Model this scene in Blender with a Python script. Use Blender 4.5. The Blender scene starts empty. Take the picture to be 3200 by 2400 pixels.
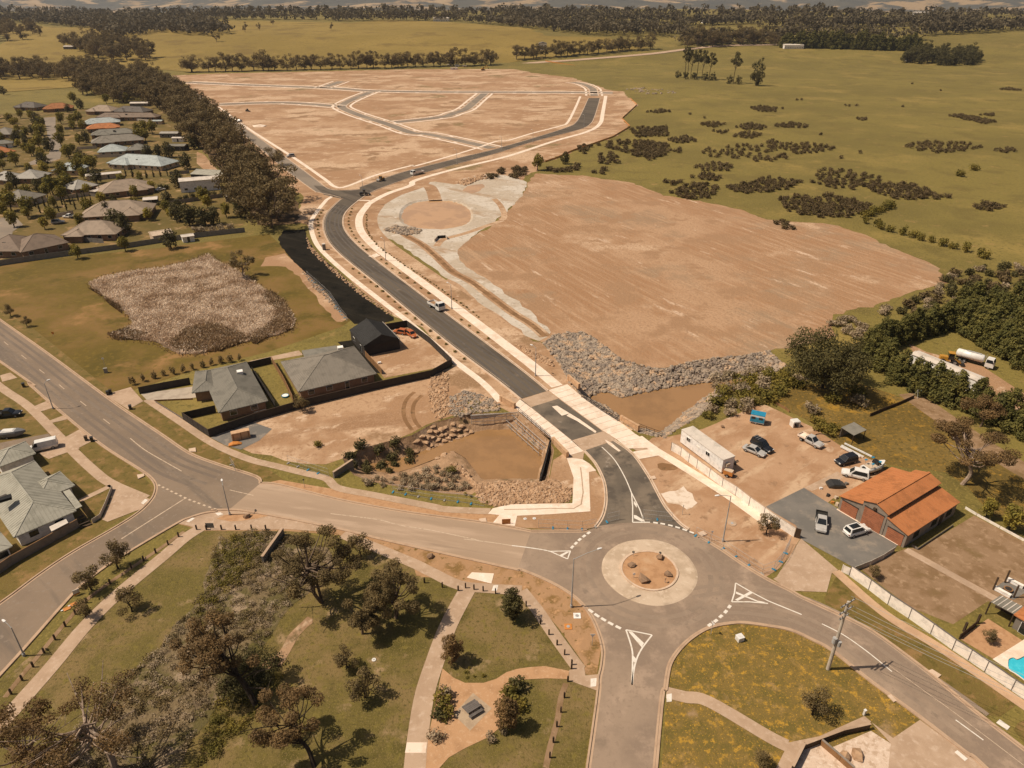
import bpy, math, random
import numpy as np
from mathutils import Vector, Matrix
from mathutils.geometry import delaunay_2d_cdt

random.seed(7)
RNG = np.random.default_rng(7)
rad = math.radians
SC = bpy.context.scene

# ------------------------------------------------------------------ camera, sky, sun, exposure
FPX, CAMH = 1536.0, 80.0                      # focal length in units of a 2212 px wide frame, flying height in m
PITCH = math.atan(829.5 / FPX)
cam_d = bpy.data.cameras.new('Camera')
cam_d.sensor_width = 36.0
cam_d.lens = 36.0 * FPX / 2212.0
cam_d.clip_start, cam_d.clip_end = 1.0, 30000.0
cam = bpy.data.objects.new('Camera', cam_d)
SC.collection.objects.link(cam)
cam.location = (0, 0, CAMH)
cam.rotation_euler = (math.pi / 2 - PITCH, 0, 0)
SC.camera = cam

SUN_EL = rad(56)
world = bpy.data.worlds.new('World')
SC.world = world
world.use_nodes = True
wn = world.node_tree.nodes
sky = wn.new('ShaderNodeTexSky')
sky.sky_type = 'NISHITA'
sky.sun_disc = False
sky.sun_elevation = SUN_EL
sky.sun_rotation = rad(270)
sky.dust_density = 3.0
sky.ozone_density = 0.6
wn['Background'].inputs[1].default_value = 0.05
world.node_tree.links.new(sky.outputs[0], wn['Background'].inputs[0])
sun_d = bpy.data.lights.new('Sun', 'SUN')
sun_d.energy = 4.2
sun_d.angle = rad(0.53)
sun_d.color = (1.0, 0.905, 0.77)
sun = bpy.data.objects.new('Sun', sun_d)
sun.rotation_euler = (rad(2), -(math.pi / 2 - SUN_EL), 0)
sun.location = (-200, 150, 300)
SC.collection.objects.link(sun)
SC.view_settings.view_transform = 'Standard'
SC.view_settings.look = 'None'
SC.view_settings.exposure = 0.14
SC.view_settings.gamma = 1.0
SC.view_settings.use_curve_mapping = False
SC.cycles.use_adaptive_sampling = True
SC.cycles.max_bounces = 5
SC.cycles.diffuse_bounces = 2
SC.cycles.glossy_bounces = 2
SC.cycles.transmission_bounces = 3
SC.cycles.volume_bounces = 0
SC.cycles.transparent_max_bounces = 4

# ------------------------------------------------------------------ the survey: photo points to points on the land
CP, SP = math.cos(PITCH), math.sin(PITCH)
_KY = [-900, 1050, 1350, 2000, 2600, 3300, 5200, 6500, 9000, 12000]
_KZ = [0, 0, 26, 45, 50, 22, 0, 20, 330, 480]


def T(x, y):
    """height of the land"""
    z = float(np.interp(y, _KY, _KZ))
    if y > 1100:
        k = min(1.0, (y - 1100) / 500)
        z += k * (4.0 * math.sin(x * 0.0021 + 1.0) + 2.5 * math.sin(x * 0.005 + y * 0.002))
    if y > 5400:
        k = min(1.0, (y - 5400) / 1500)
        z += k * (46 * math.sin(x * 0.0011 + 2.2) + 34 * math.sin(x * 0.0023 + y * 0.0008) + 18 * math.sin(x * 0.0051 - y * 0.002))
    return z


def P(px, py, z=0.0):
    u, v = (px - 1106) / FPX, (829.5 - py) / FPX
    d = (u, CP + v * SP, -SP + v * CP)
    t = (CAMH - z) / -d[2]
    return Vector((d[0] * t, d[1] * t, z))


def G(px, py):
    u, v = (px - 1106) / FPX, (829.5 - py) / FPX
    d = (u, CP + v * SP, -SP + v * CP)
    s = 20.0
    while s < 9000:
        x, y, z = d[0] / d[1] * s, s, CAMH + d[2] / d[1] * s
        if z <= T(x, y):
            break
        s *= 1.006
    return Vector((x, y, T(x, y)))


_REG = dict(a=(0, 250), b=(560, 200), c=(1300, 180), d=(0, 700), e=(800, 600), f=(1600, 900), g=(2400, 900), h=(0, 1200), i=(550, 950),
            j=(1250, 1150), k=(2000, 1250), l=(2400, 1300), m=(2400, 1800), n=(1600, 1600), o=(1200, 1800), p=(550, 1500), q=(0, 1800), r=(600, 1800))


def D(spec):
    """'e:10,20 30,40;D:5,6' -> photo points (2212 px frame); a letter is one enlarged sheet of the photo"""
    out = []
    for seg in spec.split(';'):
        k, body = seg.strip().split(':')
        for t in body.split():
            x, y = map(float, t.split(','))
            if k == 'D':
                out.append((x, y))
            elif k == 's':
                out.append((2000 * .69125 + x * .375, 250 * .69125 + y * .375))
            else:
                ox, oy = _REG[k]
                out.append((ox * .69125 + x / 4, oy * .69125 + y / 4))
    return out


def W(spec, z=0.0):
    return [P(x, y, z) for x, y in D(spec)]


def W1(spec, z=0.0):
    return W(spec, z)[0]


def catmull(pts, n=6, closed=False):
    pts = [Vector(p) for p in pts]
    N = len(pts)
    out = []
    for i in range(N if closed else N - 1):
        if closed:
            p0, p1, p2, p3 = pts[i - 1], pts[i], pts[(i + 1) % N], pts[(i + 2) % N]
        else:
            p0, p1, p2, p3 = pts[max(i - 1, 0)], pts[i], pts[i + 1], pts[min(i + 2, N - 1)]
        for k in range(n):
            t = k / n
            out.append(0.5 * ((2 * p1) + (p2 - p0) * t + (2 * p0 - 5 * p1 + 4 * p2 - p3) * t * t + (3 * p1 - p0 - 3 * p2 + p3) * t ** 3))
    if not closed:
        out.append(pts[-1])
    return out


def fwd(pts):
    """drop points that step back along the line"""
    out = [Vector(pts[0])]
    for i in range(1, len(pts)):
        v = Vector(pts[i]) - out[-1]
        if v.length < .8:
            continue
        if len(out) > 1 and v.dot(out[-1] - out[-2]) < -.1 * v.length * (out[-1] - out[-2]).length:
            continue
        out.append(Vector(pts[i]))
    return out


def resample(pts, step):
    out = [Vector(pts[0])]
    acc = 0.0
    for a, b in zip(pts[:-1], pts[1:]):
        a, b = Vector(a), Vector(b)
        L = (b - a).length
        d = step - acc
        while d <= L:
            out.append(a.lerp(b, d / L))
            d += step
        acc = L - (d - step)
    return out


def offset(pts, d):
    """shift a polyline sideways (positive: to the right of its direction)"""
    out = []
    for i, p in enumerate(pts):
        a, b = pts[max(i - 1, 0)], pts[min(i + 1, len(pts) - 1)]
        t = Vector((b.x - a.x, b.y - a.y))
        t = t.normalized() if t.length > 1e-6 else Vector((1, 0))
        out.append(Vector((p.x + t.y * d, p.y - t.x * d, p.z)))
    return out


def inside(x, y, poly):
    c = False
    j = len(poly) - 1
    for i in range(len(poly)):
        xi, yi, xj, yj = poly[i][0], poly[i][1], poly[j][0], poly[j][1]
        if (yi > y) != (yj > y) and x < (xj - xi) * (y - yi) / (yj - yi) + xi:
            c = not c
        j = i
    return c


def seg_dist(x, y, poly, closed=True):
    q = np.array([(p[0], p[1]) for p in poly])
    a = q if closed else q[:-1]
    b = np.roll(q, -1, 0) if closed else q[1:]
    d = b - a
    t = np.clip(((x - a[:, 0]) * d[:, 0] + (y - a[:, 1]) * d[:, 1]) / np.maximum((d ** 2).sum(1), 1e-9), 0, 1)
    return float(np.sqrt(((a[:, 0] + t * d[:, 0] - x) ** 2 + (a[:, 1] + t * d[:, 1] - y) ** 2).min()))


# ------------------------------------------------------------------ materials
def lin(c):
    return tuple(((v / 255) / 12.92 if v / 255 <= .04045 else ((v / 255 + .055) / 1.055) ** 2.4) for v in c[:3]) + (1.0,)


def M(name, base, layers=(), rough=.9, bump=0.0, bscale=2.0, spec=.25, metal=0.0, coord='world', alb=.92, wave=None):
    """base and layer colours as sRGB; each layer: (colour, noise scale, lo, hi[, (angle, stretch)])"""
    m = bpy.data.materials.new(name)
    m.use_nodes = True
    nt = m.node_tree
    N, L = nt.nodes, nt.links
    b = N['Principled BSDF']
    b.inputs['Roughness'].default_value = rough
    b.inputs['Metallic'].default_value = metal
    b.inputs['Specular IOR Level'].default_value = spec

    def col(c):
        r = lin(c)
        return (r[0] * alb, r[1] * alb, r[2] * alb, 1)
    b.inputs['Base Color'].default_value = col(base)
    if coord == 'world':
        src = N.new('ShaderNodeNewGeometry').outputs['Position']
    else:
        src = N.new('ShaderNodeTexCoord').outputs['Object']
    prev = None
    for ly in layers:
        c, sc, lo, hi = ly[:4]
        vec = src
        if len(ly) > 4:
            mp = N.new('ShaderNodeMapping')
            mp.vector_type = 'TEXTURE'
            mp.inputs['Rotation'].default_value = (0, 0, rad(ly[4][0]))
            mp.inputs['Scale'].default_value = (ly[4][1], 1, 1)
            L.new(src, mp.inputs['Vector'])
            vec = mp.outputs[0]
        nz = N.new('ShaderNodeTexNoise')
        nz.inputs['Scale'].default_value = sc
        nz.inputs['Detail'].default_value = 5
        nz.inputs['Roughness'].default_value = .62
        L.new(vec, nz.inputs['Vector'])
        mr = N.new('ShaderNodeMapRange')
        mr.interpolation_type = 'SMOOTHSTEP'
        mr.inputs['From Min'].default_value = lo
        mr.inputs['From Max'].default_value = hi
        L.new(nz.outputs['Fac'], mr.inputs['Value'])
        mx = N.new('ShaderNodeMix')
        mx.data_type = 'RGBA'
        L.new(mr.outputs[0], mx.inputs['Factor'])
        if prev is None:
            mx.inputs['A'].default_value = col(base)
        else:
            L.new(prev, mx.inputs['A'])
        mx.inputs['B'].default_value = col(c)
        prev = mx.outputs['Result']
    if prev is not None:
        L.new(prev, b.inputs['Base Color'])
    hsrc = None
    if bump:
        nz = N.new('ShaderNodeTexNoise')
        nz.inputs['Scale'].default_value = bscale
        nz.inputs['Detail'].default_value = 4
        L.new(src, nz.inputs['Vector'])
        hsrc = nz.outputs['Fac']
    if wave:                                   # ribbed sheet metal: fine relief along one axis
        tc = N.new('ShaderNodeTexCoord')
        wv = N.new('ShaderNodeTexWave')
        wv.bands_direction = wave[0]
        wv.inputs['Scale'].default_value = wave[1]
        L.new(tc.outputs['UV'] if wave[0] == 'U' else src, wv.inputs['Vector'])
        hsrc = wv.outputs['Fac']
        bump = wave[2]
    if hsrc is not None:
        bp = N.new('ShaderNodeBump')
        bp.inputs['Strength'].default_value = 1.0
        bp.inputs['Distance'].default_value = bump
        L.new(hsrc, bp.inputs['Height'])
        L.new(bp.outputs[0], b.inputs['Normal'])
    return m


MT = {}
MT['paddock'] = M('paddock_grass', (112, 97, 46), [((98, 85, 40), .010, .42, .62), ((130, 109, 56), .018, .5, .7), ((96, 82, 39), .05, .5, .66), ((140, 111, 66), .15, .58, .76), ((90, 78, 36), .7, .5, .68), ((126, 107, 54), 2.2, .5, .66)], bump=.2, bscale=1.2, alb=1.2)
MT['far_paddock'] = M('far_paddock_grass', (124, 102, 46), [((136, 112, 54), .004, .4, .6), ((112, 90, 42), .02, .5, .66), ((146, 116, 62), .06, .62, .75), ((108, 88, 40), .2, .54, .7)], bump=.1, alb=1.1)
MT['lawn'] = M('park_lawn', (95, 82, 37), [((118, 96, 58), .09, .44, .6), ((80, 70, 27), .16, .5, .68), ((142, 116, 82), .2, .57, .7), ((110, 95, 42), .9, .5, .7), ((76, 65, 29), 2.5, .5, .66), ((122, 103, 60), 5, .52, .66)], bump=.1, bscale=5, alb=1.14)
MT['lawn_flower'] = M('flowering_lawn', (118, 95, 46), [((100, 85, 38), .22, .42, .6), ((144, 114, 64), .4, .52, .68), ((96, 80, 36), 1.2, .52, .66), ((166, 126, 46), .9, .53, .65), ((114, 92, 46), 3.0, .5, .62), ((182, 138, 46), 4.0, .58, .67), ((152, 122, 88), .12, .6, .72)], bump=.08, bscale=5, alb=1.1)
MT['dry_lawn'] = M('dry_lawn', (150, 119, 88), [((132, 102, 70), .3, .42, .62), ((168, 136, 104), .8, .5, .7), ((122, 98, 60), .15, .58, .75)], bump=.05, bscale=4)
MT['verge_grass'] = M('verge_grass', (110, 90, 44), [((138, 106, 64), .35, .48, .66), ((92, 79, 33), .6, .5, .66), ((152, 114, 74), .12, .58, .72), ((116, 99, 46), 2, .5, .7)], bump=.06, bscale=6, alb=1.02)
MT['soil'] = M('bare_soil', (190, 152, 116), [((168, 128, 92), .03, .42, .52), ((208, 173, 138), .022, .5, .58), ((156, 118, 84), .07, .54, .62, (15, 3)), ((128, 108, 66), .017, .61, .66), ((212, 179, 146), .3, .56, .68, (35, 2)), ((166, 128, 94), .8, .52, .64), ((150, 116, 82), .045, .58, .64), ((178, 139, 105), 2.5, .5, .66)], bump=.12, bscale=1.2, alb=0.9)
MT['field_soil'] = M('graded_field_soil', (184, 145, 110), [((164, 122, 86), .013, .42, .52), ((158, 128, 98), .019, .52, .6), ((202, 167, 133), .022, .56, .66), ((188, 150, 115), .5, .44, .7, (-62, 12)), ((177, 138, 103), .8, .48, .72, (-61, 18)), ((164, 126, 92), .07, .52, .62), ((210, 177, 146), .2, .6, .7, (-62, 4)), ((164, 127, 94), 1.3, .5, .64)], bump=.2, bscale=1.0, alb=0.9)
MT['clay'] = M('pale_clay', (188, 168, 144), [((204, 188, 168), .05, .44, .58), ((172, 142, 112), .07, .54, .66, (-40, 3)), ((214, 198, 178), .25, .56, .7), ((164, 146, 124), .6, .52, .7)], bump=.08, bscale=1.5, alb=0.92)
MT['yard_soil'] = M('yard_soil', (190, 149, 113), [((174, 132, 96), .10, .42, .58), ((206, 170, 134), .2, .5, .64, (40, 3)), ((158, 122, 90), .3, .58, .68), ((182, 142, 106), .9, .5, .7), ((210, 178, 146), .08, .6, .68)], bump=.06, bscale=2.5, alb=0.86)
MT['gravel_path'] = M('gravel_path', (196, 150, 108), [((180, 136, 96), .5, .45, .65), ((208, 166, 126), 2, .5, .7)], bump=.02, bscale=8, alb=0.86)
MT['new_asphalt'] = M('new_asphalt', (92, 80, 66), [((102, 89, 74), .08, .4, .6, (-50, 6)), ((82, 71, 59), .3, .48, .62, (-50, 10)), ((128, 110, 92), .16, .60, .74), ((120, 106, 92), 1.5, .64, .76)], rough=.85, alb=0.98)
MT['asphalt_dusty'] = M('dusty_asphalt', (102, 90, 76), [((124, 108, 90), .12, .42, .62), ((90, 79, 67), .25, .5, .64), ((178, 160, 140), .18, .60, .72), ((206, 190, 172), .3, .68, .76)], rough=.85, alb=0.98)
MT['old_asphalt'] = M('old_asphalt', (126, 107, 88), [((138, 117, 96), .06, .4, .6), ((114, 99, 84), .2, .5, .66, (-40, 10)), ((140, 122, 104), 1.2, .54, .72)], rough=.9, alb=0.98)
MT['pale_asphalt'] = M('pale_seal', (172, 145, 119), [((160, 134, 109), .08, .42, .6, (-12, 8)), ((180, 152, 126), .3, .5, .66, (-12, 8)), ((150, 126, 103), .5, .58, .7, (-12, 12))], rough=.92, alb=1.0)
MT['mid_asphalt'] = M('roundabout_seal', (152, 129, 107), [((136, 115, 96), .06, .42, .56), ((164, 139, 116), .2, .5, .66), ((132, 112, 93), .10, .56, .68), ((144, 122, 101), 1.5, .5, .66)], rough=.9, alb=1.0)
MT['street_seal'] = M('street_seal', (140, 124, 106), [((128, 113, 97), .03, .42, .6), ((160, 138, 114), .1, .54, .7)], rough=.9, alb=0.98)
MT['yard_seal'] = M('yard_seal', (128, 119, 108), [((114, 107, 98), .1, .42, .6), ((146, 132, 116), .3, .5, .66), ((176, 158, 138), .35, .64, .72)], rough=.85)
MT['concrete_new'] = M('new_concrete', (226, 202, 178), [((212, 186, 160), .3, .46, .64), ((234, 214, 194), .8, .5, .7), ((206, 180, 152), 1.6, .6, .72)], rough=.88, alb=1.05)
MT['concrete'] = M('old_concrete', (196, 164, 134), [((184, 152, 122), .3, .42, .62), ((206, 176, 148), 1.1, .5, .7), ((176, 146, 118), .08, .55, .7)], rough=.9, alb=0.84)
MT['kerb'] = M('kerb_concrete', (202, 168, 136), [((188, 154, 124), .6, .45, .65)], rough=.9, alb=0.8)
MT['kerb_new'] = M('new_kerb_concrete', (214, 184, 156), [((198, 168, 138), .6, .45, .65)], rough=.9)
MT['paint'] = M('road_paint', (232, 218, 200), [((212, 194, 172), 1.5, .5, .7)], rough=.7)
MT['paint_worn'] = M('worn_road_paint', (206, 180, 152), [((178, 152, 126), 2.0, .48, .62)], rough=.8)
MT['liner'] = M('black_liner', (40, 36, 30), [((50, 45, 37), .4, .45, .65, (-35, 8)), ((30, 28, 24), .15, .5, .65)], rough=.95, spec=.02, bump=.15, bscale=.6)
MT['bank'] = M('creek_bank', (172, 136, 102), [((150, 116, 84), .3, .42, .6), ((190, 158, 126), .5, .54, .68), ((112, 92, 58), .2, .58, .7)], bump=.15, bscale=2)
MT['rubble_bank'] = M('rubble_bank', (120, 100, 82), [((100, 84, 70), .6, .42, .6), ((150, 122, 96), .8, .54, .68)], bump=.2, bscale=3)
MT['sand'] = M('sand_mulch', (196, 149, 107), [((182, 136, 96), 1.0, .45, .62), ((204, 162, 122), .3, .54, .68)], bump=.02, bscale=6, alb=0.84)


def water_mat(name, c, rough=.12):
    m = M(name, c, [(tuple(int(v * .93) for v in c), .12, .45, .6)], rough=rough, spec=.5, bump=.02, bscale=1.6)
    return m


MT['water'] = water_mat('muddy_water', (162, 122, 80), .08)
MT['pond_water'] = water_mat('pond_water', (206, 160, 114), .2)

# ------------------------------------------------------------------ object helpers
COL = SC.collection


def tag(o, label=None, cat=None, group=None, kind=None):
    if label:
        o['label'] = label
    if cat:
        o['category'] = cat
    if group:
        o['group'] = group
    if kind:
        o['kind'] = kind
    return o


def thing(name, label, cat, loc=(0, 0, 0), rz=0.0, group=None):
    o = bpy.data.objects.new(name, None)
    o.empty_display_size = .5
    COL.objects.link(o)
    o.location = loc
    o.rotation_euler = (0, 0, rz)
    return tag(o, label, cat, group)


def mobj(name, verts, faces, mat, parent=None, world=True, smooth=False):
    me = bpy.data.meshes.new(name)
    me.from_pydata([tuple(v) for v in verts], [], faces)
    if mat is not None:
        me.materials.append(MT[mat] if isinstance(mat, str) else mat)
    if smooth:
        me.polygons.foreach_set('use_smooth', [True] * len(me.polygons))
    me.update()
    o = bpy.data.objects.new(name, me)
    COL.objects.link(o)
    if parent is not None:
        attach(o, parent, world)
    return o


def attach(o, parent, world=True):
    o.parent = parent
    if world:
        r = parent
        off = Matrix.Identity(4)
        while r is not None:
            off = Matrix.Translation(r.location) @ off
            r = r.parent
        if parent.type == 'EMPTY':
            o.matrix_parent_inverse = off.inverted()


class MB:
    def __init__(s):
        s.v, s.f = [], []

    def add(s, vs, fs):
        n = len(s.v)
        s.v += [tuple(v) for v in vs]
        s.f += [tuple(i + n for i in f) for f in fs]
        return s

    def box(s, c, size, rz=0.0, taper=1.0):
        hx, hy, hz = size[0] / 2, size[1] / 2, size[2] / 2
        co, si = math.cos(rz), math.sin(rz)
        vs = []
        for z, k in ((-hz, 1.0), (hz, taper)):
            for x, y in ((-hx, -hy), (hx, -hy), (hx, hy), (-hx, hy)):
                vs.append((c[0] + (x * co - y * si) * k, c[1] + (x * si + y * co) * k, c[2] + z))
        return s.add(vs, [(3, 2, 1, 0), (4, 5, 6, 7), (0, 1, 5, 4), (1, 2, 6, 5), (2, 3, 7, 6), (3, 0, 4, 7)])

    def beam(s, a, b, w, h, up=Vector((0, 0, 1))):
        a, b = Vector(a), Vector(b)
        t = (b - a).normalized()
        r = t.cross(up)
        r = r.normalized() if r.length > 1e-4 else Vector((1, 0, 0))
        u = r.cross(t)
        r, u = r * w / 2, u * h / 2
        vs = [a - r - u, a + r - u, a + r + u, a - r + u, b - r - u, b + r - u, b + r + u, b - r + u]
        return s.add(vs, [(3, 2, 1, 0), (4, 5, 6, 7), (0, 1, 5, 4), (1, 2, 6, 5), (2, 3, 7, 6), (3, 0, 4, 7)])

    def cyl(s, a, b, r0, r1=None, n=8, caps=True):
        a, b = Vector(a), Vector(b)
        r1 = r0 if r1 is None else r1
        t = (b - a).normalized()
        x = t.orthogonal().normalized()
        y = t.cross(x)
        vs = []
        for c, r in ((a, r0), (b, r1)):
            for k in range(n):
                w = 2 * math.pi * k / n
                vs.append(c + x * math.cos(w) * r + y * math.sin(w) * r)
        fs = [(k, (k + 1) % n, n + (k + 1) % n, n + k) for k in range(n)]
        if caps:
            fs += [tuple(range(n - 1, -1, -1)), tuple(range(n, 2 * n))]
        return s.add(vs, fs)

    def tube(s, pts, rs, n=6):
        m = len(s.v)
        prev = None
        for i, p in enumerate(pts):
            a, b = Vector(pts[max(i - 1, 0)]), Vector(pts[min(i + 1, len(pts) - 1)])
            t = (b - a).normalized()
            x = t.orthogonal().normalized() if prev is None else (prev - t * prev.dot(t)).normalized()
            prev = x
            y = t.cross(x)
            for k in range(n):
                w = 2 * math.pi * k / n
                s.v.append(tuple(Vector(p) + (x * math.cos(w) + y * math.sin(w)) * rs[i]))
        for i in range(len(pts) - 1):
            for k in range(n):
                s.f.append((m + i * n + k, m + i * n + (k + 1) % n, m + (i + 1) * n + (k + 1) % n, m + (i + 1) * n + k))
        s.f.append(tuple(m + (len(pts) - 1) * n + k for k in range(n)))
        return s

    def prism(s, poly, z0, z1):
        n = len(poly)
        vs = [(p[0], p[1], z0) for p in poly] + [(p[0], p[1], z1) for p in poly]
        ar = sum(poly[i][0] * poly[(i + 1) % n][1] - poly[(i + 1) % n][0] * poly[i][1] for i in range(n))
        fs = [tuple(range(n, 2 * n)), tuple(range(n - 1, -1, -1))] + [(k, (k + 1) % n, n + (k + 1) % n, n + k) for k in range(n)]
        if ar < 0:
            fs = [f[::-1] for f in fs]
        return s.add(vs, fs)

    def build(s, name, mat, parent=None, world=False, smooth=False):
        return mobj(name, s.v, s.f, mat, parent, world, smooth)


def rock_mesh(seed, squash=.7):
    r = random.Random(seed)
    t = (1 + 5 ** .5) / 2
    vs = [(-1, t, 0), (1, t, 0), (-1, -t, 0), (1, -t, 0), (0, -1, t), (0, 1, t), (0, -1, -t), (0, 1, -t), (t, 0, -1), (t, 0, 1), (-t, 0, -1), (-t, 0, 1)]
    fs = [(0, 11, 5), (0, 5, 1), (0, 1, 7), (0, 7, 10), (0, 10, 11), (1, 5, 9), (5, 11, 4), (11, 10, 2), (10, 7, 6), (7, 1, 8), (3, 9, 4), (3, 4, 2), (3, 2, 6), (3, 6, 8), (3, 8, 9), (4, 9, 5), (2, 4, 11), (6, 2, 10), (8, 6, 7), (9, 8, 1)]
    out = []
    for v in vs:
        k = r.uniform(.36, .62)
        out.append((v[0] * k * r.uniform(.85, 1.2), v[1] * k * r.uniform(.85, 1.1), v[2] * k * squash))
    return out, fs


def jag(pts, amp, step, seed=1):
    """roughen a closed outline so that it reads as a natural edge"""
    r = random.Random(seed)
    q = resample(list(pts) + [pts[0]], step)
    return [Vector((p.x + r.uniform(-amp, amp), p.y + r.uniform(-amp, amp), p.z)) for p in q]


def sheet(name, pts, z, mat, holes=(), kind='structure', label=None, parent=None, extra=(), zfun=None):
    """a flat piece of ground: outline (less holes), triangulated"""
    v2 = [Vector((p[0], p[1])) for p in pts]
    loops = [list(range(len(v2)))]
    for h in holes:
        n = len(v2)
        v2 += [Vector((p[0], p[1])) for p in h]
        loops.append(list(range(n, n + len(h))))
    edges = []
    for lp in loops:
        edges += [(lp[i], lp[(i + 1) % len(lp)]) for i in range(len(lp))]
    v2 += [Vector((p[0], p[1])) for p in extra]
    ov, oe, of, *_ = delaunay_2d_cdt(v2, edges, [], 0, 1e-4)
    fs = []
    hb = [(min(p[0] for p in h), max(p[0] for p in h), min(p[1] for p in h), max(p[1] for p in h)) for h in holes]
    for f in of:
        cx = sum(ov[i].x for i in f) / len(f)
        cy = sum(ov[i].y for i in f) / len(f)
        if not inside(cx, cy, pts):
            continue
        if any(b[0] <= cx <= b[1] and b[2] <= cy <= b[3] and inside(cx, cy, h) for h, b in zip(holes, hb)):
            continue
        a, b, c = ov[f[0]], ov[f[1]], ov[f[2]]
        if (b.x - a.x) * (c.y - a.y) - (c.x - a.x) * (b.y - a.y) < 0:
            f = f[::-1]
        fs.append(tuple(f))
    vs = [(p.x, p.y, (zfun(p.x, p.y) if zfun else 0.0) + z) for p in ov]
    o = mobj(name, vs, fs, mat, parent, world=True)
    if parent is None:
        tag(o, label=label, kind=kind)
    return o


def ribbon(name, pts, a, b, z, mat, parent=None, label=None, kind='structure', z2=None):
    """strip between two sideways offsets of a polyline"""
    A, B = offset(pts, a), offset(pts, b)
    n = len(pts)
    vs = [(p.x, p.y, z) for p in A] + [(p.x, p.y, z if z2 is None else z2) for p in B]
    up = 1 if a < b else -1
    fs = [((i, n + i, n + i + 1, i + 1) if up > 0 else (i, i + 1, n + i + 1, n + i)) for i in range(n - 1)]
    o = mobj(name, vs, fs, mat, parent)
    if parent is None:
        tag(o, label=label, kind=kind)
    return o


def kerb(pts, parent, side=1, z=.045, mat='kerb', w=.28, gut=.34, name='kerb'):
    """kerb and channel along an edge; side=+1 puts the kerb to the right of the line's direction"""
    pr = [(-gut, z + .006), (0.0, z - .002), (.02, z + .12), (.05, z + .135), (w, z + .135), (w + .02, -.03)]
    rows = [[Vector((p.x, p.y, hz)) for p in offset(pts, side * d)] for d, hz in pr]
    n = len(pts)
    vs = [v for r in rows for v in r]
    fs = []
    for k in range(len(rows) - 1):
        for i in range(n - 1):
            q = (k * n + i, k * n + i + 1, (k + 1) * n + i + 1, (k + 1) * n + i)
            fs.append(q if side < 0 else q[::-1])
    return mobj(name, vs, fs, mat, parent)
# ------------------------------------------------------------------ the land
R_RIM = W('f:500,828 590,928 950,1160 1090,1250 1320,1295;D:1450,935 1500,905 1540,880 1560,850 1600,835 1660,812 1700,790;f:2212,540 2000,580 1800,600 1600,625 1430,665 1330,690 1180,690 1060,650 950,620 860,555 780,490 700,430 620,385 480,388 380,400 270,470 330,560 400,640 460,740')
R_WAT = W('f:640,960 745,905 850,900 950,950 1060,920 1400,850 1700,815 1900,790;D:1640,818 1590,832 1545,845;f:1650,960 1500,1080 1340,1210 1290,1262 1090,1215 940,1125 800,1020', -3.0)
L_RIM = W('D:889,940 939,912 1014,893 1117,891 1187,951 1197,972 1184,1042 1100,1047 1040,1053 1016,1070 960,1066 864,1052 800,1040 764,1026 748,1008 740,990 780,969')
L_WAT = W('j:660,545 750,528 1000,520 1240,715 1215,960 960,950 700,965 640,880 560,780 470,725 370,750 300,790 120,860', -3.0) + W('D:860,1020 800,1018 775,1008 800,1000 880,985', -3.0)
D_RIM = catmull(W('D:862,470 868,450 890,436 930,430 975,432 1008,443 1022,462 1015,482 985,494 940,497 900,494 872,486'), 4, True)
D_WAT = catmull(W('D:867,469 873,452 895,439 933,433 974,434 1004,444 1018,462 1011,481 983,491 940,494 902,491 877,484', -.5), 4, True)
POOL = catmull(W('m:2075,735 2090,715 2120,708 2150,722 2180,712 2240,690 2400,700 2500,800 2480,960 2300,960 2212,898 2150,850 2080,805'), 3, True)
HOLES = [R_RIM, L_RIM, D_RIM, POOL]

grid = []
y = 1020.0
while y < 5300:
    hw = .85 * y + 700
    nx = 26
    for q in range(nx + 1):
        grid.append((-hw + 2 * hw * q / nx, y + .1 * (q % 3)))
    y *= 1.07
near = [(-7000, -400), (7000, -400), (7000, 5400), (-7000, 5400)]
sheet('ground', [Vector((a, b, 0)) for a, b in near], 0.0, 'paddock', HOLES, extra=grid, zfun=T)
# hills beyond
hv, hf, rows = [], [], 30
ys = np.linspace(5250, 11500, rows)
nx = 70
for yy in ys:
    for q in range(nx + 1):
        xx = (-1 + 2 * q / nx) * 10500
        hv.append((xx, yy, T(xx, yy) - (1.0 if yy < 5300 else 0)))
for r_ in range(rows - 1):
    for q in range(nx):
        a = r_ * (nx + 1) + q
        hf.append((a, a + 1, a + nx + 2, a + nx + 1))
MT['hills'] = M('hill_country', (90, 84, 70), [((168, 138, 100), .0016, .50, .54), ((80, 76, 66), .005, .46, .58), ((180, 150, 112), .0032, .58, .63)], alb=.9)
tag(mobj('hills', hv, hf, 'hills', smooth=True), kind='structure')

# far paddocks beyond the estate (a lighter, yellower green)
fp = [G(x, y) for x, y in D('D:-60,205 160,190 330,150 420,157 700,150 1060,142 1130,133 1400,104 1400,60 1300,82 1130,60 960,48 830,43 760,50 500,45 300,60 120,60 -60,45')]
fpg = [(p.x, p.y) for p in [Vector((x, y, 0)) for x, y in grid]]
sheet('far_paddock', fp, .35, 'far_paddock', extra=[g for g in fpg if inside(g[0], g[1], fp)], zfun=T)

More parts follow.
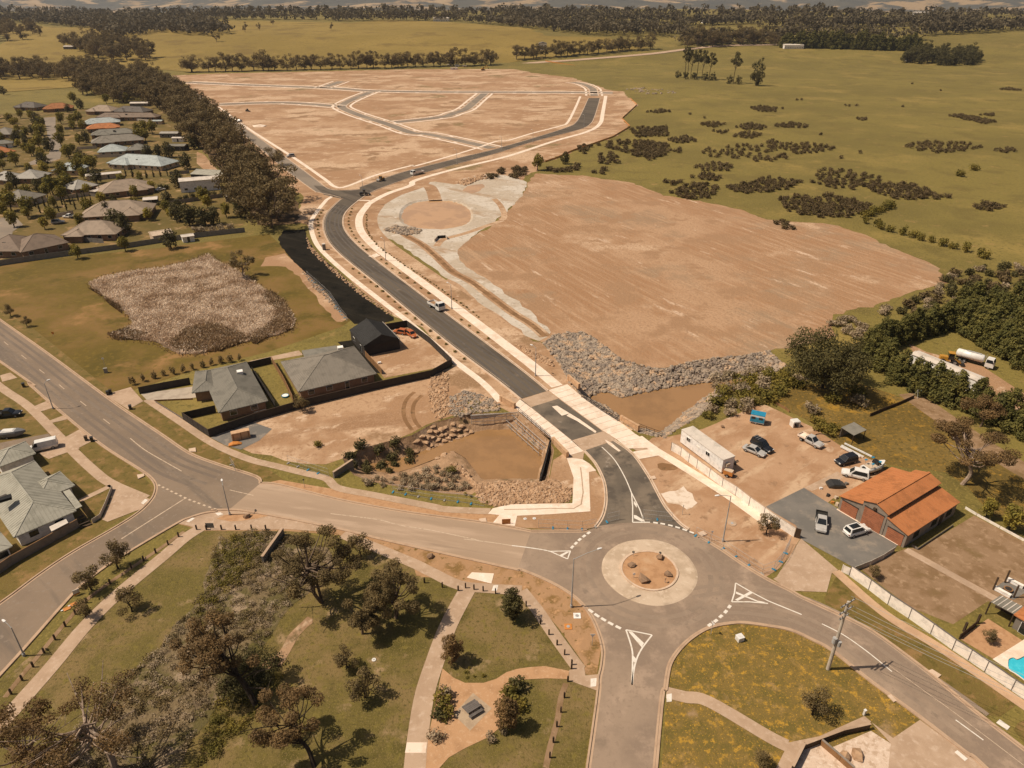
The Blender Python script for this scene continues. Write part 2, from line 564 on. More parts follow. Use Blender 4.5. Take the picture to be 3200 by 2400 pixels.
# bare earth: the new estate, the road corridor and the cleared field
EST = W('D:372,163 470,159 700,154 1000,147 1070,141;D:1154,158 1237,168 1321,196 1346,197 1361,214;D:1376,227 1343,257 1361,274 1323,297 1236,327 1173,352 1148,376 1100,400 1000,420 900,430 870,410 800,415 740,440 700,500 640,480 655,425 600,385 560,345 500,285 440,215 410,190')
sheet('estate_earth', jag(EST, 2.0, 5), .012, 'soil')
FLD = W('D:1148,377 1198,374 1323,389 1373,397 1451,429 1600,452 1700,480 1770,478 1880,510 1990,556 2052,592 2030,605 1960,640 1880,665 1810,690 1750,740 1690,765;f:2212,545 1800,605 1330,695 1180,695 950,625 780,495 620,388 480,385 380,395;D:1150,735 1120,740 1050,700 960,620 940,560 1000,520 1080,480 1110,430')
sheet('cleared_field', jag(jag(FLD, 3.0, 14, 2), .9, 3, 3), .016, 'field_soil', [R_RIM])
RE_ = W('f:2212,540 2000,580 1800,600 1600,625 1430,665 1330,690 1180,690 1060,650 950,620 860,555 780,490 700,430 620,385 480,388 380,400 270,470')
_m = offset(RE_, 1.5)[6]
_sg = -1 if inside(_m.x, _m.y, R_RIM) else 1
ribbon('field_rim_earth', RE_, _sg * .05, _sg * 5.5, .0185, 'field_soil')
CLY = W('e:950,300 1000,180 1080,100 1250,20;D:880,408 905,395 940,392 985,400 1000,385 1060,375 1100,380 1140,395 1130,420 1105,445 1080,470 1050,490 1010,520 985,545 1000,570 1060,610 1130,660 1195,720 1170,735 1150,735 1100,700 1040,655 980,610 930,575 880,540 840,515 812,490')
sheet('clay_basin', jag(CLY, .8, 4, 3), .022, 'clay', [D_RIM])
sheet('clay_haul_track', [p for p in offset(catmull(W('D:900,398 925,402 935,415 940,432')), 3)] + offset(catmull(W('D:900,398 925,402 935,415 940,432')), -3)[::-1], .028, 'soil')
DRN = catmull(fwd(W('e:1260,350 1320,390 1430,450 1560,560 1700,690 1850,770 1960,850 2212,1040;f:0,180 160,310 290,420')), 4)
ribbon('drain_channel', DRN, -1.7, 1.7, .027, 'verge_soil' if 'verge_soil' in MT else 'soil')
MT['wet_soil'] = M('damp_soil', (134, 98, 64), [((150, 112, 76), .3, .45, .6), ((112, 84, 54), .5, .52, .66)], bump=.05)
ribbon('damp_drain_bed', DRN, -.8, .9, .031, 'wet_soil')
ribbon('damp_swale', catmull(W('e:1560,470 1620,410 1800,360 2000,290 2140,230 2120,130 2060,60'), 4), -1.3, 1.3, .029, 'soil')
# corridor of earth each side of the new road down to the creek
COR = W('D:700,430 655,470 690,540 770,620 860,690 905,700 985,785 960,815 1000,860 1060,870 1112,893 1187,951 1245,980 1250,1080 1200,1092 1060,1096 1030,1080 1018,1068 1040,1053 1100,1047 1184,1042 1200,975 1300,960 1330,945;f:1090,1250 950,1165 590,930 500,830 400,640 270,470;D:1120,735 1000,650 900,580 800,500 790,470 800,440 850,415 800,405')
sheet('road_corridor_earth', jag(COR, .2, 6, 4), .030, 'soil', [L_RIM, R_RIM])
LOT = W('D:452,948 540,905 640,868 780,835 935,806 985,792 1010,850 1005,888 935,911 889,940 780,968 738,989 700,1000 640,1006 590,985 530,972')
sheet('dirt_lot', jag(LOT, .5, 4, 5), .020, 'soil', [L_RIM])
SHY = W('i:1640,440 1530,310 1800,150 1830,190 1990,150 2420,480 2212,560 1800,640')
sheet('shed_yard_earth', SHY, .024, 'soil')
YRD = W('k:100,330 360,300 560,250 700,190 960,60 1080,40 1150,60 1290,150 1500,240 1640,330 1760,420 2000,500 2140,600 1960,800 1740,800 1600,900 1380,1180 1180,1530 1050,1520 880,1420 700,1300 500,1180 350,1070 200,890 100,700 0,540 -60,440')
sheet('storage_yard_earth', jag(YRD, .3, 4, 6), .018, 'yard_soil')
sheet('spilled_lime', jag(W('k:190,800 260,770 340,790 400,740 440,800 480,840 500,900 440,930 380,935 330,900 220,870'), .5, 1.5, 7), .034, M('lime_spill', (226, 204, 180), [((206, 178, 150), .6, .48, .64)]))
sheet('wet_patch', jag(W('k:160,560 220,540 300,560 330,600 250,615 170,600'), .3, 1.2, 8), .034, 'wet_soil')
sheet('black_liner', jag(W('e:190,410 240,330 430,325 440,400 520,520 760,740 960,930 1180,1080 1200,1110 1090,1135 850,1140 700,1005 640,900 500,765 350,625 230,490'), .25, 2, 9), .040, 'liner', label='black ground liner sheet beside the new road', kind='structure')
sheet('bare_bank', jag(W('e:100,560 250,530 350,620 500,760 640,900 720,1020 800,1100 700,1130 560,960 400,760 250,640 40,640'), .6, 3, 10), .014, 'soil')
sheet('belt_litter', jag(W('D:660,480 640,430 590,375 530,330 470,260 410,195 330,170 300,200 400,270 440,330 500,390 530,450 560,490'), 1, 8, 11), .008, M('leaf_litter', (110, 84, 54), [((88, 68, 44), .1, .42, .6), ((134, 104, 66), .2, .54, .7)]))
sheet('estate_gardens', W('D:-60,250 120,240 330,222 400,275 430,330 500,400 540,470 520,490 350,520 0,575 -60,585'), .006, M('garden_grass', (116, 94, 48), [((100, 84, 38), .06, .42, .58), ((148, 116, 72), .09, .54, .66), ((166, 134, 96), .16, .58, .68)]))
sheet('track_beside_belt', [p for p in W('a:1700,620 1760,640 1900,800 1960,880 1880,880 1700,720')], .012, 'soil')
# near park and lawns
PRK = W('D:-150,600 60,700 240,845 290,842 420,800 580,760 740,705 760,690 740,640 640,560 580,505 350,535 100,560 -150,590')
sheet('basin_lawn', PRK, .010, M('basin_lawn', (104, 84, 30), [((126, 96, 50), .035, .42, .58), ((92, 76, 24), .06, .5, .64), ((150, 112, 66), .05, .56, .68), ((116, 94, 36), .6, .5, .68)], bump=.06, bscale=4, alb=.95), holes=())
sheet('park_lawn', W('D:-200,1650 0,1470 300,1230 440,1140 560,1130 720,1165 933,1190 1106,1230 1200,1270 1260,1330 1295,1400 1290,1480 1262,1660 1240,1900 -200,2200'), .010, 'lawn')
sheet('corner_lawn', W('n:1340,1510 1370,1310 1450,1190 1560,1090 1700,1010 1850,975 2000,962 2212,990;m:60,430 200,480 400,570 560,660 900,930 1300,1220;D:2100,1640 2100,1800 1420,1800'), .010, 'lawn_flower')
sheet('left_verge', W('D:-150,590 0,695 230,862 285,903 410,983 530,1030 640,1055 560,1000 480,955 330,860 240,845 60,700'), .014, 'verge_grass')
sheet('left_front_gardens', W('D:-150,675 0,779 150,890 330,1050 330,1070 290,1100 0,1302 -150,1400'), .009, 'verge_grass')
sheet('meadow', jag(W('D:1660,870 1740,830 1860,830 1960,860 2060,920 2212,1000 2300,1060 2300,1200 2160,1120 2050,1020 1960,1010 1880,1000 1820,960 1740,900'), .8, 4, 12), .011, M('yellow_meadow', (110, 88, 40), [((124, 100, 50), .08, .44, .6), ((156, 118, 46), .35, .54, .68), ((170, 128, 46), .09, .58, .72), ((166, 124, 44), 1.6, .56, .66), ((92, 76, 34), 1.2, .5, .66)], bump=.1, bscale=3))
sheet('truck_lane_earth', W('D:1960,740 2000,760 2120,790 2212,850 2400,950 2400,1010 2160,900 2110,850 1990,790'), .013, 'soil')
sheet('back_lane_earth', offset(catmull(W('D:1960,850 2060,920 2140,975 2300,1070')), -3) + offset(catmull(W('D:1960,850 2060,920 2140,975 2300,1070')), 2.4)[::-1], .015, 'dry_lawn')
sheet('dry_back_lawn', W('l:1180,1150 1340,1130 1780,860 2212,1090 2500,1260 2500,1700 2212,1700 1900,1600 1600,1800 1240,1659 1000,1480 800,1320 1060,1200'), .016, 'dry_lawn')
sheet('east_verge', W('m:500,240 480,200 590,0 640,20 1000,330 1500,640 2212,1130 2150,1110 2000,1220 1870,1190 1500,930 1300,770 900,490 700,350'), .017, 'verge_grass')
sheet('east_verge_end', W('m:2120,1330 2160,1270 2300,1200 2500,1400 2400,1560 2212,1440'), .017, 'verge_grass')
sheet('roadside_clay', W('p:-10,372 140,300 400,268 800,285 1440,430 1760,510 2212,620;n:0,495 100,515 300,600 480,700 600,800 690,920 740,1050 770,1180 730,1420 620,1400 620,1310 400,1000 120,680 20,660;o:1230,130 900,75 280,0;p:2050,740 1760,620 1440,480 950,440 240,440'), .020, M('roadside_clay', (172, 132, 94), [((132, 100, 56), .4, .5, .62), ((192, 146, 104), .8, .5, .7), ((112, 90, 44), .9, .58, .68)], bump=.05))
sheet('north_verge_clay', W('p:760,30 900,0 1250,60 1700,130 2212,240;j:0,1150 400,1210 700,1235 760,1255 860,1270 800,1340 400,1290 0,1240'), .020, 'sand')
sheet('island_corner_clay', W('j:1010,1275 1640,1240 1630,900 1690,890 1770,1000 1775,1150 1750,1290 1690,1375 1560,1405 1100,1385 990,1375'), .036, 'soil')

# ------------------------------------------------------------------ roads
ZA = .046
NL = catmull(W('c:1490,350 1462,410 1430,480 1380,560 1300,605 1000,700 650,800 400,860 0,960;b:1850,960 1560,1065'), 4)
NR = catmull(W('c:1590,350 1578,400 1540,520 1500,580 1400,625 1000,730 720,820 350,920 0,1015;b:2000,980 1700,1090 1550,1180;e:780,170 752,250 770,330 850,430 1000,560 1500,940;f:0,640 310,890'), 4)
NL2 = catmull(W('e:735,62 680,110 600,200 580,300 620,420 730,545 990,755 1290,1005 1690,1330 2100,1640;j:1040,270'), 4)
SIDE_U = catmull(W('b:1560,1085 1400,1094 1330,1090 1270,1070 1200,1015 960,836 700,646 340,395 250,330 130,235'), 4)
SIDE_L = catmull(W('b:1400,1155 1300,1130 1200,1110 1150,1085 880,885 600,650 310,452 200,380 90,280'), 4)
road_n = sheet('new_road', NL + SIDE_U[:1] + [P(738, 430)] + NL2 + NR[::-1], ZA, 'new_asphalt')
kerb(NL, road_n, 1, ZA, 'kerb_new')
kerb(NL2, road_n, 1, ZA, 'kerb_new')
kerb(NR, road_n, -1, ZA, 'kerb_new')
road_s = sheet('estate_side_street', SIDE_U + SIDE_L[::-1], ZA + .004, 'street_seal')
kerb(SIDE_U, road_s, 1, ZA, 'kerb_new')
kerb(SIDE_L, road_s, -1, ZA, 'kerb_new')
sheet('fresh_seal_patch', W('b:1160,1050 1260,1060 1330,1085 1480,1095 1570,1085 1500,1130 1400,1165 1250,1130'), ZA + .01, 'new_asphalt')

sheet('bridge_threshold', W('f:70,967 310,893 400,957 160,1032'), ZA + .004, 'concrete')
road_b = sheet('bridge_road', W('f:160,1030 400,955 785,1240 510,1320'), ZA, 'asphalt_dusty')
sheet('south_threshold', W('f:510,1320 785,1240 905,1312 620,1408'), ZA + .004, 'concrete')
SL = catmull(W('f:620,1405;j:1600,725 1690,830 1760,980 1778,1120 1765,1230 1735,1310 1690,1372'), 4)
SR = catmull(W('f:885,1318 1050,1440 1190,1640;k:100,700 200,890 270,985 350,1070 420,1120'), 4)
ARC = catmull(W('n:650,160 740,128 830,110 1040,92 1200,95 1350,125 1500,170 1620,222'), 3)
road_a = sheet('approach_road', SL + ARC[1:-1] + SR[::-1], ZA, 'asphalt_dusty')
kerb(SL, road_a, 1, ZA, 'kerb_new')
kerb(SR, road_a, -1, ZA, 'kerb_new')

OLD_U = catmull(W('D:-220,537 0,691;d:400,1110 900,1480;h:1100,240 1400,440 1640,600 1900,700 2212,800;p:730,30'), 4)
OLD_L = catmull(W('D:-220,628 0,781;d:300,1400;h:260,10 800,470 1200,735 1290,800 1338,860 1345,920 1310,1000 1200,1110 1000,1240 620,1460 330,1655;q:0,240;D:-200,1440'), 4)
SDE_R = catmull(W('D:-200,1660 0,1459;q:560,232 700,88;h:830,1640 1050,1490 1530,1205 1640,1155 1760,1118 1870,1100;p:300,262 460,258'), 4)
road_o = sheet('old_road', OLD_U + SDE_R[::-1] + OLD_L[::-1], ZA, 'old_asphalt')
kerb(OLD_U, road_o, -1, ZA)
kerb(OLD_L, road_o, 1, ZA)
kerb(SDE_R, road_o, 1, ZA)
PAL_U = catmull(W('p:730,30 900,45 1400,170;j:0,1238 400,1295 760,1343;n:165,168'), 4)
PAL_L = catmull(W('p:460,258 600,268 950,330 1440,430 1760,510 2212,612;n:0,490 50,496'), 4)
road_p = sheet('resealed_road', PAL_U + PAL_L[::-1], ZA, 'pale_asphalt')
kerb(PAL_U, road_p, -1, ZA)
kerb(PAL_L, road_p, 1, ZA)
RB_T = catmull(W('n:165,168 400,168 600,168 650,160'), 3)
RB_R = catmull(W('n:1620,222;k:520,1184 700,1293 900,1430 1100,1550 1300,1650;m:300,190 600,330 900,480 1300,770 1500,930 1800,1180 2212,1500;D:2420,1780'), 4)
RB_B = catmull(W('D:2420,1950;m:1880,1659 1700,1520 1300,1210 900,920 560,650 400,560 200,470;n:2212,985 2000,958 1850,968 1700,1003 1560,1083 1450,1185 1370,1305 1340,1430 1325,1540 1290,1659;D:1395,1900'), 4)
RB_L = catmull(W('D:1236,1900;n:735,1659 752,1450 774,1350 786,1250 783,1170 750,1050 690,912 600,792 480,692 300,592 100,508 50,496'), 4)
ISL = catmull(W('n:768,490 785,400 850,320 960,260 1110,236 1260,243 1400,290 1520,380 1590,480 1611,560 1590,650 1520,735 1400,795 1260,818 1100,795 960,735 850,650 790,570'), 3, True)
road_r = sheet('roundabout_road', RB_T + ARC[1:-1] + RB_R + RB_B + RB_L, ZA, 'mid_asphalt')
kerb(RB_T, road_r, -1, ZA)
kerb(RB_R, road_r, -1, ZA)
kerb(RB_B, road_r, -1, ZA)
kerb(RB_L, road_r, -1, ZA)
# the central island: mountable apron, inner kerb ring, mulch
isl_c = sum((p for p in ISL), Vector()) / len(ISL)
apr = bpy.data.objects.new('roundabout_island', None)
COL.objects.link(apr)
apr.location = isl_c
tag(apr, 'round concrete traffic island with an orange mulch centre', 'traffic island')
INN = catmull(W('n:955,470 975,410 1040,360 1130,345 1250,355 1350,405 1410,470 1425,530 1395,600 1320,650 1220,665 1110,640 1020,590 970,530'), 3, True)
n_ = len(ISL)
mid = [ISL[i].lerp(isl_c, .06) for i in range(n_)]
ring_in = [Vector(isl_c) + (ISL[i] - isl_c) * .60 for i in range(n_)]
vs = [(p.x, p.y, ZA - .02) for p in ISL] + [(p.x, p.y, ZA + .06) for p in mid] + [(p.x, p.y, ZA + .12) for p in ring_in]
fs = []
for k in range(2):
    for q in range(n_):
        fs.append((k * n_ + q, k * n_ + (q + 1) % n_, (k + 1) * n_ + (q + 1) % n_, (k + 1) * n_ + q))
fs = [f[::-1] for f in fs]
mobj('apron', vs, fs, M('apron_concrete', (204, 178, 150), [((186, 160, 132), .25, .42, .6), ((168, 144, 120), .12, .56, .68), ((214, 190, 162), .8, .52, .7)]), apr)
r0, r1 = ring_in, [Vector(isl_c) + (ISL[i] - isl_c) * .555 for i in range(n_)]
vs = [(p.x, p.y, ZA + .10) for p in r0] + [(p.x, p.y, ZA + .27) for p in r0] + [(p.x, p.y, ZA + .27) for p in r1] + [(p.x, p.y, ZA + .1) for p in r1]
fs = [(k * n_ + q, (k + 1) * n_ + q, (k + 1) * n_ + (q + 1) % n_, k * n_ + (q + 1) % n_) for k in range(3) for q in range(n_)]
fs = [f[::-1] for f in fs] if False else fs
mobj('kerb_ring', vs, fs, 'kerb_new', apr)
vs = [(p.x, p.y, ZA + .2) for p in r1] + [(isl_c.x, isl_c.y, ZA + .45)]
mobj('mulch_bed', vs, [(q, (q + 1) % n_, n_) for q in range(n_)][::1] if True else [], 'sand', apr, smooth=True)

# estate streets far off
def street(name, spec, w=7.5, mat='street_seal', z=ZA - .006, foot=(6.5, 8.6), sides=(1, -1)):
    c = catmull(fwd(W(spec)), 4)
    o = ribbon(name, c, -w / 2, w / 2, z, mat)
    for s in sides:
        kerb(offset(c, s * w / 2), o, s, z, 'kerb_new', w=.6, gut=.5)
        ribbon('footpath', c, s * foot[0], s * foot[1], z + .02, 'concrete_new', o)
    pts = resample(c, 19.0)
    for q, p in enumerate(pts[1:-1]):
        for s in sides:
            if random.random() < .62:
                t = (pts[q + 2] - pts[q]).normalized()
                nrm = Vector((t.y, -t.x, 0)) * s
                a = p + nrm * (w / 2 + .3)
                b = p + nrm * (foot[1] + .3)
                hwid = 1.7
                mobj('driveway_crossing', [(a - t * hwid) + Vector((0, 0, z + .03)), (a + t * hwid) + Vector((0, 0, z + .03)), (b + t * hwid) + Vector((0, 0, z + .03)), (b - t * hwid) + Vector((0, 0, z + .03))], [(0, 1, 2, 3) if s < 0 else (3, 2, 1, 0)], 'concrete_new', o)
    return o


street('far_estate_street', 'b:60,158 600,182 1300,208 1650,232 2212,242;c:0,294 700,299 1400,302 1700,306', 11, foot=(8, 11))
street('upper_estate_street', 'b:345,350 800,334 1100,345 1380,368', 10, foot=(7.5, 10))
street('crossing_estate_street', 'b:1670,236 1500,305 1410,355 1420,385 1550,440 1800,520 2000,592;c:0,640 100,662 350,712 660,782', 8)
street('short_estate_street', 'b:1850,505 2100,480;c:0,528 250,508 330,480 430,445 520,370 600,305', 8)
street('far_stub_street', 'b:1240,205 1330,175 1400,150', 9, foot=(8, 10))
street('end_street', 'c:1540,330 1535,300 1520,265 1440,228 1340,212', 8, 'street_seal')

# footpaths beside the new road
def path(name, spec, a, b, mat='concrete_new', z=.056, n=5, label=None):
    c = catmull(fwd(W(spec)), n)
    return ribbon(name, c, a, b, z, mat)


path('shared_path', 'c:1640,330 1615,470 1590,570 1480,640 1200,720 800,850 350,960 0,1060;b:2000,1050 1800,1120 1650,1200;e:960,120 900,200 890,280 920,360 1010,460 1150,570 1700,975;f:0,535 200,690 390,850', -1.5, 1.5)
path('narrow_footpath', 'b:1330,1140 1280,1170;e:600,80 520,180 475,270 500,400 580,520 800,720 1080,940 1300,1110 1500,1280 1700,1450 1960,1650;j:640,110 870,290', -.9, .9)
path('field_side_footpath', 'c:1420,335 1370,450 1310,560 1250,590 1000,655 800,715 700,722;c:560,770 300,850 0,935;b:2000,880 1700,960 1440,1060 1340,1058 1250,990 960,790 600,560 340,370', -1.0, 1.0, z=.05)
path('far_side_link_path', 'e:880,72 990,76', -.8, .8)
sheet('path_pad', W('e:970,555 1040,530 1075,550 1020,570'), .058, 'concrete_new')
# driveway crossings on the side street
for q in range(9):
    t = q / 9
    a = W1('b:%f,%f' % (480 + 760 * t, 490 + 540 * t))
    b = W1('b:%f,%f' % (530 + 770 * t, 480 + 540 * t))
ribbon('road_edge_line', offset(NL2, -.75)[6:-3], -.05, .05, ZA + .007, 'paint_worn', road_n)

ribbon('path_side_earth', catmull(fwd(W('c:0,1060;b:2000,1050 1800,1120 1650,1200;e:960,120 900,200 890,280 920,360 1010,460 1150,570 1700,975;f:0,535')), 5), -7.5, -1.4, .034, 'soil')
sheet('upper_basin_water', jag(W('c:400,1150 440,1112 500,1098 565,1092 600,1108 545,1158 470,1176'), .3, 2, 21), .034, 'pond_water')
for a_ in ('i:2060,760 1990,830 1965,920 1985,1010 2040,1090', 'i:2125,790 2065,850 2045,930 2065,1010 2110,1070'):
    ribbon('wheel_rut', catmull(W(a_), 5), -.45, .45, .028, 'wet_soil')
# bridge decks of concrete slabs
def slab_run(parent, A, B, n, z=.075, mat='concrete_new', th=.07, gap=.03):
    """footway of n concrete slabs between two edge lines"""
    A, B = [Vector(p) for p in A], [Vector(p) for p in B]

    def at(L, t):
        d = [0]
        for a, b in zip(L[:-1], L[1:]):
            d.append(d[-1] + (b - a).length)
        s = t * d[-1]
        for q in range(len(L) - 1):
            if s <= d[q + 1] or q == len(L) - 2:
                return L[q].lerp(L[q + 1], (s - d[q]) / (d[q + 1] - d[q]))
    for q in range(n):
        t0, t1 = (q + gap) / n, (q + 1 - gap * .2) / n
        MB().prism([at(A, t0), at(A, t1), at(B, t1), at(B, t0)], z - th, z).build('slab', mat, parent, True)


deck_r = sheet('bridge_footway', W('f:312,888 392,852 478,828 592,926 950,1170 1065,1262 1260,1385 1100,1420 905,1312 785,1238 402,955'), .050, 'kerb')
slab_run(deck_r, W('f:316,884 405,952 788,1236 905,1308'), W('f:478,834 592,932 952,1174 1064,1262'), 11, .085)
slab_run(deck_r, W('f:905,1308 1000,1390'), W('f:1064,1262 1250,1380'), 3, .085)
deck_l = sheet('west_bridge_footway', W('j:958,250 1040,268 1132,340 1502,640 1592,722 1580,800 1440,790 1310,610 1020,372 985,330'), .050, 'kerb')
slab_run(deck_l, W('j:1035,272 1128,342 1498,642 1585,722'), W('j:985,325 1022,374 1306,612 1436,765'), 11, .085)
Lp = W('j:1440,775 1575,790 1640,830 1695,888 1632,900 1645,1240 1300,1265 1012,1278 992,1368 800,1342 858,1272 762,1262 800,1215 950,1180 1490,1170 1500,950')
lpath = sheet('new_corner_footpath', Lp, .060, 'concrete_new')
ribbon('path_edge_groove', catmull(W('j:1560,860 1565,1180 1300,1215 900,1225'), 3), -.12, .12, .066, 'concrete', lpath)
path('east_new_footpath', 'f:1090,1290 1230,1395;k:60,390 350,565 760,825 1110,1075', -1.0, 1.0, 'concrete_new', .062)
sheet('kerb_ramp', W('f:1030,1420 1240,1385 1310,1440 1100,1480'), .064, 'concrete_new')
path('north_footpath', 'h:1270,135 1560,330 1850,520 2150,650;i:640,1330 860,1400;i:1100,1460 1300,1510;p:1100,10 1400,70 1700,130 2212,230;j:60,1180 400,1222 780,1240', -.85, .85, 'concrete', .056)
sheet('driveway_apron', W('h:905,92 1130,28 1238,150 1108,222'), .060, 'concrete')
sheet('house_driveway', W('h:1215,85 1690,20 1735,112 1640,125 1340,142 1270,140'), .058, M('driveway_concrete', (184, 166, 144), [((168, 150, 130), .4, .45, .62)]))
path('west_footpath', 'D:-80,770;h:0,25 260,205 600,550 800,740 960,860 1260,990', -.95, .95, 'concrete', .056)
for s_ in ('h:270,205 400,150 465,205 320,248', 'h:390,332 570,265 610,300 418,345', 'h:545,472 690,392 815,485 660,565', 'd:0,1310 90,1285 150,1330 20,1365'):
    sheet('west_driveway', W(s_), .060, 'concrete')
sheet('corner_ramp', W('h:975,890 1240,972 1312,1002 1218,1082 930,1192 880,1172 955,1010'), .060, 'concrete')
sheet('van_driveway', W('h:330,600 545,475 690,560 600,585 420,650'), .054, 'concrete')
sheet('van_parking_seal', W('h:0,510 420,430 500,520 300,600 0,640'), .050, 'old_asphalt')
ribbon('garden_edging_path', catmull(W('h:690,1010 960,880'), 2), -.6, .6, .056, 'concrete')
path('park_path', 'D:-120,1700;q:-60,1350 150,1120 450,780 750,420 1050,130;h:1400,1500 1600,1330 1740,1240', -1.15, 1.15, 'concrete', .056)
sheet('park_corner_paving', W('h:1530,1207 1640,1153 1760,1120 1880,1103;p:300,268 460,262 800,290 950,332 1100,360 1300,420 1300,450 950,425 800,432 240,436 130,402 60,385'), .054, 'concrete')
sheet('corner_mulch_bed', W('p:350,338 420,305 500,292 700,298 830,305 700,335 560,355 470,360'), .062, 'sand')
path('park_front_path', 'p:1440,470 1760,600 2050,720 2212,800;o:120,-30 280,10 650,80 900,108 1190,125', -1.0, 1.0, 'concrete', .057)
sheet('new_crossing_pad', W('o:715,15 760,-30 950,-20 928,68'), .062, 'concrete_new')
path('roundabout_side_path', 'o:1190,128 1320,290 1450,480 1600,690 1690,810', -.95, .95, 'concrete', .059)
sheet('south_ramp', W('o:1600,815 1725,765 1740,862 1862,850 1838,992 1600,905'), .062, 'concrete')
path('park_spine_path', 'o:720,118 560,420 440,740 340,1080 265,1659;D:890,1800', -1.3, 1.3, 'concrete', .055)
sheet('spine_path_slab', W('o:198,1440 372,1440 360,1530 182,1530'), .060, 'concrete_new')
GRV = W('o:505,800 600,880 700,925 860,925 970,890 1060,832 1150,805 1250,790 1390,780 1600,822 1590,892 1400,886 1180,898 1090,960 1010,1080 990,1200 1015,1300 900,1395 700,1490 560,1570 480,1659;D:930,1720 900,1720;o:350,1659 365,1500 395,1330 450,1080 480,920')
sheet('gravel_path', GRV, .050, 'gravel_path')
sheet('table_slab', W('o:770,1012 932,1145 745,1338 600,1200'), .058, M('table_slab', (184, 158, 128), [((170, 144, 116), .8, .45, .6)]))
path('south_verge_path', 'n:1335,1560 1500,1600 1700,1640;m:0,1385 170,1470', -.9, .9, 'concrete', .056)
sheet('wall_side_path', W('m:180,1440 440,1388 832,1212 892,1262 460,1402 300,1452 200,1659;D:1700,1700 1660,1700;m:70,1659'), .057, 'concrete')
sheet('garden_gravel', W('m:560,1480 890,1340 1060,1450 1040,1659;D:1900,1720 1740,1720;m:200,1659 300,1470 450,1420'), .050, M('pale_gravel', (214, 186, 160), [((190, 160, 132), 1.2, .48, .62), ((226, 202, 178), 2, .5, .7)], bump=.03, bscale=6))
sheet('south_driveway', W('m:892,1264 1080,1402 1312,1245 1560,1430 1880,1659;D:2160,1720 1880,1720;m:1040,1659 1060,1450'), .055, 'concrete')
path('east_footpath', 'k:1690,1480;m:600,-10 1000,322 1500,632 2212,1120;D:2330,1605', -.8, .8, M('pink_path', (194, 158, 124), [((182, 146, 114), .4, .45, .62)]), .058)
sheet('barn_driveway', W('k:1390,1198 1710,1470 1655,1500 1612,1662 1300,1650 1150,1547 1180,1530'), .057, 'concrete')
sheet('barn_forecourt', W('l:-30,790 310,622 600,800 1125,1105 1060,1205 780,1335 640,1255 285,1065 240,945'), .052, 'yard_seal')
ribbon('barn_apron', W('l:600,803 1130,1112'), -.5, .35, .060, 'concrete_new')
sheet('yard_slab_edge', W('l:310,622 600,480 680,520 380,650'), .030, 'concrete')
ribbon('garden_path', W('l:1190,1155 1980,1590'), -.7, .7, .040, 'concrete')
sheet('pool_paving', W('m:1940,720 2212,550;D:2330,1430 2330,1540;m:2212,905 2120,840'), .040, 'concrete_new', [POOL])
sheet('mulch_court', W('m:1650,540 1900,370 2200,560 1945,718'), .036, 'sand')
sheet('old_estate_street', W('a:300,330 480,320 480,420 500,520 540,590 520,680 400,720 220,740 210,730 300,690 420,640 440,590 410,480 400,400 370,350'), .030, 'street_seal')
sheet('old_estate_court', W('a:0,1190 130,1180 200,1250 110,1310 100,1360 0,1400 -200,1400 -200,1190'), .030, 'street_seal')

# creek basins: carved banks with muddy water standing in them
def basin(name, rim, wat, depth, mat, wmat, wname, step=1.6, powr=.8, lab=None):
    xs, ys = [p.x for p in rim], [p.y for p in rim]
    pts = []
    r = random.Random(3)
    yy = min(ys)
    while yy < max(ys):
        xx = min(xs)
        while xx < max(xs):
            X, Y = xx + r.uniform(-.3, .3) * step, yy + r.uniform(-.3, .3) * step
            if inside(X, Y, rim) and seg_dist(X, Y, rim) > .4:
                pts.append((X, Y))
            xx += step
        yy += step

    def zf(x, y):
        dr = seg_dist(x, y, rim)
        if dr < .02 or not inside(x, y, rim):
            return 0.0
        if inside(x, y, wat):
            return -depth - min(.6, seg_dist(x, y, wat) * .5)
        dw = seg_dist(x, y, wat)
        t = dr / (dr + dw + .01)
        return -depth * (t ** powr) + (math.sin(x * 2.3) * math.sin(y * 1.9)) * .12
    b = sheet(name, rim, 0.0, mat, extra=pts, zfun=zf)
    c = sum((Vector((p.x, p.y, 0)) for p in wat), Vector()) / len(wat)
    big = [c + (Vector((p.x, p.y, 0)) - c) * 1.06 for p in wat]
    w = sheet(wname, big, -depth, wmat)
    return zf


zR = basin('east_creek_bank', R_RIM, R_WAT, 3.0, 'rubble_bank', 'water', 'creek_water')
zL = basin('west_creek_bank', L_RIM, L_WAT, 3.0, 'bank', 'water', 'culvert_water')
basin('detention_bank', D_RIM, D_WAT, .5, 'clay', 'pond_water', 'detention_water', 2.5)
# swimming pool shell
pool_c = sum(POOL, Vector()) / len(POOL)
pl = thing('swimming_pool', 'blue kidney shaped swimming pool inside the pale paving', 'swimming pool', pool_c)
n_ = len(POOL)
vs = [(p.x, p.y, .04) for p in POOL] + [(p.x, p.y, -1.4) for p in POOL]
mobj('basin', vs, [(q, (q + 1) % n_, n_ + (q + 1) % n_, n_ + q) for q in range(n_)] + [tuple(range(n_, 2 * n_))], M('pool_lining', (120, 200, 220), rough=.4), pl)
mobj('coping', [(p.x, p.y, .10) for p in POOL] + [(pool_c.x + (p.x - pool_c.x) * 1.09, pool_c.y + (p.y - pool_c.y) * 1.09, .10) for p in POOL] + [(p.x, p.y, -.2) for p in POOL], [(q, n_ + q, n_ + (q + 1) % n_, (q + 1) % n_) for q in range(n_)] + [(q, (q + 1) % n_, 2 * n_ + (q + 1) % n_, 2 * n_ + q) for q in range(n_)], 'concrete_new', pl)
wp = M('pool_water', (62, 190, 206), [((84, 204, 216), .8, .46, .62)], rough=.08, spec=.5, bump=.01, bscale=3)
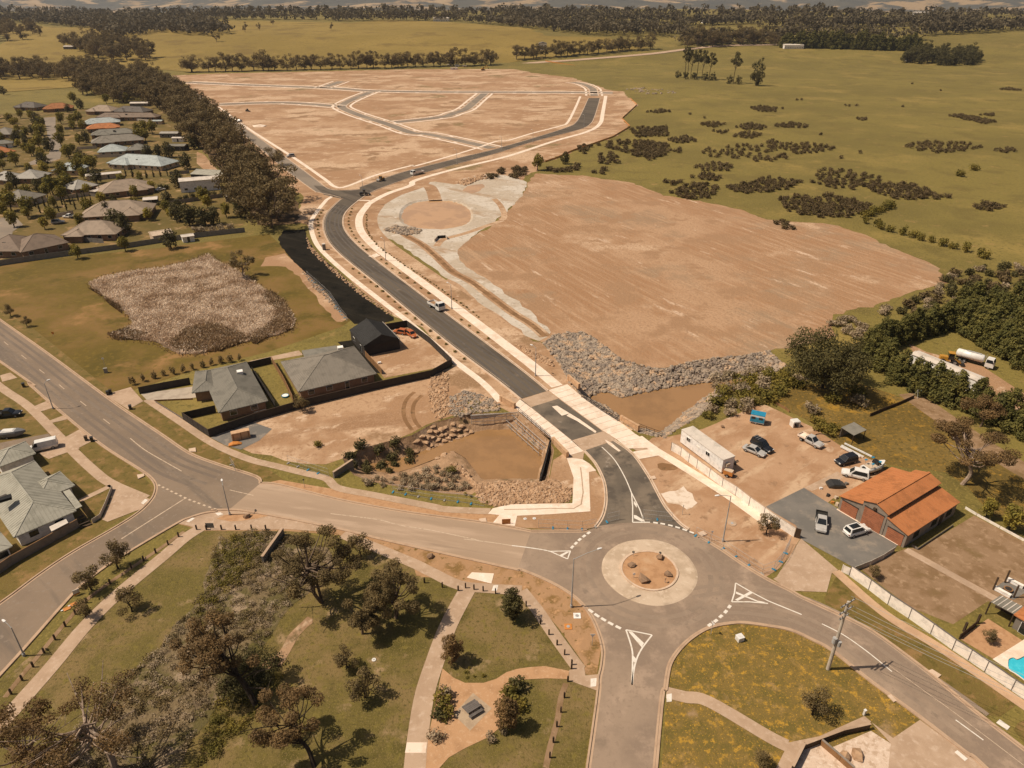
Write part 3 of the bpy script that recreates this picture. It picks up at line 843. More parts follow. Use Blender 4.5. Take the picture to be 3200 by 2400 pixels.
mobj('water_surface', [(p.x, p.y, -.06) for p in POOL], [tuple(range(n_))], wp, pl)

# tyre polish worn into the lanes
MT['polish_old'] = M('tyre_polish_old', (120, 103, 87), [((132, 114, 96), .25, .46, .62, (-40, 8)), ((114, 98, 82), .8, .5, .66)], rough=.8)
MT['polish_mid'] = M('tyre_polish_mid', (142, 121, 101), [((154, 131, 109), .2, .46, .62), ((134, 114, 95), .6, .52, .66)], rough=.8, alb=1.0)
MT['polish_new'] = M('tyre_polish_new', (96, 86, 76), [((88, 79, 70), .2, .46, .62, (-50, 8)), ((112, 99, 86), .6, .56, .68)], rough=.75, alb=.98)
for d_ in (1.5, 3.1, 5.4, 7.0):
    ribbon('tyre_polish', OLD_U[:-7], d_, d_ + .7, ZA + .003, 'polish_old', road_o)
    ribbon('tyre_polish', NR[46:], d_ * .9 + .2, d_ * .9 + .8, ZA + .003, 'polish_new', road_n)
for r_ in (9.6, 11.3):
    cc = [Vector((isl_c.x + r_ * math.cos(t * .1), isl_c.y + r_ * math.sin(t * .1), 0)) for t in range(63)]
    ribbon('tyre_polish', cc, -.4, .4, ZA + .004, 'polish_mid', road_r)
for d_ in (1.6, 3.2, 5.6, 7.2):
    ribbon('tyre_polish', RB_B[9:44], d_, d_ + .7, ZA + .003, 'polish_mid', road_r)

# ------------------------------------------------------------------ painted road markings
def line(spec, w, road, mat='paint', z=.009, n=5, name='painted_line'):
    c = catmull(W(spec), n) if n > 1 else W(spec)
    return ribbon(name, c, -w / 2, w / 2, ZA + z, mat, road)


def dashes(spec, road, w, l, mat='paint', z=.009, name='painted_dash'):
    """give-way dashes: each dash centred on a listed point, aligned with the row"""
    pts = W(spec)
    for q, p in enumerate(pts):
        t = (pts[min(q + 1, len(pts) - 1)] - pts[max(q - 1, 0)]).normalized()
        s = Vector((t.y, -t.x, 0))
        Z = Vector((0, 0, ZA + z))
        mobj(name, [p - t * l / 2 - s * w / 2 + Z, p + t * l / 2 - s * w / 2 + Z, p + t * l / 2 + s * w / 2 + Z, p - t * l / 2 + s * w / 2 + Z], [(3, 2, 1, 0)], mat, road)


def patch(spec, road, mat='paint', z=.011, name='painted_bar'):
    sheet(name, W(spec), ZA + z, mat, parent=road)


dashes('n:520,305 552,272 584,240 622,210 662,182', road_r, .45, .75)
dashes('n:680,856 733,895 790,930 852,965 918,998', road_r, .45, .85)
dashes('n:1878,820 1846,863 1804,904 1760,942 1708,977', road_r, .45, .75)
dashes('n:1240,95 1302,104 1368,118 1430,135 1492,156 1552,178', road_r, .4, .8, z=.016)
line('n:985,1020 1035,1180 1042,1300 1036,1495', .22, road_r)
line('n:1036,1495 1060,1330 1110,1200 1210,1065', .22, road_r)
line('n:985,1020 1100,1042 1210,1065', .2, road_r, n=1, z=.013)
patch('n:1005,1035 1035,1035 1140,1135 1120,1172', road_r, z=.017)
patch('n:1045,1240 1078,1278 1062,1308 1045,1285', road_r, z=.017)
line('n:1932,615 1922,700 1898,778', .2, road_r, n=1)
line('n:1932,615 2060,690 2212,770;m:290,335', .2, road_r, n=1, z=.013)
line('n:1898,778 2050,778 2212,792', .2, road_r, n=1, z=.011)
patch('n:1925,760 2050,692 2085,700 1950,770', road_r, z=.017)
patch('n:1935,690 2120,768 2190,782 2150,790 1935,708', road_r, z=.020)
line('n:0,292 110,305 250,325 330,342', .2, road_r, n=3)
line('n:330,342 480,408', .2, road_r, n=1, z=.013)
line('n:330,342 505,338', .2, road_r, n=1, z=.011)
line('n:505,338 480,408', .2, road_r, n=1, z=.015)
patch('n:405,378 470,345 500,345 425,390', road_r, z=.017)
line('n:-420,235 -200,262 0,292', .17, road_p, 'paint_worn')
line('j:-600,1260 -200,1310 0,1360 300,1410 680,1490', .17, road_p, 'paint_worn')
line('m:465,415 650,510 850,650 1070,828', .17, road_r)
line('m:1620,1245 1860,1420', .17, road_r, n=1)
line('m:1000,740 1300,960 1620,1190 2212,1640', .09, road_r, 'paint_worn')
line('j:1745,685 1850,790 1940,940 2000,1080', .2, road_a, n=5)
line('j:1340,330 1460,400', .1, road_b, n=1, z=.008)
line('j:2000,1080 2010,1200 2010,1335', .2, road_a, n=1)
line('j:2000,1080 2070,1220 2110,1330', .2, road_a, n=1, z=.012)
line('j:2010,1335 2160,1335', .25, road_a, n=1, z=.014)
patch('j:2020,1272 2040,1275 2110,1320 2090,1330 2022,1300', road_a, z=.017)
patch('j:2020,1150 2045,1180 2045,1210 2020,1175', road_a, z=.017)
patch('f:345,1025 390,1018 500,1085 430,1105', road_b, name='cement_spill', mat='concrete_new')
patch('f:500,1085 590,1140 730,1240 720,1255 560,1150 470,1105', road_b, z=.014, name='cement_trail', mat='concrete_new')
patch('f:800,1310 860,1340 940,1410 920,1415 830,1350', road_a, z=.014, name='cement_trail', mat='concrete_new')
dashes('h:1376,877 1411,895 1448,912 1484,930 1522,948 1560,967 1600,985 1640,1003 1680,1018 1720,1032 1766,1050 1812,1066 1858,1082', road_o, .35, .6, 'paint_worn')
line('h:1050,1340 1600,990', .22, road_o, 'paint_worn', n=1, z=.012)
line('h:1125,470 1250,570 1420,670 1570,755', .17, road_o, 'paint_worn')
for s_ in ('h:893,303 950,346', 'h:694,150 746,190', 'd:510,1388 556,1428', 'd:340,1258 384,1292', 'd:185,1133 228,1168', 'd:35,1018 72,1048'):
    line(s_, .15, road_o, 'paint_worn', n=1)
line('p:465,88 670,135', .16, road_o, 'paint_worn', n=1)
# tactile pads at the crossings
for s_, par in (('h:1220,1030 1255,995 1280,1005 1240,1042', road_o), ('h:1610,1190 1660,1158 1685,1163 1635,1198', road_o), ('h:1860,1118 1905,1112 1930,1128 1885,1140', road_o),
                ('o:945,85 988,80 975,130 930,130', road_r), ('o:1785,890 1838,885 1832,955 1785,960', road_r), ('m:1970,1270 2000,1242 2090,1305 2065,1335', road_r), ('m:1610,1525 1635,1508 1725,1582 1700,1602', road_r), ('n:1335,1580 1380,1570 1380,1640 1335,1645', road_r)):
    mb = MB().prism(W(s_), .05, .078)
    mb.build('tactile_pad', 'paint', par)
# drainage pit lids set in the kerbs
for s_, rd in (('k:500,1150 545,1138 580,1165 530,1185', road_r), ('k:95,665 125,660 140,685 110,690', road_a), ('h:1185,790 1245,780 1250,800 1195,825', road_o), ('h:1630,565 1690,555 1695,590 1640,590', road_o), ('m:1380,825 1415,812 1495,862 1460,890', road_r), ('m:1030,1040 1060,1030 1110,1085 1085,1095', road_r), ('j:680,1310 740,1300 750,1330 700,1335', road_p)):
    MB().prism(W(s_), .05, .19).build('pit_lid', 'kerb_new', rd)
# ------------------------------------------------------------------ vegetation
def foliage(name, c1, c2, c3, trans=.25, scale=.5):
    m = bpy.data.materials.new(name)
    m.use_nodes = True
    N, L = m.node_tree.nodes, m.node_tree.links
    b = N['Principled BSDF']
    b.inputs['Roughness'].default_value = .75
    b.inputs['Specular IOR Level'].default_value = .2
    oi = N.new('ShaderNodeObjectInfo')
    geo = N.new('ShaderNodeNewGeometry')
    m1 = N.new('ShaderNodeMix')
    m1.data_type = 'RGBA'
    m1.inputs['A'].default_value, m1.inputs['B'].default_value = lin(c1), lin(c2)
    L.new(oi.outputs['Random'], m1.inputs['Factor'])
    nz = N.new('ShaderNodeTexNoise')
    nz.inputs['Scale'].default_value = scale
    nz.inputs['Detail'].default_value = 4
    L.new(geo.outputs['Position'], nz.inputs['Vector'])
    mr = N.new('ShaderNodeMapRange')
    mr.inputs['From Min'].default_value, mr.inputs['From Max'].default_value = .42, .62
    L.new(nz.outputs['Fac'], mr.inputs['Value'])
    m2 = N.new('ShaderNodeMix')
    m2.data_type = 'RGBA'
    m2.inputs['B'].default_value = lin(c3)
    L.new(mr.outputs[0], m2.inputs['Factor'])
    L.new(m1.outputs['Result'], m2.inputs['A'])
    L.new(m2.outputs['Result'], b.inputs['Base Color'])
    if trans:
        tr = N.new('ShaderNodeBsdfTranslucent')
        L.new(m2.outputs['Result'], tr.inputs['Color'])
        ms = N.new('ShaderNodeMixShader')
        ms.inputs[0].default_value = trans
        L.new(b.outputs[0], ms.inputs[1])
        L.new(tr.outputs[0], ms.inputs[2])
        L.new(ms.outputs[0], N['Material Output'].inputs['Surface'])
    return m


MT['gum'] = foliage('gum_leaves', (112, 95, 61), (98, 82, 52), (134, 112, 72))
MT['gum_red'] = foliage('reddish_gum_leaves', (118, 93, 60), (104, 83, 52), (138, 108, 68))
MT['green_tree'] = foliage('green_leaves', (124, 112, 48), (105, 98, 43), (151, 132, 55))
MT['lime_tree'] = foliage('lime_leaves', (151, 134, 50), (134, 117, 48), (168, 146, 62))
MT['dark_tree'] = foliage('dark_leaves', (86, 78, 44), (74, 67, 39), (102, 92, 52))
MT['conifer'] = foliage('conifer_needles', (100, 95, 47), (88, 84, 42), (122, 112, 56))
MT['gorse'] = foliage('gorse_leaves', (100, 82, 54), (88, 73, 46), (116, 96, 63))
MT['scrub'] = foliage('creek_scrub', (156, 134, 104), (134, 116, 86), (176, 154, 124), scale=.35)
MT['reed'] = foliage('dry_reeds', (232, 208, 180), (222, 196, 168), (196, 166, 134), scale=.16)
MT['reed_dark'] = foliage('brown_reeds', (140, 112, 78), (124, 100, 68), (156, 126, 90), scale=.3)
MT['greenscrub'] = foliage('green_scrub', (115, 103, 43), (100, 91, 40), (139, 120, 52), scale=.4)
MT['far_wood'] = foliage('far_wood_leaves', (92, 80, 58), (92, 80, 58), (110, 96, 70), scale=.03)
MT['bark'] = M('grey_bark', (112, 92, 74), [((84, 68, 54), .9, .45, .62), ((140, 118, 98), 2, .54, .68)], coord='object')
MT['bark_dark'] = M('dark_bark', (58, 46, 36), [((74, 60, 46), .9, .45, .62)], coord='object')
MT['bark_pale'] = M('pale_bark', (164, 140, 118), [((120, 98, 80), .8, .45, .62), ((190, 168, 146), 2, .54, .68)], coord='object')


def leaf_arrays(clumps, n, size, rng, up=.35, flat=.8):
    """leaf faces scattered through clumps (cx, cy, cz, r)"""
    c = np.array(clumps, float)
    w = c[:, 3] ** 2
    idx = rng.choice(len(c), n, p=w / w.sum())
    d = rng.normal(size=(n, 3))
    d /= np.linalg.norm(d, axis=1)[:, None]
    rr = c[idx, 3] * (.35 + .65 * rng.random(n) ** .6)
    pos = c[idx, :3] + d * rr[:, None] * np.array([1, 1, flat])
    nrm = d * .7 + rng.normal(size=(n, 3)) * .55 + np.array([0, 0, up])
    nrm /= np.linalg.norm(nrm, axis=1)[:, None]
    t = np.cross(nrm, rng.normal(size=(n, 3)))
    t /= np.linalg.norm(t, axis=1)[:, None] + 1e-9
    b = np.cross(nrm, t)
    s = size * rng.uniform(.6, 1.35, n)[:, None]
    t, b = t * s * .5, b * s * .36
    V = np.stack([pos - t, pos - b * .9 + t * .1, pos + t, pos + b * .9 - t * .1], 1).reshape(-1, 3)
    return V


def quad_mesh(name, V, mat):
    n = len(V) // 4
    me = bpy.data.meshes.new(name)
    me.vertices.add(len(V))
    me.vertices.foreach_set('co', V.astype(np.float32).ravel())
    me.loops.add(4 * n)
    me.loops.foreach_set('vertex_index', np.arange(4 * n, dtype=np.int32))
    me.polygons.add(n)
    me.polygons.foreach_set('loop_start', np.arange(0, 4 * n, 4, dtype=np.int32))
    me.polygons.foreach_set('loop_total', np.full(n, 4, dtype=np.int32))
    me.materials.append(MT[mat])
    me.update(calc_edges=True)
    return me


def raw_mesh(name, mb, mat):
    me = bpy.data.meshes.new(name)
    me.from_pydata(mb.v, [], mb.f)
    me.materials.append(MT[mat])
    me.update()
    return me


def gum(seed, H, R, ncl, nleaf, size, mat='gum', bark='bark', lean=(0, 0), base=.5, zr=.26, cr=.3, trunks=1, tr=.03, bare=0, flat=.75):
    rng = np.random.default_rng(seed)
    mb = MB()
    cl = []
    for k in range(ncl):
        a = rng.uniform(0, 2 * math.pi)
        q = R * math.sqrt(rng.uniform(.03, 1.0))
        zz = H * (1 - zr) + H * zr * rng.uniform(-1, 1) * (1 - .55 * (q / R) ** 2) - H * .10 * (q / R)
        cl.append([lean[0] + q * math.cos(a), lean[1] + q * math.sin(a), zz, R * cr * rng.uniform(.7, 1.25)])
    for k in range(trunks):
        off = Vector((rng.uniform(-1, 1), rng.uniform(-1, 1), 0)) * (.06 * H if trunks > 1 else 0)
        top = Vector((lean[0], lean[1], 0)) * .8 + off * 2 + Vector((0, 0, H * base))
        pts = [off * .2, off * .6 + top * .35 + Vector((rng.uniform(-.1, .1) * R, rng.uniform(-.1, .1) * R, 0)), top * .7 + Vector((rng.uniform(-.1, .1) * R, 0, 0)), top]
        pts[0] = Vector((pts[0].x, pts[0].y, -.2))
        pts = catmull(pts, 4)
        rs = [H * tr * (1 - .55 * i / len(pts)) / math.sqrt(trunks) for i in range(len(pts))]
        mb.tube(pts, rs, 7)
        for j, c in enumerate(cl):
            if j % trunks != k:
                continue
            s0 = pts[int(rng.integers(len(pts) // 2, len(pts)))]
            e = Vector(c[:3])
            m1 = s0.lerp(e, .5) + Vector((0, 0, -.05 * H)) + Vector((rng.uniform(-.1, .1), rng.uniform(-.1, .1), 0)) * R * .6
            lp = catmull([s0, m1, e], 4)
            r0 = H * tr * .38
            mb.tube(lp, [r0 * (1 - .8 * i / len(lp)) for i in range(len(lp))], 5)
        for j in range(bare):
            a = rng.uniform(0, 2 * math.pi)
            s0 = pts[int(rng.integers(len(pts) // 3, len(pts)))]
            e = s0 + Vector((math.cos(a), math.sin(a), rng.uniform(-.1, .7))) * R * rng.uniform(.7, 1.35)
            m1 = s0.lerp(e, .45) + Vector((rng.uniform(-.3, .3), rng.uniform(-.3, .3), rng.uniform(-.1, .3))) * R * .3
            lp = catmull([s0, m1, e], 5)
            mb.tube(lp, [H * tr * .24 * (1 - .85 * i / len(lp)) + .015 for i in range(len(lp))], 5)
            for w in range(3):
                f0 = lp[len(lp) // 2 + w]
                f1 = f0 + Vector((rng.uniform(-1, 1), rng.uniform(-1, 1), rng.uniform(-.2, .8))) * R * .3
                mb.tube([f0, f0.lerp(f1, .5) + Vector((0, 0, .1)), f1], [.05, .035, .015], 4)
    return raw_mesh('trunk', mb, bark), quad_mesh('crown', leaf_arrays(cl, nleaf, size, rng, flat=flat), mat)


def roundtree(seed, H, R, nleaf, size, mat, bark='bark_dark', low=.25, shape=1.0):
    rng = np.random.default_rng(seed)
    mb = MB()
    mb.tube([Vector((0, 0, -.2)), Vector((.05, 0, H * .3)), Vector((0, .05, H * .6))], [H * .03, H * .024, H * .012], 6)
    cl = []
    n = 26
    for k in range(n):
        t = (k + .5) / n
        zz = H * (low + (1 - low) * t * .93)
        prof = math.sin(math.pi * (t * .82 + .14)) ** .7 * (1 - (shape - 1) * t)
        a = k * 2.4 + rng.uniform(-.4, .4)
        q = R * prof * rng.uniform(.2, .75)
        cl.append([q * math.cos(a), q * math.sin(a), zz, R * rng.uniform(.28, .46) * max(.35, prof)])
        if k % 3 == 0:
            mb.tube([Vector((0, 0, H * low * .9)), Vector((q * .5 * math.cos(a), q * .5 * math.sin(a), zz * .8)), Vector((q * math.cos(a), q * math.sin(a), zz))], [H * .012, H * .009, .02], 4)
    return raw_mesh('trunk', mb, bark), quad_mesh('crown', leaf_arrays(cl, nleaf, size, rng, flat=.9), mat)


def conifer(seed, H, R, nleaf, size, mat='conifer'):
    rng = np.random.default_rng(seed)
    mb = MB()
    mb.tube([Vector((0, 0, -.2)), Vector((0, 0, H * .5)), Vector((0, 0, H * .93))], [H * .03, H * .018, .03], 6)
    cl = []
    for k in range(46):
        t = (k / 46) ** .85
        rr = R * (1 - t) ** .6
        a = k * 2.4 + rng.uniform(-.3, .3)
        q = rr * rng.uniform(.45, .95)
        cl.append([q * math.cos(a), q * math.sin(a), H * (.06 + .9 * t) * rng.uniform(.9, 1.08), max(.3, R * .34 * (1 - t * .55)) * rng.uniform(.7, 1.25)])
    V = leaf_arrays(cl, nleaf, size, rng, up=.6, flat=1.1)
    return raw_mesh('trunk', mb, 'bark_dark'), quad_mesh('crown', V, mat)


def shrubmesh(seed, R, H, nleaf, size, mat):
    rng = np.random.default_rng(seed)
    cl = [[R * .55 * rng.uniform(-1, 1), R * .55 * rng.uniform(-1, 1), H * rng.uniform(.25, .7), R * rng.uniform(.35, .6)] for _ in range(9)]
    V = leaf_arrays(cl, nleaf, size, rng, flat=H / R * .75)
    V[:, 2] = np.maximum(V[:, 2], .02)
    return quad_mesh('foliage', V, mat)


KINDS = {
    'eucalyptus_tree': [gum(10 + k, 16, 5.4 + (k % 3) * .7, 24, 2100, .75, base=.35, cr=.34, zr=.42) for k in range(6)],
    'open_gum_tree': [gum(30 + k, 15, 5.0, 14, 1300, .7, base=.4, cr=.36, zr=.36, bark='bark_pale') for k in range(3)],
    'shade_tree': [roundtree(40 + k, 7, 3.0, 900, .6, 'green_tree') for k in range(4)],
    'lime_tree': [roundtree(50 + k, 6.5, 2.8, 800, .6, 'lime_tree') for k in range(2)],
    'dark_tree': [roundtree(60 + k, 8, 3.6, 1000, .65, 'dark_tree', low=.1) for k in range(3)],
    'pencil_cypress': [roundtree(70 + k, 6, .75, 420, .4, 'dark_tree', low=.03, shape=1.7) for k in range(2)],
    'conifer_tree': [conifer(80 + k, 7.0 + k * .5, 3.0, 3600, .42) for k in range(5)],
    'tall_pine': [gum(90 + k, 17, 4.0, 16, 1500, .6, mat='dark_tree', bark='bark_dark', base=.75, zr=.22, cr=.34, tr=.016) for k in range(2)],
    'thicket_tree': [gum(95 + k, 15, 6.0, 26, 1700, .9, mat='dark_tree', bark='bark_dark', base=.2, zr=.5, cr=.34) for k in range(3)],
    'small_tree': [gum(100 + k, 4.2, 1.5, 12, 2300, .2, base=.4, cr=.5, zr=.36, bark='bark_dark') for k in range(4)],
    'park_tree': [roundtree(110 + k, 5.5, 1.8, 3800, .22, 'gum_red' if k else 'dark_tree', low=.14) for k in range(3)],
}
SHR = {
    'gorse_bush': [shrubmesh(200 + k, 1.7, 1.7, 190, .55, 'gorse') for k in range(5)],
    'green_bush': [shrubmesh(210 + k, 1.3, 1.5, 260, .35, 'greenscrub') for k in range(3)],
    'brown_bush': [shrubmesh(220 + k, 1.3, 1.4, 260, .35, 'scrub') for k in range(3)],
    'dark_bush': [shrubmesh(230 + k, 1.4, 1.9, 300, .4, 'dark_tree') for k in range(3)],
    'plant_tuft': [shrubmesh(240 + k, .5, .6, 90, .22, 'greenscrub') for k in range(3)],
    'small_conifer': [shrubmesh(250 + k, .75, 2.4, 240, .3, 'gum') for k in range(2)],
}


def plant(kind, loc, s=1.0, label=None, group=None, cat='tree', sz=None, name=None, var=None):
    var = random.randrange(len(KINDS[kind])) if var is None else var
    tm, cm = KINDS[kind][var % len(KINDS[kind])]
    r = thing(name or kind, label, cat, (loc[0], loc[1], loc[2]), random.uniform(0, 6.28), group)
    r.scale = (s, s, s if sz is None else sz)
    for nm, me in (('trunk', tm), ('crown', cm)):
        o = bpy.data.objects.new(nm, me)
        COL.objects.link(o)
        o.parent = r
    return r


def shrub(kind, loc, s=1.0, label=None, group=None, cat='bush', sz=None, name=None):
    o = bpy.data.objects.new(name or kind, random.choice(SHR[kind]))
    COL.objects.link(o)
    o.location = loc
    o.rotation_euler = (0, 0, random.uniform(0, 6.28))
    o.scale = (s * random.uniform(.9, 1.15), s, s if sz is None else sz)
    return tag(o, label, cat, group)


ORD = 'first second third fourth fifth sixth seventh eighth ninth tenth eleventh twelfth thirteenth fourteenth fifteenth sixteenth seventeenth eighteenth nineteenth twentieth'.split()


def ordn(k):
    return ORD[k] if k < 20 else 'number %d' % (k + 1)


def scatter(poly, spacing, nmax=9999, seed=1, terrain=True):
    """points inside a photo outline, laid out on the land at least `spacing` metres apart"""
    r = random.Random(seed)
    wp_ = [G(x, y) for x, y in D(poly)] if isinstance(poly, str) else poly
    x0, x1, y0, y1 = min(p.x for p in wp_), max(p.x for p in wp_), min(p.y for p in wp_), max(p.y for p in wp_)
    out, cells = [], {}
    tries = int(6 * (x1 - x0) * (y1 - y0) / spacing ** 2) + 50
    for _ in range(min(tries, 60000)):
        x, y = r.uniform(x0, x1), r.uniform(y0, y1)
        ck = (int(x // spacing), int(y // spacing))
        if any((x - a) ** 2 + (y - b) ** 2 < spacing ** 2 for i in (-1, 0, 1) for j in (-1, 0, 1) for a, b in cells.get((ck[0] + i, ck[1] + j), ())):
            continue
        if not inside(x, y, wp_):
            continue
        cells.setdefault(ck, []).append((x, y))
        out.append(Vector((x, y, T(x, y))))
        if len(out) >= nmax:
            break
    return out


def along(spec, spacing, jit, seed=1):
    r = random.Random(seed)
    pts = resample([G(x, y) for x, y in D(spec)], spacing)
    return [Vector((p.x + r.uniform(-jit, jit), p.y + r.uniform(-jit, jit), T(p.x, p.y))) for p in pts]


# tree belt between the old estate and the new one
for p in scatter('D:640,495 622,450 574,402 532,352 490,308 446,258 412,222 385,198 330,172 240,160 185,180 165,208 250,222 330,228 395,275 418,318 465,360 500,415 520,470 590,500', 6.8, 165, 5):
    plant('eucalyptus_tree', p, random.uniform(.95, 1.4), ('brown eucalyptus in the near end of the belt, by the black liner' if p.y < 330 else 'brown eucalyptus in the middle of the belt beside the old estate' if p.y < 560 else 'brown eucalyptus in the far end of the belt, toward the paddocks'), 'eucalypts of the tree belt')
plant('eucalyptus_tree', P(592, 358), .7, 'lone eucalyptus standing at the side street edge, apart from the belt', sz=.75)
# row beyond the estate
for n_, p in enumerate(along('D:405,157 700,151 1065,143', 11, 4, 2)):
    plant('eucalyptus_tree', p, random.uniform(1.15, 1.6), ordn(n_) + ' eucalyptus from the belt in the row behind the bare estate', 'eucalypts behind the bare estate')
for n_, p in enumerate(along('D:1120,131 1230,122 1330,113 1405,106', 11, 4, 3)):
    plant('eucalyptus_tree', p, random.uniform(1.2, 1.6), ordn(n_) + ' eucalyptus from the left along the far country road', 'eucalypts along the far road')
for p in scatter('D:-30,178 60,172 150,176 205,172 230,150 150,160 60,158 -30,160', 13, 34, 4):
    plant('eucalyptus_tree', p, random.uniform(1.1, 1.6), 'eucalyptus in the clump at the edge of the left paddock', 'eucalypts beside the left paddock')
for p in scatter('D:-20,90 90,88 95,72 60,62 -20,68', 16, 20, 6) + scatter('D:130,98 245,95 300,110 330,130 250,140 160,112', 16, 30, 7):
    plant('eucalyptus_tree', p, random.uniform(1.3, 1.8), 'spreading eucalyptus in the clumps of the far left paddocks', 'eucalypts of the far left paddocks')
for x, y in ((320, 110), (468, 92), (530, 70), (560, 66), (716, 66), (590, 55)):
    plant('open_gum_tree', G(x, y), random.uniform(.8, 1.2), 'scattered gum standing alone in the far green paddock', 'lone gums of the far paddock')
plant('dark_tree', P(8, 205), 1.1, 'small dark round tree alone in the left paddock')
# pines on the right paddock
for x, y in ((1478, 168), (1492, 170), (1505, 167), (1516, 172), (1532, 172), (1485, 166)):
    plant('tall_pine', P(x, y), random.uniform(1.3, 1.5), sz=random.uniform(1.7, 2.1), label='tall thin pine in the cluster of pines on the paddock', group='clustered paddock pines')
plant('tall_pine', P(1584, 180), 1.4, 'single tall flat-topped pine between the cluster and the bushy pine', sz=1.9)
for x, y in ((1465, 168), (1480, 171), (1500, 172), (1524, 174), (1540, 174), (1576, 181), (1594, 182)):
    plant('thicket_tree', P(x, y), .6, 'dark low tree under the paddock pines', 'low trees under the paddock pines')
plant('thicket_tree', P(1634, 185), 1.15, 'tall bushy dark pine with a leaning crown on the paddock', sz=2.1)
for p in scatter('D:1926,135 2000,143 2060,146 2118,142 2100,122 1990,120', 9, 40, 8):
    plant('thicket_tree', p, random.uniform(1.0, 1.4), 'dark tree in the thicket around the small white shed', 'trees of the thicket')
for n_, p in enumerate(along('D:1690,103 1800,106 1900,109 1985,111', 6, 2, 9)):
    plant('conifer_tree', p, random.uniform(2.6, 3.2), ordn(n_) + ' conifer from the white farm building in the far windbreak', 'far windbreak conifers')
for p in scatter('D:1475,106 1580,101 1680,99 1680,85 1475,92', 17, 26, 10):
    plant('eucalyptus_tree', p, random.uniform(1.3, 1.8), 'eucalyptus beside the curve of the far country road', 'eucalypts by the far road curve')

# far woods: one mass
def wood(name, polys, spacing, H, label, seed, leaf=4.6, nl=55, mat='far_wood', spread=.34):
    rng = np.random.default_rng(seed)
    Vs = []
    for k, poly in enumerate(polys):
        for p in scatter(poly, spacing, 2600, seed + k):
            h = H * rng.uniform(.7, 1.2)
            cl = [[p.x + rng.uniform(-1, 1) * h * spread, p.y + rng.uniform(-1, 1) * h * spread, p.z + h * rng.uniform(.25, .72), h * rng.uniform(.22, .32)] for _ in range(5)]
            Vs.append(leaf_arrays(cl, nl, leaf, rng))
    o = bpy.data.objects.new(name, quad_mesh(name, np.concatenate(Vs), mat))
    COL.objects.link(o)
    return tag(o, label, None, None, 'stuff')


wood('far_woodland', ['D:-40,46 100,42 260,44 420,50 500,74 440,80 330,70 250,96 200,64 60,50 -40,52', 'D:420,44 700,44 740,47 1000,47 1000,44 740,43 420,40', 'D:990,48 1130,62 1280,78 1480,81 1480,70 1300,62 1100,50'],
     13, 25, 'brown-green woodland along the far rise', 21)
wood('far_tree_lines', ['D:1475,98 1690,95 1690,90 1475,92', 'D:1690,86 1985,90 1985,84 1690,80', 'D:1995,78 2120,72 2260,62 2260,58 2100,66 1995,73', 'D:1640,60 1790,62 2000,58 2110,52 2110,49 1900,54 1640,57', 'D:1475,58 1640,52 1640,49 1475,54', 'D:1090,44 1300,48 1475,50 1475,47 1300,45 1090,42'],
     10, 26, 'dark tree lines and copses of the far farmland', 31)
wood('horizon_woods', ['D:-40,30 740,33 1080,34 1080,32 740,31 -40,28', 'D:1560,42 1700,44 1960,40 1960,38 1560,40', 'D:2000,36 2260,32 2260,30 2000,34', 'D:1080,32 1500,34 1800,30 1800,29 1500,32 1080,30'],
     24, 24, 'hazy woods below the far hills', 41, leaf=6.5, nl=70, spread=.6)

# gorse on the green paddock
clusters = ['s:630,165 700,155 790,170 780,185 690,185', 's:340,262 420,245 490,260 430,278', 's:550,275 640,255 725,275 700,292 600,290', 's:760,265 870,250 975,270 930,285 800,275',
            's:530,325 620,305 700,322 640,342 570,340', 's:340,420 440,388 600,378 760,390 850,450 830,475 700,480 520,460 400,450', 's:690,370 760,350 820,372 1000,375 1125,395 1060,420 900,430 760,400',
            's:310,510 430,480 530,500 510,525 380,525', 's:290,570 380,545 480,565 430,588', 's:125,595 240,590 180,612', 's:170,655 260,615 400,605 455,640 380,695 240,685', 's:480,625 640,600 740,570 930,590 850,640 720,650 600,660',
            's:945,590 1060,520 1200,530 1390,570 1330,630 1200,645 1050,630', 's:1310,620 1420,600 1560,610 1670,640 1640,690 1500,690 1350,660', 's:800,700 900,668 990,690 1000,740 960,790 850,760',
            's:1000,700 1100,670 1280,720 1370,735 1200,800 1000,795', 's:1500,385 1640,360 1880,370 1980,395 1800,430 1640,425', 's:1760,210 1850,205 2060,245 1990,258', 's:1945,205 2030,200 2030,212', 's:2040,410 2110,395 2180,410 2110,425',
            's:1895,735 1990,710 2100,735 2000,758', 's:755,830 810,820 885,860 840,875', 's:0,300 150,275 160,330 0,330', 's:0,350 150,380 160,430 60,470 0,440', 's:155,350 270,330 325,360 220,370', 's:165,410 240,400 230,425',
            's:2070,60 2120,48 2200,65', 's:1240,225 1310,228 1280,240', 's:420,300 520,300 480,318', 's:40,190 120,175 190,185 100,195', 's:1680,665 1735,680 1700,695']
gpts = []
for k, c in enumerate(clusters):
    gpts += scatter(c, 2.7, 60, 300 + k)
gpts += [W1(t) for t in ('s:370,222', 's:930,116', 's:905,118', 's:1250,150', 's:1180,150', 's:1205,153', 's:1515,156', 's:1040,318', 's:1160,453', 's:1770,678', 's:1565,24', 's:1265,423', 's:285,200', 's:820,168', 's:1730,63')]
gpts.sort(key=lambda p: p.y)
for p in gpts[:300]:
    shrub('gorse_bush', p, random.uniform(.8, 1.35), ('dark gorse bush in the nearest paddock patches, by the cleared field' if p.y < 380 else 'dark gorse bush in the middle paddock patches' if p.y < 470 else 'dark gorse bush in the farther paddock patches'), 'gorse bushes on the green paddock')
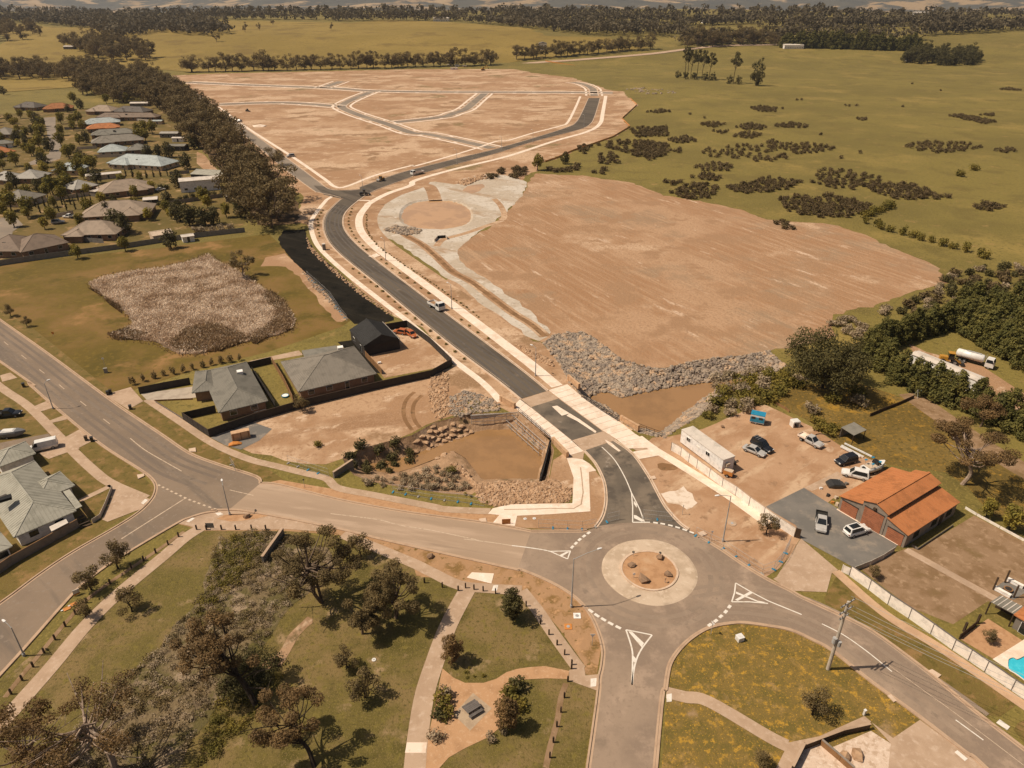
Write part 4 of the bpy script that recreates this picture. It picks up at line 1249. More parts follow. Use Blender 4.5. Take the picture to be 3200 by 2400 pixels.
if len(gpts) > 300:
    rng = np.random.default_rng(5)
    V = np.concatenate([leaf_arrays([[p.x + rng.uniform(-.8, .8), p.y + rng.uniform(-.8, .8), .8, 1.3], [p.x, p.y, 1.1, 1.2]], 70, .8, rng) for p in gpts[300:]])
    V[:, 2] = np.maximum(V[:, 2], .02)
    o = bpy.data.objects.new('distant_gorse', quad_mesh('distant_gorse', V, 'gorse'))
    COL.objects.link(o)
    tag(o, 'distant gorse spread over the far side of the paddock', None, None, 'stuff')
# hedge of young trees in the paddock
for p in along('s:1300,835 1450,880 1600,920 1760,960 1900,1000 2020,1040', 4.2, .8, 12) + along('s:1290,800 1350,775 1450,735', 3.6, .6, 13):
    shrub('green_bush', p, random.uniform(1.2, 1.9), 'young green tree in the hedge line running down the paddock', 'young trees of the paddock hedge', 'tree', sz=random.uniform(1.8, 2.6), name='hedge_tree')
for s_ in ('s:1845,555', 's:1925,520'):
    shrub('green_bush', W1(s_), 2.4, 'lone green bush pair standing in the open paddock', 'two lone bushes in the paddock', sz=2.4)
# creek line on the right
for p in scatter('s:1710,1200 1780,1120 1880,1110 1990,1090 2212,1060;D:2300,560;s:2212,1210 2000,1260 1800,1330 1660,1350 1500,1380 1480,1340 1640,1250', 3.2, 70, 14):
    shrub(random.choice(['gorse_bush', 'brown_bush', 'dark_bush']), p, random.uniform(1.0, 1.7), 'brown scrub bush along the creek line above the conifer hedge', 'scrub above the conifer hedge', name='creek_bush')
for p in scatter('g:540,320 700,270 860,390 800,460 640,420', 2.4, 22, 15) + scatter('g:960,200 1040,180 1080,230 1000,240', 2.2, 4, 16):
    shrub('brown_bush', p, random.uniform(1.0, 1.6), 'scrub bush between the cleared field and the round pine', 'scrub by the round pine')
# conifer hedges round the truck yard
for n_, p in enumerate(along('g:900,650 1010,745 1160,830 1290,905 1430,965 1570,1010 1720,1055 1900,1150 2050,1215 2212,1300;D:2290,970', 2.7, .7, 17)):
    plant('conifer_tree', p, random.uniform(.95, 1.2), ordn(n_) + ' conifer from the round pine in the hedge before the long white shed', 'conifers before the white trailer')
for n_, p in enumerate(along('g:860,600 1000,520 1150,470 1300,420 1480,360 1600,320', 2.8, .8, 18)):
    plant('conifer_tree', p, random.uniform(.9, 1.15), ordn(n_) + ' conifer from the round pine in the hedge behind the long white shed', 'conifers behind the white trailer')
for p in along('g:1640,360 1780,440 1920,520 2080,600 2212,690;D:2330,840', 2.9, .8, 19) + along('g:1700,300 1900,380 2080,460 2212,540', 3.2, .8, 20):
    plant('conifer_tree', p, random.uniform(1.05, 1.4), 'dark green conifer in the tall hedge behind the tanker truck', 'conifers behind the tanker truck')
for p in along('g:1650,250 1850,200 2000,300 2212,280;g:2212,200 2000,190', 3.6, 1, 21):
    plant('conifer_tree', p, random.uniform(1.0, 1.3), 'conifer in the upper hedge above the truck yard', 'conifers above the truck yard')
KINDS['round_pine'] = [gum(120, 15, 9.0, 60, 17000, .45, mat='dark_tree', bark='bark_dark', base=.35, zr=.36, cr=.27, tr=.03)]
plant('round_pine', P(1776, 838), 1.0, 'big round dark pine beside the rock-lined creek', name='pine_tree')
KINDS['barn_gum'] = [gum(131, 14, 6.6, 28, 13000, .28, mat='gum_red', bark='bark_pale', base=.55, zr=.26, cr=.22, tr=.03, flat=.55)]
plant('barn_gum', P(2078, 1046), 1.0, 'tall gum with pale trunk and reddish crown behind the orange-roofed barn', name='gum_tree', var=0)
KINDS['flat_gum'] = [gum(132, 6, 4.0, 11, 5000, .3, mat='gum_red', base=.5, zr=.2, cr=.32)]
plant('flat_gum', W1('g:1830,1200'), 1.0, 'low reddish gum growing at the lane behind the barn gum', name='gum_tree')
plant('shade_tree', W1('l:1880,880'), .62, 'clipped round green tree at the back wall, the one nearer the barn')
plant('shade_tree', W1('l:2080,990'), .75, 'clipped round green tree at the back wall, the larger one by the photo edge')
# willows and scrub on the east bank
for p in scatter('f:1730,830 1830,800 2000,770 2212,720;g:200,760 350,840 60,990;f:2100,1040 1900,1120 1700,1160 1680,1120 1760,1000', 2.3, 80, 22):
    shrub(random.choice(['green_bush', 'green_bush', 'brown_bush']), p, random.uniform(1.1, 1.9), 'loose olive-green willow shrub on the bank above the storage yard', 'willow shrubs above the storage yard')
for s_, l_ in (('g:370,1080', 'reddish bush beside the small white tank'), ('g:780,1010', 'small reddish bush in the weedy meadow'), ('g:780,930', 'small green bush in the weedy meadow'), ('g:560,980', 'low dark bush at the head of the meadow')):
    shrub('brown_bush' if 'red' in l_ else 'green_bush', W1(s_), 1.7, l_)
for p in scatter('k:1450,220 1560,180 1720,260 1680,330 1560,280', 1.6, 14, 23):
    shrub('green_bush', p, random.uniform(.9, 1.3), 'weedy green bush beside the small grey lean-to', 'bushes beside the lean-to')
# scrub round the left culvert pond
for p in scatter('i:1430,1330 1600,1250 1780,1200 2000,1170 2040,1290 1850,1370 1600,1400', 2.0, 40, 24):
    shrub('dark_bush', Vector((p.x, p.y, zL(p.x, p.y) - .1)), random.uniform(.8, 1.25), 'dense dark green bush north of the culvert creek', 'dark bushes by the culvert creek')
for p in scatter('i:2212,1330 2000,1420 1800,1480 1640,1500 1620,1560 1900,1610 2212,1640;j:300,1040 560,1040 600,960 520,860 350,820', 1.5, 110, 25):
    shrub('brown_bush', Vector((p.x, p.y, zL(p.x, p.y) - .05)), random.uniform(.55, .95), 'dry brown scrub bush on the creek bed below the road', 'dry scrub on the creek bed')
for s_, l_ in (('j:430,830', 'bright green bush on the pond spit'), ('i:1230,1230', 'single small bush on the dirt lot')):
    q = W1(s_)
    shrub('green_bush', Vector((q.x, q.y, zL(q.x, q.y) if 'spit' in l_ else 0)), .9, l_)
plant('small_tree', W1('i:1090,920'), 1.0, 'small bare-stemmed tree against the dark fence by the dirt lot')
for p in along('j:560,1090 760,1180', 1.6, .3, 26) + along('e:1020,440 1100,510 1300,650 1500,780 1750,960 1960,1110', 2.1, .35, 27) + along('e:960,200 960,330 1010,430', 2.4, .3, 28):
    shrub('plant_tuft', p, random.uniform(.6, 1.0), 'dry weed tuft along the outer edge of the shared path', 'weed tufts beside the path', 'plant')
for p in along('e:830,150 800,230 810,330 880,430 960,510', 5, .2, 29) + along('e:1080,590 1200,680 1380,800 1560,930', 5.5, .2, 30) + along('e:1780,1110 1880,1190 1990,1270 2090,1340', 5, .2, 31) + along('e:580,160 535,240 540,360 570,420', 5, .2, 32) + along('e:840,670 920,730 1090,870 1180,940 1270,1030 1380,1110 1480,1200 1600,1300 1730,1390 1840,1500', 5, .2, 33):
    shrub('plant_tuft', p, random.uniform(.9, 1.3), 'freshly planted street sapling in the bare verge of the new road', 'saplings along the new road', 'plant', name='verge_sapling')
# bushes above the estate basin
for s_, k_, s2, l_ in (('c:1050,975', 'shade_tree', 1.3, 'slender dark tree on the edge of the estate earthworks'), ('c:1290,920', 'dark_tree', .9, 'rounded dark tree behind the estate earthworks')):
    plant(k_, W1(s_), s2, l_)
for p in scatter('c:1110,960 1250,990 1400,940 1400,980 1300,1000 1110,990', 3.2, 22, 34) + scatter('c:620,1030 700,1000 760,980 780,1010 640,1060', 3.2, 14, 35) + scatter('c:790,1040 850,970 940,960 950,1020 870,1060', 3, 12, 36) + scatter('c:1850,620 2000,610 2180,620 2050,680 1900,700', 4, 40, 37) + scatter('c:1560,770 1700,720 2000,740 2180,760 2100,870 1900,860 1700,800', 4, 60, 38) + scatter('c:1380,810 1450,770 1540,770 1440,850', 4, 16, 39) + scatter('c:1520,1000 1640,980 1630,1020', 3.5, 8, 40) + scatter('c:1580,850 1740,850 1740,930 1600,930', 4, 22, 41):
    shrub('gorse_bush', p, random.uniform(1.0, 1.5), 'dark scrub bush between the estate earthworks and the green paddock', 'scrub above the cleared field', name='scrub_bush')
# trees in the old estate
EST_T = [('shade_tree', 1.25, 'a:90,380;a:270,340;a:230,500;a:350,480;a:360,510;a:275,660;a:345,590;a:140,745;a:530,380;a:630,390;a:680,380;a:535,480;a:530,570;a:600,680;a:700,740;a:810,780;a:540,850;a:690,820;a:250,1050;a:460,990;a:540,980;a:600,960;a:100,1130;a:250,1180;a:690,560;a:1190,460;a:1250,460;a:1320,470;a:1210,530;a:1260,530;a:640,440;a:720,440;a:920,205;a:1100,200;a:640,200'),
         ('dark_tree', 1.1, 'a:150,560;a:230,560;a:1280,680;a:1380,670;a:1460,670;a:1680,600;a:1620,770;a:1080,1330;a:1000,1310;a:1560,1220;a:1640,1260;a:1760,1260;a:1850,1250;a:2080,1190;a:590,280;a:700,250;a:750,540'),
         ('lime_tree', .95, 'a:400,820;a:380,800;a:330,560;a:390,1290;a:1480,1200')]
for kind, sc_, specs in EST_T:
    for s_ in specs.split(';'):
        plant(kind, W1(s_), sc_ * random.uniform(.8, 1.15), {'shade_tree': 'round green garden tree among the houses of the old estate', 'dark_tree': 'dark evergreen garden tree among the houses of the old estate', 'lime_tree': 'lime-green garden tree among the houses of the old estate'}[kind], {'shade_tree': 'green garden trees of the old estate', 'dark_tree': 'dark garden trees of the old estate', 'lime_tree': 'lime garden trees of the old estate'}[kind])
for q, p in enumerate(scatter('a:-60,330 280,320 420,420 430,600 640,600 780,720 900,880 1100,880 1540,900 1900,1100 2050,1250 1450,1290 1250,1230 700,1290 420,1330 100,1290 -60,1150', 11, 75, 91)):
    plant(('shade_tree', 'dark_tree', 'shade_tree', 'lime_tree')[q % 4], p, random.uniform(.7, 1.15), 'leafy backyard tree between the roofs of the old estate', 'backyard trees of the old estate', name='backyard_tree')
for n_, s_ in enumerate('a:395,1110;a:470,1090;a:540,1080;a:610,1075;a:680,1050;a:740,1040;a:790,1000;a:870,990;a:440,1150;a:510,1140;a:580,1130;a:655,1120;a:730,1085;a:795,1075;a:350,1150;a:310,1100'.split(';')):
    plant('pencil_cypress', W1(s_), random.uniform(.8, 1.1), ordn(n_) + ' slim pencil cypress of the old estate driveway avenue, upper row then lower', 'pencil cypresses of the avenue')
for s_ in 'a:910,550;a:990,540;a:1065,535;a:1150,535;a:1090,830;a:1150,840;a:1210,850;a:1270,850;a:1330,840;a:1390,835;a:1450,830'.split(';'):
    plant('pencil_cypress', W1(s_), random.uniform(.8, 1.0), 'stout columnar garden conifer beside a pale blue roof', 'columnar conifers by pale blue roofs', name='columnar_conifer', sz=random.uniform(.7, .85)).scale[0] = 1.5
for p in along('a:1380,1080 1500,1060 1700,1020 1920,990', 3.2, .5, 42) + along('a:900,980 1100,960 1330,960 1500,940', 3.2, .5, 43) + along('a:780,1190 900,1200 1020,1200', 3, .5, 44):
    shrub('dark_bush', p, random.uniform(1.0, 1.4), 'dark clipped hedge bush between garden plots of the old estate', 'garden hedge bushes of the old estate')
for p in along('a:1700,1320 1850,1310 2030,1290', 3.2, .4, 45):
    shrub('brown_bush', p, 1.6, 'pale flowering bush inside the grey boundary fence', 'pale bushes inside the boundary fence')
for s_, k_, sc_, l_ in (('d:1085,235', 'shade_tree', .85, 'green tree in front of the grey boundary fence, the middle one'), ('d:675,300', 'shade_tree', .8, 'green tree before the grey boundary fence, nearest the dark roofed house'), ('d:1480,210', 'dark_tree', .95, 'broad dense bush-like tree against the grey boundary fence'), ('d:2110,465', 'open_gum_tree', .72, 'spreading gum at the corner of the reed bed'), ('d:100,800', 'small_tree', .9, 'small street tree beside the left road, nearest the photo edge'), ('d:235,890', 'small_tree', .75, 'second small street tree beside the left road')):
    plant(k_, W1(s_), sc_, l_)
for q, s_ in enumerate('d:1150,1390;d:1245,1360;d:1335,1335;d:1415,1310;d:1495,1300;d:1585,1280;d:1670,1260;d:1755,1240;d:1830,1220;d:1910,1205;d:1990,1195;d:2070,1180'.split(';')):
    shrub('small_conifer', W1(s_), random.uniform(.75, 1.1), ordn(q) + ' small clipped tree from the road in the row outside the dark fence', 'small trees outside the dark fence', 'tree', name='clipped_tree')

# reeds
def tufts(name, polys, n, h, w, mat, label, seed, zf=None, lean=.35):
    rng = np.random.default_rng(seed)
    r = random.Random(seed)
    Vs = []
    for poly in polys:
        wp_ = W(poly)
        x0, x1, y0, y1 = min(p.x for p in wp_), max(p.x for p in wp_), min(p.y for p in wp_), max(p.y for p in wp_)
        c = 0
        pts = []
        while len(pts) < n and c < n * 8:
            c += 1
            x, y = r.uniform(x0, x1), r.uniform(y0, y1)
            if inside(x, y, wp_):
                pts.append((x, y, zf(x, y) if zf else 0.0))
        b = np.array(pts)
        m = len(b)
        a = rng.uniform(0, 6.283, m)
        hh = h * rng.uniform(.5, 1.25, m)
        ww = w * rng.uniform(.6, 1.3, m)
        dx, dy = np.cos(a) * ww, np.sin(a) * ww
        la, lm = rng.uniform(0, 6.283, m), rng.uniform(0, lean, m) * hh
        tx, ty = np.cos(la) * lm, np.sin(la) * lm
        z0 = b[:, 2]
        V = np.stack([np.stack([b[:, 0] - dx * .5, b[:, 1] - dy * .5, z0], 1), np.stack([b[:, 0] + dx * .5, b[:, 1] + dy * .5, z0], 1),
                      np.stack([b[:, 0] + dx * .42 + tx, b[:, 1] + dy * .42 + ty, z0 + hh], 1), np.stack([b[:, 0] - dx * .42 + tx, b[:, 1] - dy * .42 + ty, z0 + hh * .85], 1)], 1).reshape(-1, 3)
        Vs.append(V)
    o = bpy.data.objects.new(name, quad_mesh(name, np.concatenate(Vs), mat))
    COL.objects.link(o)
    return tag(o, label, None, None, 'stuff')


REED = 'D:192,613 225,600 275,590 350,580 400,570 440,556 450,552 465,565 500,580 555,615 600,650 635,690 632,708 600,725 500,745 430,765 385,765 340,740 310,735 262,733 240,727 285,705 292,695 262,665 225,640'
sheet('reed_bed_floor', jag(W(REED), .8, 3, 14), .05, M('reed_floor', (158, 132, 106), [((124, 102, 78), .3, .45, .6), ((176, 150, 124), .6, .54, .68)], bump=.2))
tufts('reeds', [REED], 95000, .75, .2, 'reed', 'pale dry reeds filling the grassy basin', 51, lean=1.6)
tufts('reed_fringe', ['D:185,613 222,594 275,584 350,574 398,564 440,548 455,545 470,558 505,573 562,610 608,648 645,690 640,714 604,732 500,752 430,772 380,772 334,748 306,742 258,739 230,729 275,708 282,697 252,669 217,645'], 9000, .5, .2, 'reed_dark', 'sparse brown weeds around the edge of the reed bed', 54, lean=1.4)
tufts('brown_reeds', ['d:1480,1040 1600,920 1800,860 1950,900 2080,960 2212,1040;e:150,1230 300,1190 310,1100 240,950 120,860 60,900 200,1050 120,1160;d:2100,1020 1900,1100 1700,1110 1520,1100'], 14000, .9, .22, 'reed_dark', 'brown rushes along the wet edge of the reed bed', 52, lean=1.4)
tufts('brown_reed_margin', ['d:770,560 850,590 940,690 1060,780 1040,720 900,640', 'd:930,960 1100,910 1290,960 1200,1000 1000,1005'], 2200, .8, .2, 'reed_dark', 'brown weeds on the western margin of the reed bed', 53, lean=.7)
# overgrown gully through the park
GUL = 'D:470,1165 560,1145 640,1165 715,1190 722,1232 690,1262 640,1300 600,1340 570,1400 545,1440 500,1490 440,1560 395,1640 380,1700 120,1700 150,1620 175,1560 235,1500 300,1440 350,1390 400,1330 440,1280 455,1220'
sheet('gully_floor', jag(W(GUL), .5, 2.5, 15), .030, M('gully_litter', (122, 102, 72), [((98, 86, 48), .16, .44, .58), ((158, 134, 106), .3, .52, .62), ((94, 84, 40), .12, .54, .68), ((84, 70, 48), 1.2, .54, .68)], bump=.25, bscale=2))
sheet('gully_stony_edge', jag(offset(catmull(W('p:1180,1200 1050,1330 960,1460 870,1600;r:700,730 600,860')), .9) + offset(catmull(W('p:1180,1200 1050,1330 960,1460 870,1600;r:700,730 600,860')), -.5)[::-1], .2, 1, 16), .045, 'bank')


def thicket(name, poly, n, H, R, mat, label, seed, leaf=.32, nl=22):
    rng = np.random.default_rng(seed)
    r = random.Random(seed)
    wp_ = W(poly)
    x0, x1, y0, y1 = min(p.x for p in wp_), max(p.x for p in wp_), min(p.y for p in wp_), max(p.y for p in wp_)
    cl = []
    while len(cl) < n:
        x, y = r.uniform(x0, x1), r.uniform(y0, y1)
        if inside(x, y, wp_):
            k = r.uniform(.5, 1.25)
            cl.append([x, y, H * k * .45, R * k])
    V = leaf_arrays(cl, n * nl, leaf, rng, flat=H / R * .5)
    V[:, 2] = np.maximum(V[:, 2], .03)
    o = bpy.data.objects.new(name, quad_mesh(name, V, mat))
    COL.objects.link(o)
    return tag(o, label, None, None, 'stuff')


thicket('gully_scrub', GUL, 650, .6, .6, 'scrub', 'dry grey-brown scrub filling the park gully', 61, .2, 40)
thicket('gully_weeds', GUL, 380, .7, .7, 'gum', 'olive weeds and low bushes mixed through the gully scrub', 65, .22, 45)
thicket('gully_undergrowth', 'D:475,1170 560,1150 570,1190 520,1260 470,1330 400,1400 440,1290', 140, .9, .7, 'greenscrub', 'green undergrowth along the upper park gully', 62, .22, 50)
thicket('gully_lower_undergrowth', 'D:480,1500 560,1440 620,1460 560,1540 500,1600 440,1659 400,1659', 100, .8, .7, 'greenscrub', 'green undergrowth on the lower side of the park gully', 63, .22, 48)
thicket('gully_dark_thicket', 'D:500,1440 560,1400 600,1430 580,1490 510,1530 470,1500', 130, 1.8, 1.0, 'dark_tree', 'dark bushes midway along the park gully', 64, .24, 60)
# big trees of the park
KINDS['tall_gum'] = [gum(141, 14, 5.6, 34, 16000, .24, base=.5, zr=.30, cr=.2, trunks=3, tr=.032, bare=1)]
plant('tall_gum', W1('p:1270,1060'), 1.0, 'tallest many-stemmed gum standing over the gully beside the resealed road', name='gum_tree')
KINDS['side_gum'] = [gum(142, 11, 3.9, 30, 13000, .24, base=.45, zr=.38, cr=.25, trunks=2, tr=.03)]
plant('side_gum', W1('p:1900,1190'), 1.0, 'dense gum throwing its shade on the park path', name='gum_tree')
KINDS['mid_gum'] = [gum(143, 7, 2.2, 13, 6500, .24, base=.45, zr=.36, cr=.4)]
plant('mid_gum', W1('p:1610,1330'), 1.0, 'slim bushy gum between the two big park gums', name='gum_tree')
KINDS['gully_gum'] = [gum(144, 12.5, 5.0, 26, 9500, .24, mat='gum_red', bark='bark_dark', lean=(-4.5, 2.5), base=.55, zr=.24, cr=.2, tr=.034, bare=2)]
g_ = plant('gully_gum', W1('r:560,1130'), 1.0, 'leaning gum with a dark trunk rising out of the gully', name='gum_tree')
g_.rotation_euler = (0, 0, 0)
KINDS['bare_gum'] = [gum(145, 14.5, 6.6, 20, 7500, .24, mat='gum_red', bark='bark_pale', lean=(-1.5, .5), base=.6, zr=.26, cr=.18, tr=.03, bare=8)]
g_ = plant('bare_gum', W1('q:1000,1700'), 1.0, 'old gum with pale bare branches at the bottom corner of the park', name='gum_tree')
g_.rotation_euler = (0, 0, .4)
KINDS['low_gum'] = [gum(146, 10, 4.6, 24, 9000, .24, mat='gum_red', bark='bark_dark', lean=(-3.0, 2.0), base=.55, zr=.24, cr=.22, tr=.03, bare=1)]
g_ = plant('low_gum', W1('r:1060,1650'), 1.0, 'gum with a long bare trunk leaning over the lower park lawn', name='gum_tree')
g_.rotation_euler = (0, 0, 0)
KINDS['corner_gum'] = [gum(147, 9.5, 5.2, 24, 8500, .24, mat='gum_red', bark='bark_pale', base=.5, zr=.26, cr=.2, tr=.03, bare=4)]
plant('corner_gum', W1('q:330,1700'), 1.0, 'spreading reddish gum at the very bottom left of the park', name='gum_tree')
for s_, k_, sc_, l_, v_ in (('o:1110,375', 'park_tree', 1.15, 'dark dense tree beside the bollard line on the park lawn', 0), ('o:590,745', 'park_tree', 1.0, 'reddish young tree beside the spine path', 1), ('o:1075,1315', 'park_tree', 1.05, 'reddish young tree south-east of the picnic table', 2),
                            ('r:1345,790', 'small_tree', .9, 'tiny reddish tree below the big park gums', 0), ('r:1490,1050', 'small_tree', 1.15, 'small reddish tree alone on the middle of the lawn', 1),
                            ('q:790,120', 'small_tree', 1.15, 'young street tree nearest the roadside sign board', 2), ('h:1030,1600', 'small_tree', 1.25, 'young street tree closest to the junction', 3), ('q:1140,310', 'small_tree', 1.1, 'young tree on the lawn side of the park path', 0), ('q:740,360', 'small_tree', .8, 'thin bare sapling between the bollards and the park path', 1),
                            ('m:380,1200', 'small_tree', 1.05, 'small dark tree on the yellow-flowered corner lawn', 2), ('D:1640,1656', 'small_tree', .7, 'small dark bush-like tree at the bottom edge of the corner lawn', 3), ('k:1090,1160', 'small_tree', 1.0, 'thin young tree inside the triangle of temporary fencing', 1), ('p:1600,690', 'small_tree', 1.2, 'twin-stemmed small gum beside the road verge', 0), ('m:1900,570', 'small_tree', .6, 'small yellowish tree in the mulch court by the pool', 2), ('l:900,1390', 'small_tree', .6, 'scraggly little tree behind the cream fence', 3)):
    plant(k_, W1(s_), sc_, l_, var=v_)
for s_, k_, sc_, l_ in (('o:520,1020', 'brown_bush', 1.0, 'olive shrub at the head of the picnic garden bed'), ('o:500,1100', 'green_bush', 1.15, 'orange-green shrub nearest the picnic table'), ('o:520,1200', 'green_bush', 1.15, 'bright green shrub in the picnic garden bed'), ('o:460,1220', 'dark_bush', .8, 'dark shrub beside the spine path'), ('o:440,1400', 'brown_bush', .9, 'grey shrub at the foot of the picnic garden bed'), ('o:1130,980', 'dark_bush', 1.0, 'dark shrub at the top of the eastern garden bed'), ('o:1090,1080', 'green_bush', 1.2, 'bright green shrub in the eastern garden bed'), ('o:1180,1130', 'green_bush', .9, 'olive shrub in the eastern garden bed'), ('o:920,1420', 'brown_bush', .75, 'grey shrub low on the gravel path edge'), ('o:1020,1350', 'brown_bush', .6, 'small grey shrub beside the reddish young tree')):
    shrub(k_, W1(s_), sc_, l_)
for p in scatter('o:640,870 760,900 930,880 900,850 790,860 760,800 700,830', .8, 14, 46) + scatter('o:1200,1000 1260,1090 1240,1250 1180,1200', .9, 9, 47):
    shrub('plant_tuft', p, random.uniform(.5, .9), 'small tussock in the stony beds beside the gravel path', 'tussocks in the stony beds', 'plant')
# ------------------------------------------------------------------ buildings
def solid(name, c, rough=.7, var=None, metal=0, spec=.3, coord='object', alb=.92, sc=1.2):
    var = var or tuple(int(v * .9) for v in c)
    MT[name] = M(name, c, [(var, sc, .45, .62), (tuple(min(255, int(v * 1.05)) for v in c), sc * 4, .52, .7)], rough=rough, metal=metal, spec=spec, coord=coord, alb=alb)


for nm, c in dict(roof_grey=(134, 126, 112), roof_pale=(170, 160, 146), roof_blue=(176, 178, 170), roof_tan=(162, 140, 118), roof_brown=(132, 112, 94), roof_dark=(106, 96, 86), roof_black=(60, 57, 53), roof_orange=(188, 120, 74), roof_rust=(166, 108, 66),
                  roof_white=(216, 200, 182), roof_green=(168, 160, 142), roof_mid=(140, 129, 114)).items():
    solid(nm, c, .7, spec=.15, sc=.5)
for nm, c in dict(wall_brick=(150, 118, 92), wall_cream=(206, 180, 152), wall_grey=(126, 116, 104), wall_white=(248, 238, 226), wall_block=(146, 130, 114), wall_dark=(60, 54, 48), fence_dark=(64, 57, 50), fence_grey=(138, 130, 120), fence_cream=(248, 234, 216),
                  timber=(150, 110, 72), timber_dark=(76, 58, 42), post_grey=(110, 100, 92), white_metal=(232, 224, 214), steel=(160, 154, 146), brick_pier=(206, 164, 124), galv=(178, 172, 164), block_pale=(196, 180, 160), stone=(150, 118, 90), door_orange=(168, 106, 74), black=(30, 28, 26), rubber=(34, 32, 30)).items():
    solid(nm, c, .8)
MT['glass'] = M('window_glass', (38, 40, 40), rough=.08, spec=.6)


def frame4(cs):
    """best rectangle through four corner points: centre, axis, length, width"""
    c = sum((Vector(p) for p in cs), Vector()) / 4
    u = (Vector(cs[1]) - Vector(cs[0])) + (Vector(cs[2]) - Vector(cs[3]))
    v = (Vector(cs[3]) - Vector(cs[0])) + (Vector(cs[2]) - Vector(cs[1]))
    L, Wd = u.length / 2, v.length / 2
    a = math.atan2(u.y, u.x)
    if abs(math.sin(a - math.atan2(v.y, v.x))) < .8:
        pass
    if Wd > L:
        L, Wd, a = Wd, L, math.atan2(v.y, v.x)
    return c, a, L, Wd


def roof_block(c, a, L, Wd, z, pitch=22, gable=False, th=.16):
    """hip or gable roof: (vertices, faces, ridge ends)"""
    co, si = math.cos(a), math.sin(a)

    def w(x, y, zz):
        return (c[0] + x * co - y * si, c[1] + x * si + y * co, zz)
    h = math.tan(rad(pitch)) * Wd / 2
    ins = 0 if gable else Wd / 2
    rx = max(L / 2 - ins, .15)
    b = [(-L / 2, -Wd / 2), (L / 2, -Wd / 2), (L / 2, Wd / 2), (-L / 2, Wd / 2)]
    vs = [w(x, y, z) for x, y in b] + [w(x, y, z - th) for x, y in b] + [w(-rx, 0, z + h), w(rx, 0, z + h)]
    fs = [(0, 1, 9, 8), (2, 3, 8, 9), (1, 2, 9), (3, 0, 8), (4, 5, 1, 0), (5, 6, 2, 1), (6, 7, 3, 2), (7, 4, 0, 3), (7, 6, 5, 4)]
    return vs, fs, [w(-rx, 0, z + h), w(rx, 0, z + h)], [w(x, y, z) for x, y in b]


def windows_on(root, c, a, L, Wd, zs, sides, wmat='white_metal', ww=1.5, wh=1.2, z=1.5, gap=3.6, inset=.6, door=None):
    co, si = math.cos(a), math.sin(a)
    for sd in sides:
        ln = L if sd in 'fb' else Wd
        n = max(1, int((ln - 2 * inset - .8) // gap))
        for q in range(n):
            t = (q + .5) / n - .5
            s = t * (ln - 2 * inset - .5)
            x, y, r = {'f': (s, -Wd / 2 + inset, 0), 'b': (s, Wd / 2 - inset, 0), 'l': (-L / 2 + inset, s, math.pi / 2), 'r': (L / 2 - inset, s, math.pi / 2)}[sd]
            sg = {'f': (0, -1), 'b': (0, 1), 'l': (-1, 0), 'r': (1, 0)}[sd]
            px, py = x + sg[0] * .03, y + sg[1] * .03
            p = (c[0] + px * co - py * si, c[1] + px * si + py * co, z)
            isd = door == sd and q == n // 2
            hh, zz = (2.05, 1.03) if isd else (wh, z)
            p = (p[0], p[1], zz)
            fr = MB().box(p, (1.0 if isd else ww, .08, hh), a + r).build('door' if isd else 'window', wmat, root, True)
            p2 = (p[0] + (sg[0] * co - sg[1] * si) * .03, p[1] + (sg[0] * si + sg[1] * co) * .03, zz)
            MB().box(p2, ((1.0 if isd else ww) - .14, .06, hh - .14), a + r).build('pane', 'glass', fr)


def ribs(c, a, L, Wd, z, pitch, gable, step=.62):
    co, si = math.cos(a), math.sin(a)

    def w(x, y, zz):
        return Vector((c[0] + x * co - y * si, c[1] + x * si + y * co, zz + .02))
    h = math.tan(rad(pitch)) * Wd / 2
    ins = .01 if gable else Wd / 2
    mb = MB()
    k = -L / 2 + step / 2
    while k < L / 2:
        t = min(1, (L / 2 - abs(k)) / ins)
        for s in (-1, 1):
            mb.beam(w(k, s * Wd / 2, z), w(k, s * Wd / 2 * (1 - t), z + h * t), .05, .05)
        k += step
    if not gable:
        k = -Wd / 2 + step / 2
        while k < Wd / 2:
            t = 1 - abs(k) / (Wd / 2)
            for s in (-1, 1):
                mb.beam(w(s * L / 2, k, z), w(s * (L / 2 - ins * t), k, z + h * t), .05, .05)
            k += step
    return mb


